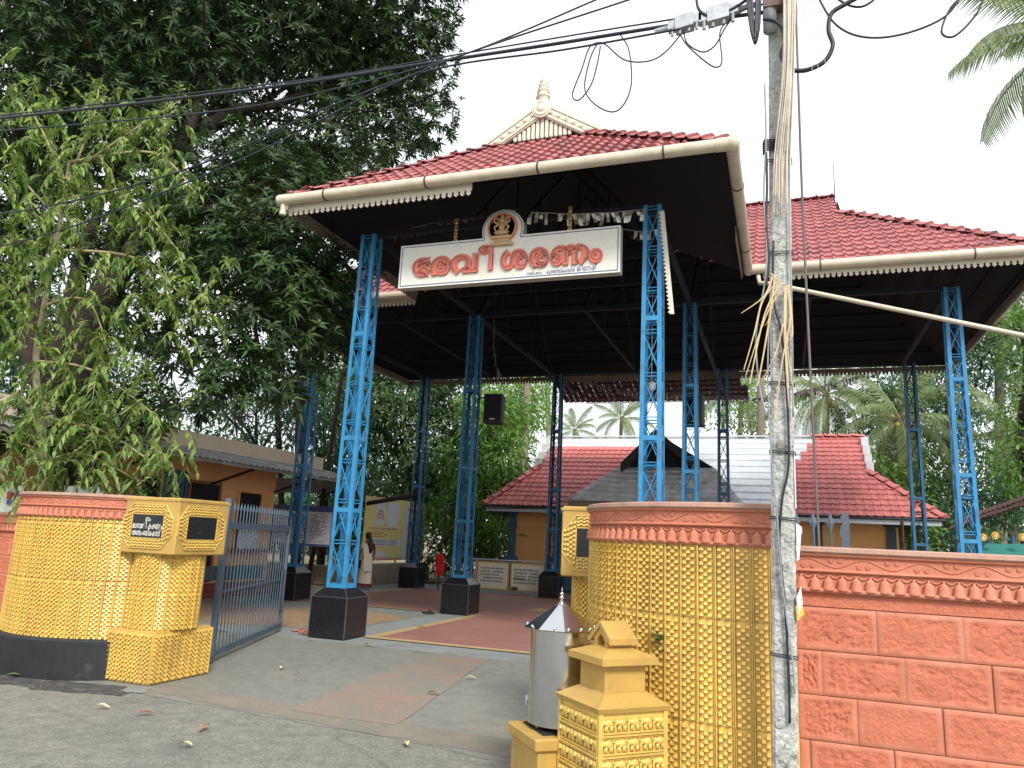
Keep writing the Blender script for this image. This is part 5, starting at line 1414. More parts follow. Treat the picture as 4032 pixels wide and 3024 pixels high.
tag(lw.build('low_wall', plw), 'low grey plaster wall behind the blue notice board post', 'wall')
# cream notice panels on a rail before the shrine
rl = thing('notice_rail', 'pair of cream notice panels with yellow frames hanging on a rail before the shrine', 'notice board', (-1.0, 11.35, 0))
for (xa, xb, sd) in ((Vector((-2.26,11.3,0.37)).x, Vector((-1.23,11.3,0.43)).x, 1), (Vector((-1.18,11.3,0.43)).x, Vector((-0.11,11.3,0.49)).x, 2)):
    z0, z1 = .08, .90
    b = MB(); b.box((xa, 11.30, z0), (xb, 11.33, z1)); f_ = b.build('panel_frame', mat('rusty_yellow_frame', (.55, .36, .10), .7, var=.2, vs=10), rl)
    b = MB(); b.box((xa+.04, 11.29, z0+.04), (xb-.04, 11.30, z1-.04)); b.build('panel', M_['pale_b'], f_)
    text_lines(rl, xa+.12, xb-.12, z0+.2, z1-.15, 11.287, M_['ink_b'], 5, sd, .7)
    if sd == 2:
        b = MB(); b.box((xa+.1, 11.28, .42), (xa+.45, 11.287, .46)); b.box((xa+.05, 11.28, .10), (xa+.25, 11.287, .2)); b.build('torn_patch', M_['ink_k'], rl)
b = MB(); b.tube([(-2.6, 11.3, .95), (.25, 11.3, .95)], .025, 8); b.build('rail', M_['galv'], rl)
for x in (-2.3, .12): b = MB(); b.tube([(x, 11.32, 0), (x, 11.32, .95)], .03, 8); b.build('rail_post', M_['galv'], rl)
# loudspeakers
def speaker(c, label, rz, w=.42, h=.66, d=.36):
    s_ = thing('loudspeaker', label, 'loudspeaker', (c[0], c[1], c[2]-h/2), rz=rz); M0 = org(s_)
    b = MB(); b.cbox((-w/2, -d/2, 0), (w/2, d/2, h), .015, M0); b.build('cabinet', M_['black'], s_)
    b = MB(); b.box((-w/2+.03, -d/2-.006, .04), (w/2-.03, -d/2, h-.04), M0); g_ = b.build('grille', M_['under'], s_)
    b = MB(); b.box((-.06, -d/2-.010, .07), (.06, -d/2-.006, .10), M0); b.build('badge', M_['galv'], g_)
    b = MB(); b.bar(M0 @ Vector((-w*.9, 0, h*.9)), M0 @ Vector((-w/2, 0, h*.9)), .03, .03); b.build('bracket', M_['steel_dark'], s_)
speaker((0.5,4.95,4.44), 'black loudspeaker hung on the second left column, seen against green trees', .15)
speaker((4.89,5.3,4.41), 'dark loudspeaker fixed behind the blue column right of centre', 0, .36, .66)
# red cloth on a black stand
rf = thing('cloth_stand', 'thin black stand with a crumpled red cloth near the far pedestal', 'stand', (-3.1, 10.6, 0))
fx, fy = -3.27, 10.72
b = MB(); b.tube([(fx, fy, 0), (fx+.02, fy, .65), (fx+.06, fy, 2.45)], .022, 6); b.bar((fx+.05, fy, 2.42), (2.2, 11.6, 2.62), .03, .03); b.build('stand_pole', M_['cable'], rf)
b = MB(); r = random.Random(5)
prof = [(.02, 1.08), (.10, 1.02), (.15, .86), (.13, .70), (.14, .55), (.07, .42), (.02, .36)]
vs = []; n = 12
for rr_, z in prof:
    for k in range(n): a = 2*PI*k/n; q_ = rr_*(1+.35*r.uniform(-1, 1)); vs.append((fx+.02+q_*math.cos(a), fy+q_*.6*math.sin(a), z+r.uniform(-.02, .02)))
b.add(vs, [(i*n+k, i*n+(k+1) % n, (i+1)*n+(k+1) % n, (i+1)*n+k) for i in range(len(prof)-1) for k in range(n)])
b.build('red_cloth', M_['red_cloth'], rf)
# lit lamp on a slim post by the shrine corner
la = thing('yard_lamp', 'small lit white lamp on a slim post by the left corner of the shrine', 'lamp', (-3.0, 14.6, 0))
c = Vector((-3.28,14.6,2.11))
b = MB(); b.tube([(c.x, 14.6, 0), (c.x, 14.6, c.z)], .02, 6); b.build('post', M_['galv'], la)
b = MB(); b.lathe([(0, -.07), (.06, -.05), (.08, 0), (.06, .05), (0, .07)], 12, (c.x, 14.6, c.z+.05)); b.build('bulb', M_['lamp_on'], la, smooth=True)
# slippers
def slipper(c, rz, m):
    b = MB(); out = []
    for k in range(16):
        a = 2*PI*k/16; x = .13*math.cos(a); y = .048*math.sin(a)*(1.15 if math.cos(a) > 0 else .85); out.append((x, y))
    M0 = Matrix.Translation(c) @ Matrix.Rotation(rz, 4, 'Z')
    n = 16; vs = [M0 @ Vector((x, y, .0)) for x, y in out]+[M0 @ Vector((x, y, .022)) for x, y in out]
    b.add(vs, [tuple(range(n-1, -1, -1)), tuple(range(n, 2*n))]+[(i, (i+1) % n, n+(i+1) % n, n+i) for i in range(n)])
    b.tube([M0 @ Vector(p) for p in ((-.01, -.045, .02), (.02, -.02, .055), (.06, 0, .03))], .009, 5); b.tube([M0 @ Vector(p) for p in ((-.01, .045, .02), (.02, .02, .055), (.06, 0, .03))], .009, 5)
    return b.build('slipper', m)
m_s1 = mat('faded_orange_rubber', (.40, .17, .11), .7); m_s2 = mat('black_rubber', (.02, .018, .02), .6)
tag(slipper((-.78, .12, 0), .3, m_s1), 'faded orange slipper left of the near black pedestal, the farther of the pair', 'slipper', 'slippers left on the courtyard floor')
tag(slipper((-.52, -.10, 0), -.1, m_s1), 'faded orange slipper left of the near black pedestal, the nearer of the pair', 'slipper', 'slippers left on the courtyard floor')
tag(slipper((-.52, 4.35, 0), .5, m_s2), 'black slipper left of the second pedestal, the farther of the pair', 'slipper', 'slippers left on the courtyard floor')
tag(slipper((-.42, 4.15, 0), .2, m_s2), 'black slipper left of the second pedestal, the nearer of the pair', 'slipper', 'slippers left on the courtyard floor')
# a small red can beside the low wall
b = MB(); b.lathe([(.05, 0), (.055, .06), (.05, .12), (.03, .14), (0, .14)], 12, (-5.35, 9.0, 0)); tag(b.build('tin_can', M_['ink_r']), 'small red tin lying on the ground beside the notice board post', 'can')
# blue drum and dark box under the lean-to
b = MB(); b.lathe([(.24, 0), (.25, .3), (.24, .62), (.22, .66), (0, .66)], 20, (.95, 11.6, 0)); tag(b.build('drum', M_['plastic_blue'], smooth=False), 'blue plastic drum standing behind the far pedestal before the shrine', 'drum')

# ================================================================ SHED AT THE FAR RIGHT
sd_ = thing('shed', 'dark low shed with old tiled roof at the far right behind the red wall', 'shed', (16.5, 14, 0))
sF = 11.5
e0 = Vector((10.64,12,2.32)); e1 = Vector((11.6,9,2.81))
b = MB(); b.box((14.0, 13.0, 0), (22, 18, 2.0)); b.build('wall', M_['dark'], sd_)
dT = tile_mesh('roof_tile', mat('black_mossy_tile', (.10, .055, .05), .9, var=.4, vs=4))
O = Vector((e0.x, e0.y, e0.z)); u_ = (e1-e0).normalized(); v_ = Vector((.25, .9, .28)); v_ = (v_-u_*v_.dot(u_)).normalized()
Ms = slope_grid(O, u_, v_, [(0, 0), (9, 0), (9, .75), (0, .75)])
V, F = bake(dT, Ms); np_mesh('roof_tile_field', V, F, dT.materials[0], sd_, kind='stuff')
b = MB()
for x in (2062, 2130, 2205): pass
for px in (Vector((10.79,11,1.94)), Vector((11.18,10.5,1.95)), Vector((11.57,10,1.97))): b.tube([(px.x, px.y, 0), (px.x, px.y, 2.2)], .04, 8)
b.build('shed_post', M_['blue_dark'], sd_)
cn = thing('canopy', 'dark teal canvas canopy with round golden bosses at the right edge', 'canopy', (12.6, 6.5, 0))
c = Vector((10.67,6.5,1.92))
b = MB(); b.add([(c.x-.62, 6.1, c.z-.25), (c.x+1.0, 6.1, c.z-.25), (c.x+1.0, 7.3, c.z-.25), (c.x-.62, 7.3, c.z-.25), (c.x-.40, 6.5, c.z+.02), (c.x+1.0, 6.5, c.z+.05), (c.x+1.0, 6.9, c.z+.05), (c.x-.40, 6.9, c.z+.02)],
    [(0, 1, 5, 4), (1, 2, 6, 5), (2, 3, 7, 6), (3, 0, 4, 7), (4, 5, 6, 7), (3, 2, 1, 0)]); b.build('canvas', M_['teal'], cn)
for px in (Vector((10.16,6.1,2.05)), Vector((10.36,6.1,2.09)), Vector((10.8,6.1,2.08))):
    b = MB(); b.lathe([(0, .012), (.03, .02), (.055, .0), (.07, .012), (.07, -.01), (0, -.01)], 14, M=Matrix.Translation(px) @ Matrix.Rotation(PI/2, 4, 'X')); b.build('boss', M_['brass'], cn)
for x in (c.x-.4, c.x+.9): b = MB(); b.tube([(x, 6.7, 0), (x, 6.7, c.z-.2)], .02, 6); b.build('post', M_['galv'], cn)

# ================================================================ PERSON
wx, wy, _z = (-4.889,9.207,0)
fc = R(150)     # walking direction
wo_ = thing('person', 'woman in a cream saree with a dark red border walking behind the near blue column', 'person', (wx, wy, 0), rz=fc)
MW = org(wo_)   # local +x forward
bmv = bmesh.new()
J = {'pelvis': (0, 0, .84, .145, .125), 'chest': (.02, 0, 1.12, .15, .105), 'neckb': (.02, 0, 1.30, .075, .07), 'neck': (.03, 0, 1.36, .048, .048), 'head': (.05, 0, 1.47, .085, .075), 'top': (.045, 0, 1.54, .05, .05),
     'shl': (.01, .155, 1.26, .055, .055), 'ell': (.05, .21, 1.03, .040, .040), 'wrl': (.17, .17, .90, .028, .028), 'hl': (.21, .15, .86, .03, .018),
     'shr': (.01, -.155, 1.26, .055, .055), 'elr': (-.03, -.21, 1.02, .040, .040), 'wrr': (.03, -.20, .80, .028, .028), 'hr': (.05, -.195, .74, .03, .018),
     'hil': (.01, .085, .78, .10, .10), 'knl': (.12, .085, .45, .065, .065), 'anl': (.16, .08, .09, .04, .04), 'tol': (.28, .085, .035, .035, .025),
     'hir': (-.01, -.085, .78, .10, .10), 'knr': (-.04, -.085, .44, .065, .065), 'anr': (-.22, -.08, .12, .04, .04), 'tor': (-.12, -.085, .03, .035, .025)}
Ed = [('pelvis', 'chest'), ('chest', 'neckb'), ('neckb', 'neck'), ('neck', 'head'), ('head', 'top'), ('neckb', 'shl'), ('shl', 'ell'), ('ell', 'wrl'), ('wrl', 'hl'), ('neckb', 'shr'), ('shr', 'elr'), ('elr', 'wrr'), ('wrr', 'hr'),
      ('pelvis', 'hil'), ('hil', 'knl'), ('knl', 'anl'), ('anl', 'tol'), ('pelvis', 'hir'), ('hir', 'knr'), ('knr', 'anr'), ('anr', 'tor')]
ks = list(J); me = bpy.data.meshes.new('body'); me.from_pydata([J[k][:3] for k in ks], [(ks.index(a), ks.index(c)) for a, c in Ed], [])
bo = bpy.data.objects.new('body', me); COL.objects.link(bo); bo.parent = wo_; ORG[bo.name] = MW
md_ = bo.modifiers.new('skin', 'SKIN'); me.skin_vertices[0].data
for i, k in enumerate(ks):
    me.skin_vertices[0].data[i].radius = J[k][3:5]; me.skin_vertices[0].data[i].use_root = (i == 0)
bo.modifiers.new('sub', 'SUBSURF').levels = 2; bo.modifiers['sub'].render_levels = 2; me.materials.append(M_['skin'])
bpy.context.view_layer.update()
mm_ = bpy.data.meshes.new_from_object(bo.evaluated_get(bpy.context.evaluated_depsgraph_get())); bo.modifiers.clear(); bo.data = mm_; mm_.name = 'body'
if not len(mm_.materials): mm_.materials.append(M_['skin'])
mm_.shade_smooth()
def loft(name, rings, m, n=28, fold=.012, seed=1):
    b = MB(); r = random.Random(seed); ph = [r.uniform(0, 6) for _ in range(4)]; vs = []
    for (cx__, cy__, z, rx, ry, ff) in rings:
        for k in range(n):
            a = 2*PI*k/n; d = 1+ff*(math.sin(7*a+ph[0]+z*2)*.5+math.sin(12*a+ph[1])*.5); vs.append(MW @ Vector((cx__+rx*d*math.cos(a), cy__+ry*d*math.sin(a), z)))
    b.add(vs, [(i*n+k, i*n+(k+1) % n, (i+1)*n+(k+1) % n, (i+1)*n+k) for i in range(len(rings)-1) for k in range(n)])
    return b.build(name, m, wo_, smooth=True)
so = loft('saree_skirt', [(.02, 0, .085, .27, .19, .07), (.02, 0, .11, .265, .19, .07), (.02, 0, .3, .22, .175, .06), (.01, 0, .55, .185, .165, .05), (0, 0, .78, .175, .165, .03), (0, 0, .90, .160, .150, .02), (.01, 0, .98, .150, .135, .01)], M_['saree'])
loft('saree_border', [(.02, 0, .075, .275, .195, .07), (.02, 0, .11, .272, .196, .07), (.02, 0, .15, .262, .19, .07)], M_['maroon_cloth'])
loft('blouse', [(.015, 0, 1.04, .158, .125, .01), (.02, 0, 1.14, .165, .135, .01), (.015, 0, 1.24, .160, .13, .01), (.015, 0, 1.30, .10, .11, .01), (.02, 0, 1.325, .07, .08, 0)], M_['maroon_cloth'])
b = MB()   # saree end over the shoulder, falling down the back
path = [(.13, -.10, .98), (.17, 0, 1.10), (.15, .10, 1.22), (.05, .15, 1.33), (-.08, .14, 1.28), (-.17, .12, 1.10), (-.19, .11, .90), (-.21, .10, .70), (-.23, .09, .50)]
vs = []
for i, p in enumerate(path):
    w = .10 if i < 5 else .13
    for s in (-1, -.5, 0, .5, 1): vs.append(MW @ Vector((p[0]-(.02 if abs(s) > .6 else 0), p[1]+s*w*(.6 if i < 4 else 1), p[2]-abs(s)*.02)))
b.add(vs, [(i*5+k, i*5+k+1, (i+1)*5+k+1, (i+1)*5+k) for i in range(len(path)-1) for k in range(4)]); b.build('saree_end', M_['saree'], wo_, smooth=True)
for k, s in (('shl', 1), ('shr', -1)):
    a = Vector(J[k][:3]); e = Vector(J['ell' if s > 0 else 'elr'][:3]); b = MB(); b.tube([MW @ a, MW @ a.lerp(e, .6)], [.066, .054], 12); b.build('sleeve', M_['saree'] if s > 0 else M_['maroon_cloth'], wo_, smooth=True)
b = MB(); b.lathe([(0, -.11), (.075, -.08), (.095, 0), (.08, .07), (.04, .095), (0, .10)], 14, M=MW @ Matrix.Translation((.03, 0, 1.50)) @ Matrix.Rotation(-.25, 4, 'Y') @ Matrix.Diagonal((1.05, .92, 1, 1)))
b.tube([MW @ Vector(p) for p in ((-.05, 0, 1.47), (-.12, 0, 1.38), (-.15, .01, 1.22), (-.16, .02, 1.05), (-.15, .02, .92))], [.05, .05, .06, .05, .015], 10); b.build('hair', M_['hair'], wo_, smooth=True)
b = MB(); b.tube([MW @ Vector((-.09, s*.045, 1.43)) for s in (-1, 0, 1)], .012, 6); b.build('hair_flower', M_['white'], wo_)
b = MB(); b.tube([MW @ Vector((.19, .16, .88)), MW @ Vector((.20, .16, .80))], .01, 5); b.cbox((0, 0, 0), (.26, .10, .24), .02, MW @ Matrix.Translation((.08, .14, .56))); b.build('hand_bag', M_['black'], wo_)

# ================================================================ CONCRETE POLE, CABLES, DRY LEAF STRIPS
def crv(pts, n=8):
    """smooth curve through the points (Catmull-Rom)"""
    P = [Vector(p) for p in pts]; out = []
    for i in range(len(P)-1):
        p0 = P[max(i-1, 0)]; p1 = P[i]; p2 = P[i+1]; p3 = P[min(i+2, len(P)-1)]
        for k in range(n):
            t = k/n; out.append(.5*((2*p1)+(p2-p0)*t+(2*p0-5*p1+4*p2-p3)*t*t+(3*p1-p0-3*p2+p3)*t**3))
    out.append(P[-1]); return out
ep = thing('utility_pole', 'weathered grey concrete utility pole rising in front of the golden and red walls', 'pole', (6.56, -6.1, 0))
b = MB(); zt_ = 8.2; n = 44; vs = []; r = random.Random(2)
def pole_x(z): return 6.555+.0155*z
c_ = .018
for i in range(n+1):
    z = -.05+zt_*i/n; w = .066-.0010*z; d = .056-.001*z; x = pole_x(z); y = -6.1
    for (a, e) in ((-w+c_, -d), (w-c_, -d), (w, -d+c_), (w, d-c_), (w-c_, d), (-w+c_, d), (-w, d-c_), (-w, -d+c_)): vs.append((x+a+r.uniform(-.0015, .0015), y+e+r.uniform(-.0015, .0015), z))
b.add(vs, [(i*8+k, i*8+(k+1) % 8, (i+1)*8+(k+1) % 8, (i+1)*8+k) for i in range(n) for k in range(8)]+[tuple(range(n*8, n*8+8))])
b.build('shaft', M_['pole'], ep)
b = MB(); r = random.Random(12)     # cast rings and scars on the face
for k in range(34):
    z = .35+k*.125+r.uniform(-.05, .05); 
    if z > 4.2: break
    x = pole_x(z)+r.uniform(-.045, .045); ra = r.uniform(.012, .026); a0 = r.uniform(0, 6); pts = [(x+ra*math.cos(a0+t), -6.163, z+ra*math.sin(a0+t)*1.1) for t in [j*.5 for j in range(r.randint(5, 12))]]
    b.tube(pts, .0028, 4)
b.build('cast_mark', M_['pole'], ep, kind='stuff')
b = MB(); q = Vector((6.58,-6.18,4.81)); b.tube([(q.x-.005, -6.19, 6.2), (q.x, -6.19, 5.2), (q.x, -6.19, 4.83)], .042, 14); b.build('conduit', M_['galv'], ep, smooth=True)
b = MB(); z = 5.02; b.box((pole_x(z)-.085, -6.24, z-.045), (pole_x(z)+.075, -6.02, z+.045)); b.build('clamp', M_['rust'], ep); b = MB(); z = 5.45; b.box((pole_x(z)-.10, -6.24, z-.02), (pole_x(z)+.12, -6.02, z+.10)); b.build('clamp', M_['rust'], ep)
b = MB()
for z in (1.05, 1.78, 2.15, 2.55, 3.35, 3.95):
    b = MB()
    for dz in (0, .012): b.tube([(pole_x(z)-.071, -6.10, z+dz), (pole_x(z)-.069, -6.162, z+dz), (pole_x(z)+.069, -6.162, z-.01+dz), (pole_x(z)+.071, -6.10, z-.01+dz)], .0032, 4)
    b.build('binding_wire', M_['cable'], ep)
b = MB()
z = 4.02
for k in range(6): b.tube([(pole_x(z)-.095, -6.12, z+k*.014), (pole_x(z)-.088, -6.17, z+k*.014), (pole_x(z)-.02, -6.17, z+k*.013)], .006, 5)
b.build('binding_wire', M_['cable'], ep)
# cables strapped down the pole
for nm, pts, rr_, m in (('down_cable', [(6.57,-6.18,3.42), (6.56,-6.18,3.07), (6.6,-6.18,2.84), (6.62,-6.18,2.49), (6.62,-6.18,2.09), (6.58,-6.18,1.88), (6.56,-6.18,1.63), (6.58,-6.18,1.33), (6.59,-6.18,1), (6.59,-6.18,0.72)], .0075, M_['cable']),
                      ('down_cable', [(6.55,-6.19,3.18), (6.52,-6.19,2.62), (6.53,-6.19,2.09), (6.55,-6.19,1.83), (6.57,-6.19,1.43), (6.61,-6.19,1.05), (6.62,-6.19,0.87)], .005, M_['cable_g']),
                      ('down_cable', [(6.54,-6.18,4.47), (6.54,-6.18,4.09), (6.52,-6.18,3.72), (6.53,-6.18,3.42), (6.52,-6.18,3.19), (6.46,-6.16,2.86), (6.47,-6.16,2.55), (6.51,-6.18,2.35)], .006, M_['cable_g']),
                      ('down_cable', [(6.54,-6.18,4), (6.54,-6.18,3.78), (6.53,-6.18,3.54), (6.54,-6.18,3.31), (6.52,-6.18,3.13)], .008, M_['cable']),
                      ('down_cable', [(6.67,-6.18,4.52), (6.67,-6.18,3.98), (6.66,-6.18,3.41), (6.66,-6.18,2.9), (6.65,-6.18,2.35)], .005, M_['cable_g'])):
    b = MB(); b.tube(crv(pts, 6), rr_, 6); o = b.build(nm, m, ep, smooth=True)
b = MB(); b.box((pole_x(1.9)+.064, -6.15, 1.84), (pole_x(1.9)+.070, -6.00, 2.20)); o = b.build('poster', M_['white_b'], ep)
b = MB(); b.box((pole_x(1.9)+.0705, -6.145, 1.93), (pole_x(1.9)+.073, -6.02, 2.12)); b.build('red_print', M_['ink_r'], o)
b = MB(); b.add([(6.650, -6.15, 1.76), (6.680, -6.10, 1.74), (6.662, -6.10, 1.56), (6.648, -6.15, 1.55), (6.684, -6.06, 1.70)], [(0, 1, 2, 3), (0, 4, 1)]); b.build('torn_paper', M_['white_b'], ep)
b = MB(); b.add([(6.635, -6.18, 1.315), (6.665, -6.14, 1.345), (6.680, -6.13, 1.275), (6.642, -6.17, 1.235)], [(0, 1, 2, 3)]); b.build('yellow_tag', mat('orange_yellow_card', (.70, .42, .08), .6), ep)
b = MB(); b.add([(6.64, -6.175, 1.36), (6.665, -6.15, 1.42), (6.672, -6.15, 1.33), (6.65, -6.17, 1.27)], [(0, 1, 2, 3)]); b.build('white_tag', M_['white'], ep)

def cable(name, pts, rr_, label, m=None, n=8, group='overhead cables', cat='cable'):
    b = MB(); b.tube(crv(pts, n), rr_, 6); o = b.build(name, m or M_['cable'], smooth=True); return tag(o, label, cat, group)
cable('overhead_cable', [(-7.41,-6.1,5.98), (-2.66,-6.1,5.54), (-0.53,-6.1,5.39), (1.24,-6.1,5.26), (2.92,-6.1,5.16), (4.25,-6.1,5.12), (5.13,-6.1,5.09), (5.95,-6.1,5.07), (6.57,-6.1,5.04)], .0125, 'thick black cable bundle sweeping from the left edge up to the pole top')
cable('overhead_cable', [(-7.6,-6.05,6.08), (-2.77,-6.05,5.6), (-0.61,-6.05,5.46), (1.18,-6.05,5.34), (3.15,-6.05,5.21), (4.38,-6.05,5.19), (5.35,-6.05,5.17), (6.03,-6.05,5.15), (6.55,-6.05,5.14)], .006, 'thin cable lashed just above the thick black bundle')
cable('overhead_cable', [(-6.5,-6.4,5.69), (-2.03,-6.4,5.2), (-0.03,-6.4,5.01), (2.48,-6.4,4.81), (3.66,-6.4,4.83), (4.55,-6.4,4.91), (5.5,-6.4,5.14), (5.9,-6.4,5.25)], .006, 'thin line leaving the picture top left of the gable finial')
cable('overhead_cable', [(-6.18,-6.3,4.57), (-1.22,-6.3,4.29), (0.59,-6.3,4.25), (2.18,-6.3,4.42), (3.36,-6.3,4.74), (4.28,-6.3,4.91), (5.26,-6.3,4.88), (6.03,-6.3,4.88)], .007, 'thin cable crossing the young tree and joining the bundle from below')
cable('overhead_cable', [(-5.25,-6.5,3.75), (-0.74,-6.5,3.78), (1.03,-6.5,3.89), (2.82,-6.5,4.29), (3.89,-6.5,4.65), (4.59,-6.5,4.83), (5.75,-6.5,5.01), (6.14,-6.5,5.08)], .006, 'lowest thin line rising steeply across the mango tree')
cable('service_loop', [(6.05,-6.15,4.99), (5.92,-6.15,4.84), (5.8,-6.15,4.79), (5.64,-6.15,4.83), (5.51,-6.15,4.97), (5.45,-6.15,5), (5.39,-6.15,4.97), (5.34,-6.15,4.81), (5.28,-6.15,4.63), (5.33,-6.15,4.58), (5.41,-6.15,4.68), (5.45,-6.15,4.83), (5.47,-6.15,4.97)], .005, 'looped thin cable hanging left of the connectors, the narrow loop', M_['cable'])
cable('service_loop', [(5.46,-6.2,4.96), (5.41,-6.2,4.84), (5.38,-6.2,4.63), (5.45,-6.2,4.5), (5.57,-6.2,4.42), (5.65,-6.2,4.46), (5.7,-6.2,4.61), (5.68,-6.2,4.86), (5.62,-6.2,4.99)], .005, 'looped thin cable hanging right of the gable finial, the broad loop', M_['cable'])
cable('service_loop', [(6.03,-6.12,5), (6.06,-6.12,4.89), (6.16,-6.12,4.81), (6.24,-6.12,4.85), (6.3,-6.12,4.96), (6.36,-6.12,5.04)], .005, 'shallow looped cable under the two connectors', M_['cable'])
cable('service_loop', [(6,-6.14,4.99), (6.05,-6.14,4.88), (6.16,-6.14,4.74), (6.24,-6.14,4.67), (6.28,-6.14,4.71), (6.27,-6.14,4.92), (6.34,-6.14,5.01), (6.44,-6.14,5.06)], .005, 'deepest pointed loop under the two connectors', M_['cable'])
cable('service_loop', [(6.12,-6.15,5.22), (6.13,-6.15,5.13), (6.17,-6.15,5.07), (6.24,-6.15,5.04), (6.37,-6.15,5.08), (6.52,-6.15,5.17)], .010, 'stout short cable arching into the connector from above', M_['cable'])
cable('service_loop', [(6.71,-6.2,4.52), (6.79,-6.2,4.51), (6.89,-6.2,4.55), (6.94,-6.2,4.65), (6.92,-6.2,4.76), (6.94,-6.2,4.87), (7.02,-6.2,4.92), (7.16,-6.2,4.98)], .014, 'stout black cable curving right of the pole top')
cable('service_loop', [(6.87,-6.2,5), (6.95,-6.2,4.81), (7.06,-6.2,4.7), (7.21,-6.2,4.65), (7.39,-6.2,4.66), (7.55,-6.2,4.72), (7.64,-6.2,4.83)], .0065, 'long sagging thin cable at the top right')
cable('service_loop', [(7.75,-6.2,4.8), (7.72,-6.2,4.72), (7.65,-6.2,4.63), (7.58,-6.2,4.58), (7.53,-6.2,4.61), (7.54,-6.2,4.68), (7.59,-6.2,4.78), (7.66,-6.2,4.84)], .0065, 'hooked cable end hanging near the top right palm')
cable('service_loop', [(6.96,-6.15,5.03), (7.04,-6.15,4.95), (7.11,-6.15,4.92), (7.17,-6.15,4.94), (7.22,-6.15,4.99)], .007, 'small curl of cable at the picture top right of the pole')
cable('stay_cable', [(6.76,-5.5,5.78), (6.76,-5.5,5.17), (6.76,-5.5,4.02), (6.77,-5.5,3.09), (6.78,-5.5,2.31), (6.79,-5.5,1.61), (6.78,-5.5,1.17)], .009, 'long grey stay cable hanging right of the pole down behind the red wall', mat('greyish_brown_cable', (.13, .11, .11), .6), group=None)
# connector boxes on the bundle
def connector(px, label, s=1.0, up=0):
    t = thing('cable_connector', label, 'connector', tuple(px), 'cable connectors on the overhead bundle'); b = MB(); x, y, z = px
    k = .12
    def B(x0, x1, z0, z1, y0=-.03, y1=.03): b.add([(x+a*s, y+q_, z+c__*s+(a*s)*k) for a, q_, c__ in ((x0, y0, z0), (x1, y0, z0), (x1, y1, z0), (x0, y1, z0), (x0, y0, z1), (x1, y0, z1), (x1, y1, z1), (x0, y1, z1))], [(0, 3, 2, 1), (4, 5, 6, 7), (0, 1, 5, 4), (1, 2, 6, 5), (2, 3, 7, 6), (3, 0, 4, 7)])
    B(-.11, .11, -.03, .03); B(-.06, .06, -.05, .045, -.04, .04); b.build('clamp_body', M_['galv'], t)
    for dx in (-.08, -.03, .03, .08):
        c = MB(); c.tube([(x+dx*s, y-.02, z-.03*s+dx*k), (x+dx*s, y-.02, z-.085*s+dx*k)], .010*s, 7); c.build('terminal', M_['cable_g'], t)
    for p_, q_ in (((x-.20*s, y, z-.20*k), (x-.10*s, y, z-.1*k)), ((x+.10*s, y, z+.1*k), (x+.22*s, y, z+.22*k))): c = MB(); c.tube([p_, q_], .018, 8); c.build('sleeve', M_['galv'], t)
connector((6.04,-6.12,5.05), 'grey clamp with terminals on the bundle, the left one of two')
connector((6.26,-6.12,5.07), 'grey clamp with terminals on the bundle, the one nearer the pole', 1.15)
# coil of black cable left of the pole head
t = thing('cable_coil', 'long hanging coil of black cable tied to the left side of the pole head', 'cable coil', (6.47, -6.2, 5), None)
r = random.Random(4)
for k in range(9):
    dx = r.uniform(-.014, .014); dz = r.uniform(-.05, .03); pts = [(6.475+dx, -6.2+r.uniform(-.015, .015), 5.9), (6.462+dx-.012*r.random(), -6.2, 5.3), (6.468+dx, -6.2, 4.95+dz), (6.488, -6.2+dx, 4.80+dz), (6.508+dx, -6.2, 4.95+dz), (6.518+dx, -6.2, 5.3), (6.51+dx, -6.2, 5.9)]
    b = MB(); b.tube(crv(pts, 5), .0075, 6); b.build('cable_turn', M_['cable'], t, smooth=True)
b = MB(); b.tube([(6.45, -6.21, 5.10), (6.49, -6.222, 5.10), (6.53, -6.21, 5.11)], .005, 5); b.build('tie', M_['cable_g'], t)
cable('service_loop', [(6.54,-6.24,4.89), (6.61,-6.24,4.86), (6.65,-6.24,4.8), (6.66,-6.24,4.7), (6.64,-6.24,4.61), (6.67,-6.24,4.54)], .011, 'stout cable bending round the conduit on the pole head')
# dry leaf strips
def strips(name, label, specs, m, seed):
    t = thing(name, label, 'dry leaves', tuple(specs[0][0][0])); r = random.Random(seed)
    for (pts, w) in specs:
        P_ = crv(pts, 5); b = MB(); vs = []
        for i, p in enumerate(P_):
            f_ = 1-.45*(i/(len(P_)-1)); tw = .25*math.sin(i*.4+r.random()*.3); s = Vector((math.cos(tw), math.sin(tw), 0))*w*f_/2
            vs += [p-s, p+Vector((0, -.003, 0)), p+s]
        b.add(vs, [(i*3+k, i*3+k+1, (i+1)*3+k+1, (i+1)*3+k) for i in range(len(P_)-1) for k in range(2)])
        b.build('leaf_strip', m, t)
r = random.Random(21); sp = []
A0, A1, A2, A3 = Vector((6.7,-6.26,5.11)), Vector((6.68,-6.26,4.49)), Vector((6.63,-6.22,3.96)), Vector((6.61,-6.21,3.55))
for k in range(46):
    dx = r.gauss(0, .020); dy = r.uniform(-.03, .02); e = r.uniform(.35, 1.0)
    J_ = lambda p, a, s_: Vector((p.x+a*s_+r.gauss(0, .004), p.y+dy, p.z))
    pts = [J_(A0, dx, 1.0), J_(A1, dx, 1.0), J_(A2, dx, 1.35)]
    if e > .55: pts.append(J_(A2.lerp(A3, e), dx, 1.7))
    sp.append((pts, r.uniform(.006, .011)))
for k in range(7):
    p = A0+Vector((.03+.009*k, 0, 0)); q_ = Vector((.02+.016*k+r.uniform(-.01, .01), 0, -.45-r.uniform(0, .30))); sp.append(([p, p+q_*.5+Vector((.01, 0, 0)), p+q_], .005))
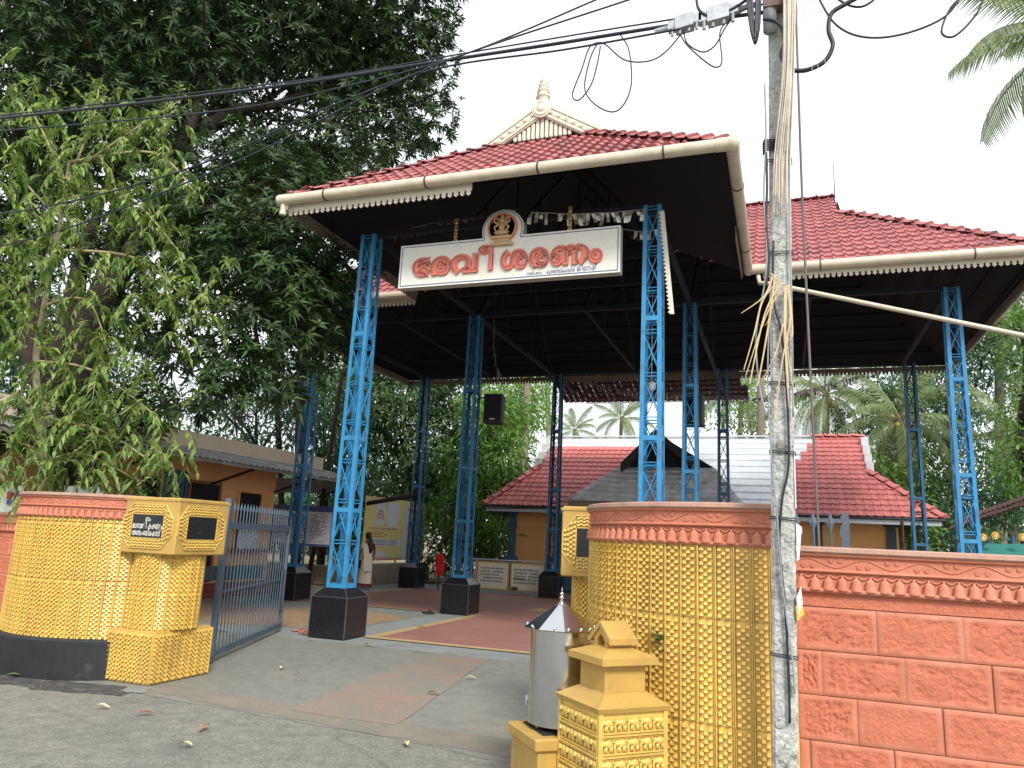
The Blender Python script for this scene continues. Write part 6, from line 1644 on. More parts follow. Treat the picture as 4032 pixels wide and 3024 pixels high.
strips('hanging_leaf_bundle', 'long pale bundle of dry coconut leaf strips hanging down the upper pole', sp, M_['straw_pale'], 5)
sp = []
for pts, w in (([(6.56,-6.2,3.19), (6.51,-6.2,3.07), (6.38,-6.24,2.96)], .014), ([(6.59,-6.2,3.16), (6.5,-6.2,3.04), (6.45,-6.24,2.83), (6.39,-6.24,2.62)], .011), ([(6.61,-6.2,3.15), (6.51,-6.22,2.95), (6.42,-6.22,2.54)], .012),
               ([(6.64,-6.2,3.11), (6.56,-6.22,3.03), (6.48,-6.22,2.84), (6.4,-6.22,2.59)], .010), ([(6.57,-6.2,3.18), (6.54,-6.2,2.95), (6.47,-6.2,2.57), (6.45,-6.2,2.53)], .012), ([(6.63,-6.21,3.12), (6.62,-6.21,2.89), (6.62,-6.21,2.72), (6.63,-6.21,2.51)], .016),
               ([(6.64,-6.21,3.13), (6.65,-6.21,2.92), (6.6,-6.21,2.67), (6.55,-6.21,2.33)], .012), ([(6.61,-6.21,2.89), (6.57,-6.21,2.73), (6.49,-6.21,2.56)], .009), ([(6.62,-6.21,2.83), (6.62,-6.21,2.62), (6.63,-6.21,2.4)], .009),
               ([(6.65,-6.21,3.06), (6.66,-6.21,2.83), (6.63,-6.21,2.78), (6.65,-6.21,2.53)], .010), ([(6.6,-6.2,3.14), (6.57,-6.2,3.06), (6.52,-6.2,2.9), (6.47,-6.2,2.9)], .008), ([(6.55,-6.2,3.21), (6.61,-6.2,3.14), (6.67,-6.2,3.09)], .012)):
    sp.append((pts, w))
strips('knotted_leaf_bunch', 'splayed knot of yellow dry leaf strips tied round the middle of the pole', sp, M_['straw'], 8)

# ================================================================ TREES AND PLANTS
def leaves(pos, dr, up, ln, wd, droop=.15):
    """N folded leaves: 5 points, 4 triangles each"""
    n = len(pos); d = dr/np.linalg.norm(dr, axis=1, keepdims=True)
    s = np.cross(d, up); s /= (np.linalg.norm(s, axis=1, keepdims=True)+1e-9); q = np.cross(s, d)
    ln = ln[:, None]; wd = wd[:, None]
    V = np.empty((n, 5, 3)); g_ = np.array([[0, 0, -1.0]])
    V[:, 0] = pos
    V[:, 1] = pos+d*ln*.42+s*wd*.5+q*wd*.16+g_*ln*droop*.2
    V[:, 2] = pos+d*ln*.46+g_*ln*droop*.25
    V[:, 3] = pos+d*ln*.42-s*wd*.5+q*wd*.16+g_*ln*droop*.2
    V[:, 4] = pos+d*ln+g_*ln*droop
    base = (np.arange(n)*5)[:, None]
    F = np.concatenate([base+np.array([[0, 1, 2]]), base+np.array([[0, 2, 3]]), base+np.array([[1, 4, 2]]), base+np.array([[2, 4, 3]])], 1).reshape(-1, 3)
    return V.reshape(-1, 3), F
def rand_dirs(rs, n):
    v = rs.normal(size=(n, 3)); return v/np.linalg.norm(v, axis=1, keepdims=True)
def blob_points(rs, blobs, dens, inner=.3, rough=.22):
    """points through the blobs' shells, with their outward directions"""
    P = []; D = []
    for (c, r_) in blobs:
        r_ = np.array(r_ if isinstance(r_, (tuple, list)) else (r_, r_, r_*.85)); n = int(dens*4*PI*r_.mean()**2)
        d = rand_dirs(rs, n); rad = 1+rs.normal(size=n)*rough*.4; m = rs.rand(n) < inner; rad[m] = rs.rand(m.sum())**.5*.9
        # lumps: pull the shell in and out in patches
        l = np.sin(d[:, 0]*5+c[0]*3)+np.sin(d[:, 1]*6+c[1]*2)+np.sin(d[:, 2]*5+c[2]); rad *= 1+.09*l
        P.append(np.array(c)+d*r_*rad[:, None]); D.append(d)
    return np.concatenate(P), np.concatenate(D)
def whorl_crown(name, parent, blobs, dens, k, L, W, m, seed, inner=.3, shade=(.1, .9), min_z=None, droop=.35):
    rs = np.random.RandomState(seed); P, D = blob_points(rs, blobs, dens, inner)
    if min_z is not None: keep = P[:, 2] > min_z; P, D = P[keep], D[keep]
    n = len(P); ax = D*.7+np.array([0, 0, .55])+rs.normal(size=(n, 3))*.25; ax /= np.linalg.norm(ax, axis=1, keepdims=True)
    t = np.cross(ax, rs.normal(size=(n, 3))); t /= np.linalg.norm(t, axis=1, keepdims=True); u = np.cross(ax, t)
    pos = []; dr = []; up = []; at = []; fresh = rs.rand(n)
    for j in range(k):
        a = 2*PI*j/k+rs.rand(n)*.5; el_ = .15+.75*rs.rand(n)
        d = (t*np.cos(a)[:, None]+u*np.sin(a)[:, None])*np.cos(el_)[:, None]+ax*np.sin(el_)[:, None]
        pos.append(P+ax*.03*(j % 3)); dr.append(d); up.append(ax); at.append(np.clip(shade[0]+(shade[1]-shade[0])*(fresh**2*.6+rs.rand(n)*.4), 0, 1))
    pos = np.concatenate(pos); N_ = len(pos); ln = L*(.65+.6*rs.rand(N_)); wd = W*(.8+.4*rs.rand(N_))
    V, F = leaves(pos, np.concatenate(dr), np.concatenate(up), ln, wd, droop)
    return np_mesh(name, V, F, m, parent, attr=np.repeat(np.concatenate(at), 4), kind=None)
def scatter_crown(name, parent, blobs, dens, L, W, m, seed, inner=.35, shade=(0, 1), droop=.3):
    rs = np.random.RandomState(seed); P, D = blob_points(rs, blobs, dens, inner, .35); n = len(P)
    d = D*.5+rs.normal(size=(n, 3))*.6+np.array([0, 0, -.15]); up = np.tile(np.array([0, 0, 1.0]), (n, 1))+rs.normal(size=(n, 3))*.5+D*.4
    cl = .5+.5*np.sin(P[:, 0]*1.7+np.sin(P[:, 2]*2.1)*1.5+P[:, 1]*.9)   # whole sprigs of younger leaves
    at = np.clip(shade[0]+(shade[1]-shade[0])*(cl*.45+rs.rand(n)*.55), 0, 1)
    V, F = leaves(P, d, up, L*(.6+.8*rs.rand(n)), W*(.7+.6*rs.rand(n)), droop)
    return np_mesh(name, V, F, m, parent, attr=np.repeat(at, 4))
def limbs(parent, name, base, targets, r0, m, seed, bend=.12, n=7, r1=.03, sub=True):
    r = random.Random(seed); b = MB()
    for t in targets:
        p0 = Vector(base); p1 = Vector(t); L = (p1-p0).length; pts = []
        o1 = Vector((r.uniform(-1, 1), r.uniform(-1, 1), r.uniform(-.3, 1)))*L*bend
        for i in range(n+1):
            s = i/n; pts.append(p0.lerp(p1, s)+o1*math.sin(PI*s)+Vector((r.uniform(-1, 1), r.uniform(-1, 1), r.uniform(-1, 1)))*L*.015)
        b.tube(pts, [r0*(1-s/n)+r1*(s/n) for s in range(n+1)], 8)
        if sub:
            for q_ in range(4):
                i = r.randint(n//2, n-1); e = pts[i]+Vector((r.uniform(-1, 1), r.uniform(-1, 1), r.uniform(-.3, .9))).normalized()*L*.28
                b.tube([pts[i], pts[i].lerp(e, .5)+Vector((0, 0, .1)), e], [r1*1.6, r1*1.1, r1*.5], 6)
    return b.build(name, m, parent, smooth=True)

# ---------------- the big mango tree
BASE = (-6.312,0.374,1.331)
mg = thing('mango_tree', 'huge dark mango tree filling the upper left, its leafy boughs reaching the pavilion roof', 'tree', (BASE[0], BASE[1], 0))
fork = (-6.787,-0.012,3.885)
b = MB(); b.tube(crv([(BASE[0]-.2, BASE[1], -.1), (BASE[0]-.1, BASE[1], .8), fork], 5), [.55-.015*k for k in range(11)], 14); b.build('trunk', M_['bark'], mg, smooth=True)
bl = [((-8.011,-1.096,11.564), 1.7), ((-6.889,-0.156,12.93), 1.9), ((-5.531,0.871,12.125), 1.5), ((-3.822,2.025,13.446), 1.8), ((-2.41,3.603,13.809), 1.55), ((-1.776,4.366,13.044), 1.0), ((-1.471,4.477,11.714), .75), ((-2.543,3.555,11.406), 1.1), ((-2.209,4.208,10.735), .9),
      ((-7.855,-1.039,9.55), 1.2), ((-7.072,-0.222,10.338), 1.1), ((-5.719,0.27,9.873), 1.1), ((-5.003,1.595,11.341), .9), ((-3.478,2.682,12.126), .9), ((-2.581,1.944,9.583), 1.0), ((-2.129,3.173,9.365), .7), ((-3.543,1.062,9.248), .8), ((-2.419,0.407,7.87), 1.0), ((-2.012,1.619,8.392), .8),
      ((-3.856,-0.116,7.984), 1.0), ((-5.337,-0.123,7.963), .9), ((-2.852,-0.495,6.423), 1.0), ((-1.708,-0.718,5.9), .95), ((-1.694,0.139,6.928), .9), ((-1.263,-0.13,5.738), .8), ((-1.104,0.566,6.231), .65), ((-1.47,-0.844,4.87), .75), ((-1.108,-0.073,4.907), .65), ((-1.182,0.751,5.404), .55), ((-1.238,0.731,4.698), .42),
      ((-1.7,-1.353,4.279), .62), ((-1.113,-1.139,3.935), .50), ((-1.192,-0.317,3.96), .45), ((-1.41,-1.567,3.56), .40), ((-4.002,-0.275,6.428), .9), ((-4.425,-0.216,5.388), .7), ((-3.039,-0.776,4.724), .6), ((-6.095,0.24,6.8), .7), ((-8.236,-0.646,7.954), 1.0), ((-8.901,-0.356,5.902), 1.0), ((-8.595,0.288,5.575), .8), ((-7.909,0.538,7.705), .8), ((-6.762,0.955,5.67), .6), ((-9.387,-0.533,7.613), 1.0), ((-7.446,-0.039,8.671), .8), ((-8.229,-0.324,6.767), .8),
      ((-3.306,2.213,14.47), 1.6), ((-1.73,3.85,14.895), 1.1), ((-1.722,-1.787,3.452), .34), ((-3.399,-0.907,3.492), .5), ((-4.225,-0.995,3.488), .5), ((-5.121,-1.108,3.318), .55), ((-5.768,-1.344,3.123), .55), ((-3.453,-1.14,2.91), .4), ((-4.388,-1.267,2.736), .4)]
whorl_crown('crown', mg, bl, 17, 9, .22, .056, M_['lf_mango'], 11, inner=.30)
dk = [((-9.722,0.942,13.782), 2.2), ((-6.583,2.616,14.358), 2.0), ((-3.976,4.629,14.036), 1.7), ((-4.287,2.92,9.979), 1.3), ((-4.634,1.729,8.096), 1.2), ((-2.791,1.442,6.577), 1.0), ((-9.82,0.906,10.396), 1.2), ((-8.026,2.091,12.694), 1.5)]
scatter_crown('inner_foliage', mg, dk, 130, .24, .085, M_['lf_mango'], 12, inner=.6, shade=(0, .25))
tg_ = [(-6.4,0.129,8.937), (-5.177,1.213,12.059), (-8.238,-0.966,10.72), (-7.447,-0.359,12.208)]
limbs(mg, 'limb', fork, tg_, .30, M_['bark'], 3)
f2 = (-5.748,-0.272,4.895)
b = MB(); b.tube(crv([(BASE[0]+.3, BASE[1], .5), f2, (-5.442,-0.374,5.766), (-5.036,-0.226,6.913)], 5), [.36-.012*k for k in range(16)], 12); b.build('limb', M_['bark'], mg, smooth=True)
limbs(mg, 'limb', (-5.036,-0.226,6.913), [(-2.811,0.371,7.802), (-2.581,1.944,9.583), (-3.293,-0.443,6.305)], .17, M_['bark'], 4, .08)
limbs(mg, 'limb', (-6.4,0.129,8.937), [(-4.701,1.599,11.001), (-3.836,2.339,11.751), (-2.162,4.012,12.882)], .20, M_['bark'], 8, .06)
limbs(mg, 'limb', (-2.811,0.371,7.802), [(-1.659,-0.274,5.887), (-1.303,0.494,5.775), (-1.42,-0.825,4.401), (-1.198,0.107,4.627)], .09, M_['bark'], 6, .1)
# ---------------- young tree with drooping twigs, in front at the left
yb_ = (-3.682,-2.394,1.708)
yt = thing('young_tree', 'slender young tree with pale trunk and drooping light green leaves over the left wall', 'tree', (yb_[0], yb_[1], 0))
tp = [(yb_[0], yb_[1], -.05), (-3.736,-2.413,2.044), (-3.942,-2.488,3.075), (-4.133,-2.558,3.927), (-4.156,-2.566,4.814), (-4.152,-2.565,5.73), (-4.055,-2.636,6.472), (-4.07,-2.641,7.19)]
b = MB(); q_ = crv(tp, 5); b.tube(q_, [.075-.055*i/len(q_) for i in range(len(q_))], 9); b.build('trunk', M_['bark_l'], yt, smooth=True)
bt_ = [((-4.152,-2.565,5.73), (-2.637,-2.332,5.535), (-1.516,-2.137,4.641)), ((-4.04,-2.63,6.552), (-2.985,-2.459,6.588), (-1.817,-2.247,5.498)), ((-4.067,-2.64,6.949), (-3.186,-2.533,7.528), (-2.316,-2.216,8.31)), ((-4.043,-2.631,6.79), (-3.832,-2.555,7.94), (-3.824,-2.552,8.61)), ((-4.07,-2.641,7.19), (-2.59,-2.422,7.264), (-1.782,-2.234,6.553)),
       ((-4.06,-2.638,6.236), (-4.728,-2.774,6.805), (-5.212,-2.951,7.593)), ((-4.152,-2.565,5.73), (-4.777,-2.792,5.852), (-5.08,-2.902,5.22)), ((-4.156,-2.566,4.814), (-3.356,-2.488,4.863), (-2.805,-2.394,3.919)), ((-4.133,-2.558,3.927), (-3.042,-2.48,3.765), (-1.971,-2.196,3.104)), ((-3.942,-2.488,3.075), (-4.366,-2.643,3.409), (-4.518,-2.698,2.765)),
       ((-3.942,-2.488,3.075), (-2.782,-2.385,2.875), (-1.866,-2.265,2.423)), ((-4.043,-2.631,6.79), (-4.577,-2.826,7.733), (-4.952,-2.962,8.294)), ((-3.791,-2.433,2.384), (-3.071,-2.384,2.533), (-2.095,-2.242,2.158)), ((-3.813,-2.441,2.522), (-4.171,-2.572,2.642), (-4.348,-2.636,2.15))]
b = MB(); BP = []
for tr in bt_:
    c_ = crv(tr, 7); b.tube(c_, [.026-.018*i/len(c_) for i in range(len(c_))], 6); BP += c_
b.build('branch', M_['twig'], yt, smooth=True, kind=None)
r = random.Random(31); b = MB(); lp_, ld_, lu_ = [], [], []
reg = [(60, 230, 40), (20, 420, 60), (150, 300, 60), (270, 250, 50), (340, 330, 50), (120, 470, 70), (230, 430, 70), (350, 500, 60), (60, 560, 70), (200, 600, 70), (310, 620, 60), (400, 640, 40), (50, 720, 60), (160, 780, 70), (280, 780, 60), (50, 880, 60), (180, 920, 70), (300, 930, 50), (80, 1000, 50), (200, 1020, 50), (330, 1030, 40)]
ctr = [(-4.854,-2.927,8.132), (-4.876,-2.935,6.586), (-3.941,-2.807,7.487), (-3.174,-2.528,7.934), (-2.522,-2.397,7.267), (-3.937,-2.806,6.15), (-3.155,-2.627,6.452), (-2.201,-2.387,5.924), (-4.227,-2.911,5.451), (-3.166,-2.632,5.171), (-2.344,-2.439,5.031), (-1.744,-2.22,4.917), (-4.099,-2.865,4.281), (-3.23,-2.655,3.872), (-2.381,-2.452,3.89), (-3.913,-2.797,3.161), (-2.958,-2.556,2.918), (-2.114,-2.355,2.877), (-3.591,-2.68,2.36), (-2.753,-2.481,2.39), (-1.919,-2.284,2.355)]
tw = []
for ci, c0 in enumerate(ctr):
    for k in range(30): tw.append(Vector(c0)+Vector((r.gauss(0, .36), r.gauss(0, .28), r.gauss(0, .36))))
for p in BP: 
    if r.random() < .8: tw.append(Vector(p))
for p in tw:
    if p.z < 1.75: continue
    a = r.uniform(0, 2*PI); o_ = Vector((math.cos(a), math.sin(a), 0)); L = r.uniform(.22, .62); pts = []; upw = r.random() < .22
    for i in range(6):
        s = i/5; pts.append(p+o_*L*.5*s+Vector((0, 0, (.12*s-.9*L*s*s) if not upw else .5*L*s)))
    b.tube(pts, [.005, .0045, .004, .0035, .003, .002], 4, caps=False)
    m_ = int(L/.045)
    for j in range(m_):
        s = (j+.6)/m_; i = min(int(s*5), 4); q_ = pts[i].lerp(pts[i+1], s*5-i); tn = (pts[i+1]-pts[i]).normalized(); sd = tn.cross(Vector((0, 0, 1)))
        if sd.length < .1: sd = Vector((1, 0, 0))
        sd = sd.normalized()*(1 if j % 2 else -1); d_ = sd*.7+tn*.55+Vector((r.uniform(-.2, .2), r.uniform(-.2, .2), -.35 if not upw else .2))
        lp_.append(q_[:]); ld_.append(d_[:]); lu_.append((r.uniform(-.5, .5), r.uniform(-.8, .2), 1))
b.build('twig', M_['twig'], yt, kind='stuff')
rs = np.random.RandomState(5); n_ = len(lp_)
V, F = leaves(np.array(lp_), np.array(ld_), np.array(lu_), .135*(.7+.55*rs.rand(n_)), .058*(.75+.5*rs.rand(n_)), .35)
np_mesh('crown', V, F, M_['lf_ficus'], yt, attr=np.repeat(np.clip(rs.rand(n_)**1.3, 0, 1), 4))
# ---------------- trees beyond the yard
def tree(name, label, base, blobs, m, L, W, dens, seed, trunk_r=.18, bark='bark', tmul=1.0, inner=.35, shade=(0, 1), group='trees beyond the temple yard', whorl=False, cat='tree'):
    t = thing(name, label, cat, (base[0], base[1], 0), group); dens *= 1.9; base = Vector((base[0], base[1], -.1)); cz_ = Vector(blobs[0][0])
    top = Vector((cz_.x*.35+base.x*.65, cz_.y*.5+base.y*.5, max(1.2, cz_.z*.6)))
    b = MB(); b.tube(crv([base, base.lerp(top, .5)+Vector((.1, 0, 0)), top], 4), [trunk_r*(1-.05*k) for k in range(9)], 9); b.build('trunk', M_[bark], t, smooth=True)
    limbs(t, 'limb', top, [q_[0] for q_ in blobs[:7]], trunk_r*.5, M_[bark], seed, .1, 5, .02)
    if whorl: whorl_crown('crown', t, blobs, dens, 6, L, W, m, seed, inner, shade)
    else: scatter_crown('crown', t, blobs, dens, L, W, m, seed, inner, shade)
    return t
tree('leafy_tree', 'dense dark green tree between the far left lattice column and the loudspeaker', (-6.911,16.331,1.677), [((-8.16,15.877,7.136), 2.0), ((-6.634,16.432,5.327), 1.7), ((-8.875,15.616,5.028), 1.5), ((-6.678,17.48,7.817), 1.6), ((-10.267,16.174,7.041), 1.6), ((-5.252,15.871,3.47), 1.4), ((-7.019,16.292,3.285), 1.2), ((-5.44,16.867,5.761), 1.2), ((-10.604,17.116,9.284), 2.0), ((-7.762,18.15,9.431), 2.0)], M_['lf_bg'], .28, .11, 34, 41, shade=(0, .75))
tree('leafy_tree', 'tree with long bright green drooping leaves just right of the loudspeaker', (-3.48,15.452,1.796), [((-3.688,15.376,6.058), 1.2), ((-4.248,15.172,4.29), 1.1), ((-3.135,15.577,4.69), .95), ((-3.67,14.85,2.923), 1.0), ((-3.378,16.553,6.252), .9), ((-4.235,14.113,2.538), 1.0), ((-3.875,14.244,1.592), .9), ((-3.121,14.518,1.789), .8), ((-2.767,15.711,3.679), .6)], M_['lf_bright'], .34, .09, 36, 42, trunk_r=.12, shade=(.0, .9))
tree('leafy_tree', 'sparse yellowish tree catching light behind the left end of the shrine roof', (-6.258,27.211,3.147), [((-6.744,27.034,9.305), 1.7), ((-5.991,27.308,8.076), 1.2), ((-7.471,26.769,9.779), 1.5), ((-6.133,28.32,10.07), 1.2), ((-6.298,26.132,6.42), .9)], M_['lf_bright'], .30, .10, 16, 43, trunk_r=.12, bark='bark_p', shade=(.3, 1))
tree('leafy_tree', 'bluish green tree behind the two left columns above the office roof', (-9.762,14.229,1.855), [((-10.163,14.084,6.273), 1.6), ((-9.378,14.369,5.042), 1.4), ((-11.577,14.633,6.013), 1.3), ((-8.404,13.659,3.739), 1.2), ((-9.951,14.16,3.942), 1.2), ((-12.878,15.224,7.698), 1.6)], M_['lf_teal'], .24, .09, 22, 44, shade=(0, .8))
tree('leafy_tree', 'dim tall tree behind the stained office parapet', (-10.818,11.716,2.212), [((-11.297,11.542,6.691), 1.3), ((-12.128,11.24,5.621), 1.1), ((-10.37,11.88,5.372), 1.0), ((-13.717,11.726,6.433), 1.4), ((-10.743,10.68,4.695), .7)], M_['lf_teal'], .22, .08, 18, 45, trunk_r=.15, shade=(0, .7))
tree('leafy_tree', 'shadowy tree glimpsed through the young tree at the far left', (-14.251,5.146,1.507), [((-14.934,4.898,5.532), 1.8), ((-14.838,3.868,4.775), 1.6), ((-12.104,3.799,2.728), 1.3), ((-13.466,3.303,2.66), 1.3), ((-11.684,5.016,3.366), 1.2), ((-16.503,5.391,8.384), 1.8), ((-11.547,6.13,3.5), 1.0), ((-14.712,6.043,6.66), 1.5), ((-13.208,4.462,3.807), 1.2), ((-12.545,5.767,5.095), 1.3), ((-13.049,6.648,6.449), 1.2), ((-17.027,5.2,7.442), 1.6), ((-12.08,7.001,5.322), 1.0)], M_['lf_teal'], .22, .08, 24, 46, shade=(0, .8))
tree('leafy_tree', 'dark small leaved tree right of the middle coconut palm, tallest on the right', (12.716,23.475,3.001), [((13.412,23.728,10.78), 1.7), ((12.409,23.363,9.154), 1.4), ((13.788,23.865,8.45), 1.6), ((12.644,23.449,7.243), 1.2), ((14.71,24.201,11.247), 1.5), ((13.744,22.785,6.209), 1.2), ((11.869,23.167,6.073), 1.0), ((15.884,24.628,12.314), 1.6), ((14.671,23.122,9.407), 1.3)], M_['lf_teal'], .20, .085, 30, 47, shade=(0, .8), inner=.2)
tree('leafy_tree', 'vivid green tree cut by the right picture edge beneath the roof corner', (13.175,15.129,2.863), [((13.569,15.272,9.022), 1.0), ((13.709,15.323,7.573), .9), ((13.109,15.105,4.332), .9), ((13.757,15.34,5.877), 1.0)], M_['lf_bright'], .20, .08, 34, 48, shade=(0, .9))
tree('leafy_tree', 'pale wispy tree far behind the shrine between the blue columns', (5.322,33.554,3.326), [((3.462,32.877,9.443), 1.6), ((5.428,33.592,9.011), 1.6), ((6.944,35.208,10.358), 1.5), ((4.418,34.289,11.055), 1.5)], M_['lf_bright'], .26, .10, 11, 49, trunk_r=.14, bark='bark_p', shade=(.1, .9))
tree('leafy_tree', 'dark dense tree behind the middle coconut palm', (10.621,26.969,3.248), [((10.868,27.059,8.296), 1.5), ((9.989,26.739,6.54), 1.3), ((11.603,26.262,6.07), 1.5), ((11.649,28.407,9.196), 1.5), ((12.139,25.393,4.983), 1.2)], M_['lf_bg'], .24, .10, 26, 50, shade=(0, .7))
def bush(label, blobs, m, L, W, dens, seed, shade=(0, 1)):
    b0 = blobs[0][0]; t = thing('bush', label, 'bush', (b0[0], b0[1], 0), 'bushes round the temple yard')
    limbs(t, 'stem', (b0[0], b0[1], -.1), [q_[0] for q_ in blobs[:6]], .03, M_['bark_l'], seed, .1, 4, .01); scatter_crown('foliage', t, blobs, dens, L, W, m, seed, .3, shade); return t
bush('creeper covered bush spilling behind the right end of the shrine', [((10.619,18.455,3.849), 1.0), ((9.871,19.247,4.55), .8), ((10.996,17.528,3.033), .9), ((9.991,17.162,2.983), .7), ((11.399,18.739,4.364), .9), ((10.373,16.237,2.379), .7)], M_['lf_bright'], .17, .10, 60, 61, (0, .8))
bush('broad pale green creeper mound above the dark shed roof', [((12.777,18.176,3.877), 1.1), ((11.888,17.853,3.529), .9), ((13.682,18.506,4.381), 1.1), ((12.05,16.847,2.892), .8), ((13.038,17.207,3.23), .8), ((13.906,17.523,3.709), 1.0), ((11.352,16.593,2.714), .6)], M_['lf_teal'], .16, .09, 62, 62, (.2, 1))
bush('undergrowth under the trees left of the shrine wall', [((-4.305,14.087,1.095), .8), ((-3.706,14.305,1.283), .7), ((-3.082,14.532,0.997), .5), ((-4.902,13.87,0.908), .8), ((-4.448,15.099,2.081), .8)], M_['lf_bg'], .20, .08, 50, 63, (0, .8))
bush('low dark undergrowth right behind the office awning and the blue notice board', [((-9.648,15.335,1.897), 1.3), ((-10.479,15.032,1.678), 1.2), ((-9.549,16.435,2.679), 1.2), ((-9.387,17.558,3.325), 1.2), ((-7.641,12.873,0.932), .8)], M_['lf_bg'], .22, .09, 60, 66, (0, .8))
bush('tall undergrowth between hoarding and shrine under the bright green tree', [((-5.505,17.907,3.066), 1.2), ((-4.6,19.301,2.793), 1.2), ((-6.554,17.525,2.827), 1.2), ((-3.833,18.516,1.304), .8), ((-4.232,20.499,3.661), 1.0)], M_['lf_bg'], .22, .09, 60, 67, (0, .9))
bush('leggy bush behind the wall at the far left under the young tree', [((-7.572,0.128,2.257), .55), ((-8.129,-0.075,2.503), .6), ((-5.108,-0.039,2.205), .4), ((-4.974,0.542,2.43), .45), ((-6.623,0.473,2.214), .5)], M_['lf_ficus'], .10, .05, 80, 64, (0, .8))
bush('tuft of shrub growing behind the dark shed posts', [((11.553,13.474,1.99), .45), ((11.872,13.59,2.254), .35), ((11.133,12.257,1.785), .3)], M_['lf_teal'], .12, .07, 90, 65, (.2, 1))
# slim bare trunks behind the office and the hoarding
st_ = 0
for (p0, p1, rr_, lab) in (((-8.967,11.326,1.939), (-9.38,11.176,8.079), .16, 'dark straight trunk behind the right end of the office parapet'), ((-7.118,9.871,2.231), (-7.379,10.84,6.928), .07, 'thin leaning trunk right of the office parapet'),
                        ((-6.547,32.426,6.137), (-6.894,32.3,12.372), .16, 'slim pale palm trunk with no crown in view left of the pale sky gap'), ((-11.072,12.688,4.637), (-11.635,12.483,8.524), .10, 'slim grey trunk over the middle of the office parapet'),
                        ((-5.704,25.284,6.31), (-5.718,25.279,11.144), .17, 'thick pale trunk among the yellowish leaves'), ((5.455,31.474,7.152), (5.622,31.535,12.265), .2, 'pale trunk just left of the concrete pole')):
    b = MB(); p0 = Vector(p0); p1 = Vector(p1); g0 = p0+(p0-p1).normalized()*((p0.z+.1)/max(.01, (p1-p0).normalized().z)); b.tube(crv([g0, p0+Vector((.06, 0, 0)), p1], 5), [rr_*1.15-.02*rr_*k for k in range(11)], 9)
    tag(b.build('bare_trunk', M_['bark_p' if rr_ > .12 and 'pale' in lab else 'bark'], smooth=True), lab, 'tree trunk', 'bare trunks behind the yard')
b = MB(); b.tube(crv([(-6.5,10.096,2.19), (-5.906,10.312,2.435), (-4.964,10.655,2.655), (-4.222,10.925,2.836)], 5), .07, 7); tag(b.build('dead_branch', M_['bark'], smooth=True), 'crooked bare branch reaching across above the yellow hoarding', 'branch')
# ---------------- coconut palms
def frond_mesh(seed, L=3.2, n=44, droop=.9, lw=.045, ll=.75):
    rs = np.random.RandomState(seed); V = []; F = []; A_t = []
    def rp(s): return np.array([L*s*(1-.18*s*s*droop), 0, L*(.42*s-.75*droop*s*s)])
    N_ = 14; ring = []
    for i in range(N_+1):
        s = i/N_; p = rp(s); w = .035*(1-s)+.006
        ring.append([p+np.array([0, w, 0]), p+np.array([0, 0, w*.8]), p+np.array([0, -w, 0]), p-np.array([0, 0, w*.5])])
    for i in range(N_+1):
        for q_ in ring[i]: V.append(q_)
    for i in range(N_):
        for k in range(4): F.append((i*4+k, i*4+(k+1) % 4, (i+1)*4+(k+1) % 4, (i+1)*4+k)); A_t.append(.9)
    for sd in (-1, 1):
        for i in range(n):
            s = .12+.87*i/n; p = rp(s); tdir = rp(min(1, s+.02))-p; tdir /= np.linalg.norm(tdir)
            l_ = ll*(math.sin(PI*min(1, s*.85+.12))**.6)*rs.uniform(.85, 1.1); d = tdir*.55+np.array([0, sd*.75, 0])+np.array([0, 0, -.1]); d /= np.linalg.norm(d)
            b0 = len(V); w = tdir*lw*.5; mid = p+d*l_*.5+np.array([0, 0, -.10*l_]); e = p+d*l_*(.9)+np.array([0, 0, -(.45+.3*rs.rand())*l_])
            V += [p-w, p+w, mid+w, mid-w, e]; F.append((b0, b0+1, b0+2, b0+3)); F.append((b0+3, b0+2, b0+4, b0+4)); A_t += [rs.rand()]*2
    V = np.array(V); Fq = [f for f in F]
    me = bpy.data.meshes.new('frond'); me.from_pydata([tuple(v) for v in V], [], [f if f[2] != f[3] else f[:3] for f in Fq]); me.materials.append(M_['lf_palm'])
    a = me.attributes.new('leaf_shade', 'FLOAT', 'FACE'); a.data.foreach_set('value', np.array(A_t, dtype=np.float32)); me.update(); return me
FR = [frond_mesh(71, droop=.75), frond_mesh(72, droop=1.15), frond_mesh(73, droop=.45)]
NUT = MB().lathe([(0, -.13), (.09, -.08), (.11, 0), (.08, .09), (0, .12)], 8).build('coconut', mat('yellow_green_nut', (.32, .26, .07), .5), mesh_only=True); NUT.shade_smooth()
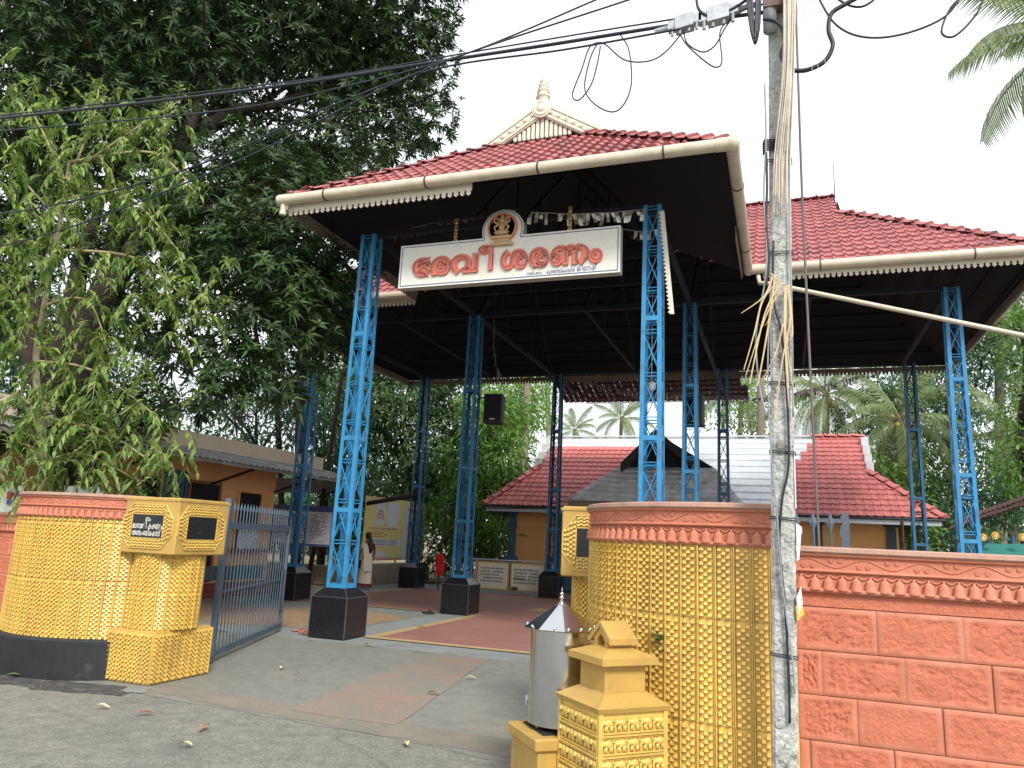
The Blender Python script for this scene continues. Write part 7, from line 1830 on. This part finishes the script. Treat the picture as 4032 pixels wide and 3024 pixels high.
def palm(label, c, seed, s=1.0, n=18, nuts=True, trunk=True, lean=.5, spread=1.0, low=-.95):
    c = Vector(c); r = random.Random(seed); t = thing('coconut_palm', label, 'palm', (c.x-lean, c.y, 0), 'coconut palms behind the temple'); 
    if trunk:
        b = MB(); q_ = crv([(c.x-lean, c.y, -.1), (c.x-lean*.7, c.y, c.z*.4), (c.x-lean*.1, c.y, c.z*.8), c], 5); b.tube(q_, [.17*s*(1.2-.35*i/len(q_)) for i in range(len(q_))], 10); b.build('trunk', M_['bark_p'], t, smooth=True)
    for k in range(n):
        az_ = k*2.399+r.uniform(-.2, .2); tilt = .95+(low-.95)*(k/(n-1))**1.1; me = FR[2] if tilt > .4 else (FR[0] if tilt > -.3 else FR[1])
        M = Matrix.Translation(c) @ Matrix.Rotation(az_, 4, 'Z') @ Matrix.Rotation(-tilt+.1, 4, 'Y') @ Matrix.Rotation(r.uniform(-.3, .3), 4, 'X') @ Matrix.Scale(s*r.uniform(.85, 1.1), 4)
        inst(me, 'frond', t, M)
    if nuts:
        for k in range(9): a = r.uniform(0, 6.28); inst(NUT, 'coconut', t, Matrix.Translation(c+Vector((.26*s*math.cos(a), .26*s*math.sin(a), -.25*s-r.uniform(0, .25)*s))) @ Matrix.Scale(s*1.1, 4))
        b = MB()
        for k in range(16): a = r.uniform(0, 6.28); b.tube([c+Vector((0, 0, -.1)), c+Vector((.3*math.cos(a), .3*math.sin(a), .15))*s, c+Vector((.45*math.cos(a), .45*math.sin(a), .3*r.random()))*s], [.03, .02, .008], 4)
        b.build('spathe', M_['straw'], t)
    return t
palm('coconut palm behind the right half of the shrine, yellow stalks at its heart', (8.54,26.212,8.719), 81, 1.0)
palm('coconut palm with hanging fronds right of the shrine roof, nearest of the row', (10.681,19.541,6.525), 82, 1.0, 20, low=-1.25)
palm('coconut palm leaning in at the right picture edge above the creepers', (14.03,18.632,5.951), 83, .9, 16, low=-1.0)
palm('coconut palm whose brown lower fronds hang beside the right roof corner', (14.882,23.199,12.117), 84, .95, 14, low=-1.35)
palm('coconut palm fronds drooping into the top right corner of the sky', (12.93,7.058,13.023), 85, 1.0, 24, lean=-.3, low=-1.2)
palm('small far coconut palm in the sky gap just left of the dark gable', (-5.948,50.735,11.795), 86, .95, 14, nuts=False, low=-.6)
palm('tiny far palm at the left end of the sky gap over the shrine ridge', (-11.707,57.153,11.803), 87, .9, 12, nuts=False, low=-.5)
palm('far coconut palm between the two right hand blue columns of the middle', (4.157,39.515,11.539), 88, 1.0, 14, nuts=False, low=-.7)
# far tree line
rs = np.random.RandomState(9); blobs = []
for k in range(130):
    ang = -85+k*1.25; a = R(ang); d_ = rs.uniform(50, 62); hi = 1.0 if ang < -12 else (.35 if ang < 14 else .8)
    blobs.append(((6.6+d_*math.sin(a), -10.7+d_*math.cos(a), 1.0+hi*rs.uniform(0, 4.5)), (rs.uniform(2.2, 3.6), 2.5, 1.6+hi*rs.uniform(.3, 1.8))))
o = scatter_crown('far_tree_line', None, blobs, 7, .55, .26, M_['lf_bg'], 10, .3, (.1, .8)); tag(o, kind='stuff')
# leaf litter on the bare earth left of the shrine
N = 2600; P0 = np.zeros((N, 3)); P0[:, 0] = rs.uniform(-12, -1.5, N); P0[:, 1] = rs.uniform(12.8, 24, N); P0[:, 2] = .0+.03*rs.rand(N)
V, F = leaves(P0, np.stack([rs.normal(size=N), rs.normal(size=N), .15*rs.normal(size=N)], 1), np.tile([[0, .3, 1.0]], (N, 1)), .12+.12*rs.rand(N), .05+.05*rs.rand(N), .05)
np_mesh('leaf_litter', V, F, M_['lf_litter'], attr=np.repeat(rs.rand(N), 4), kind='stuff')

print("ok")
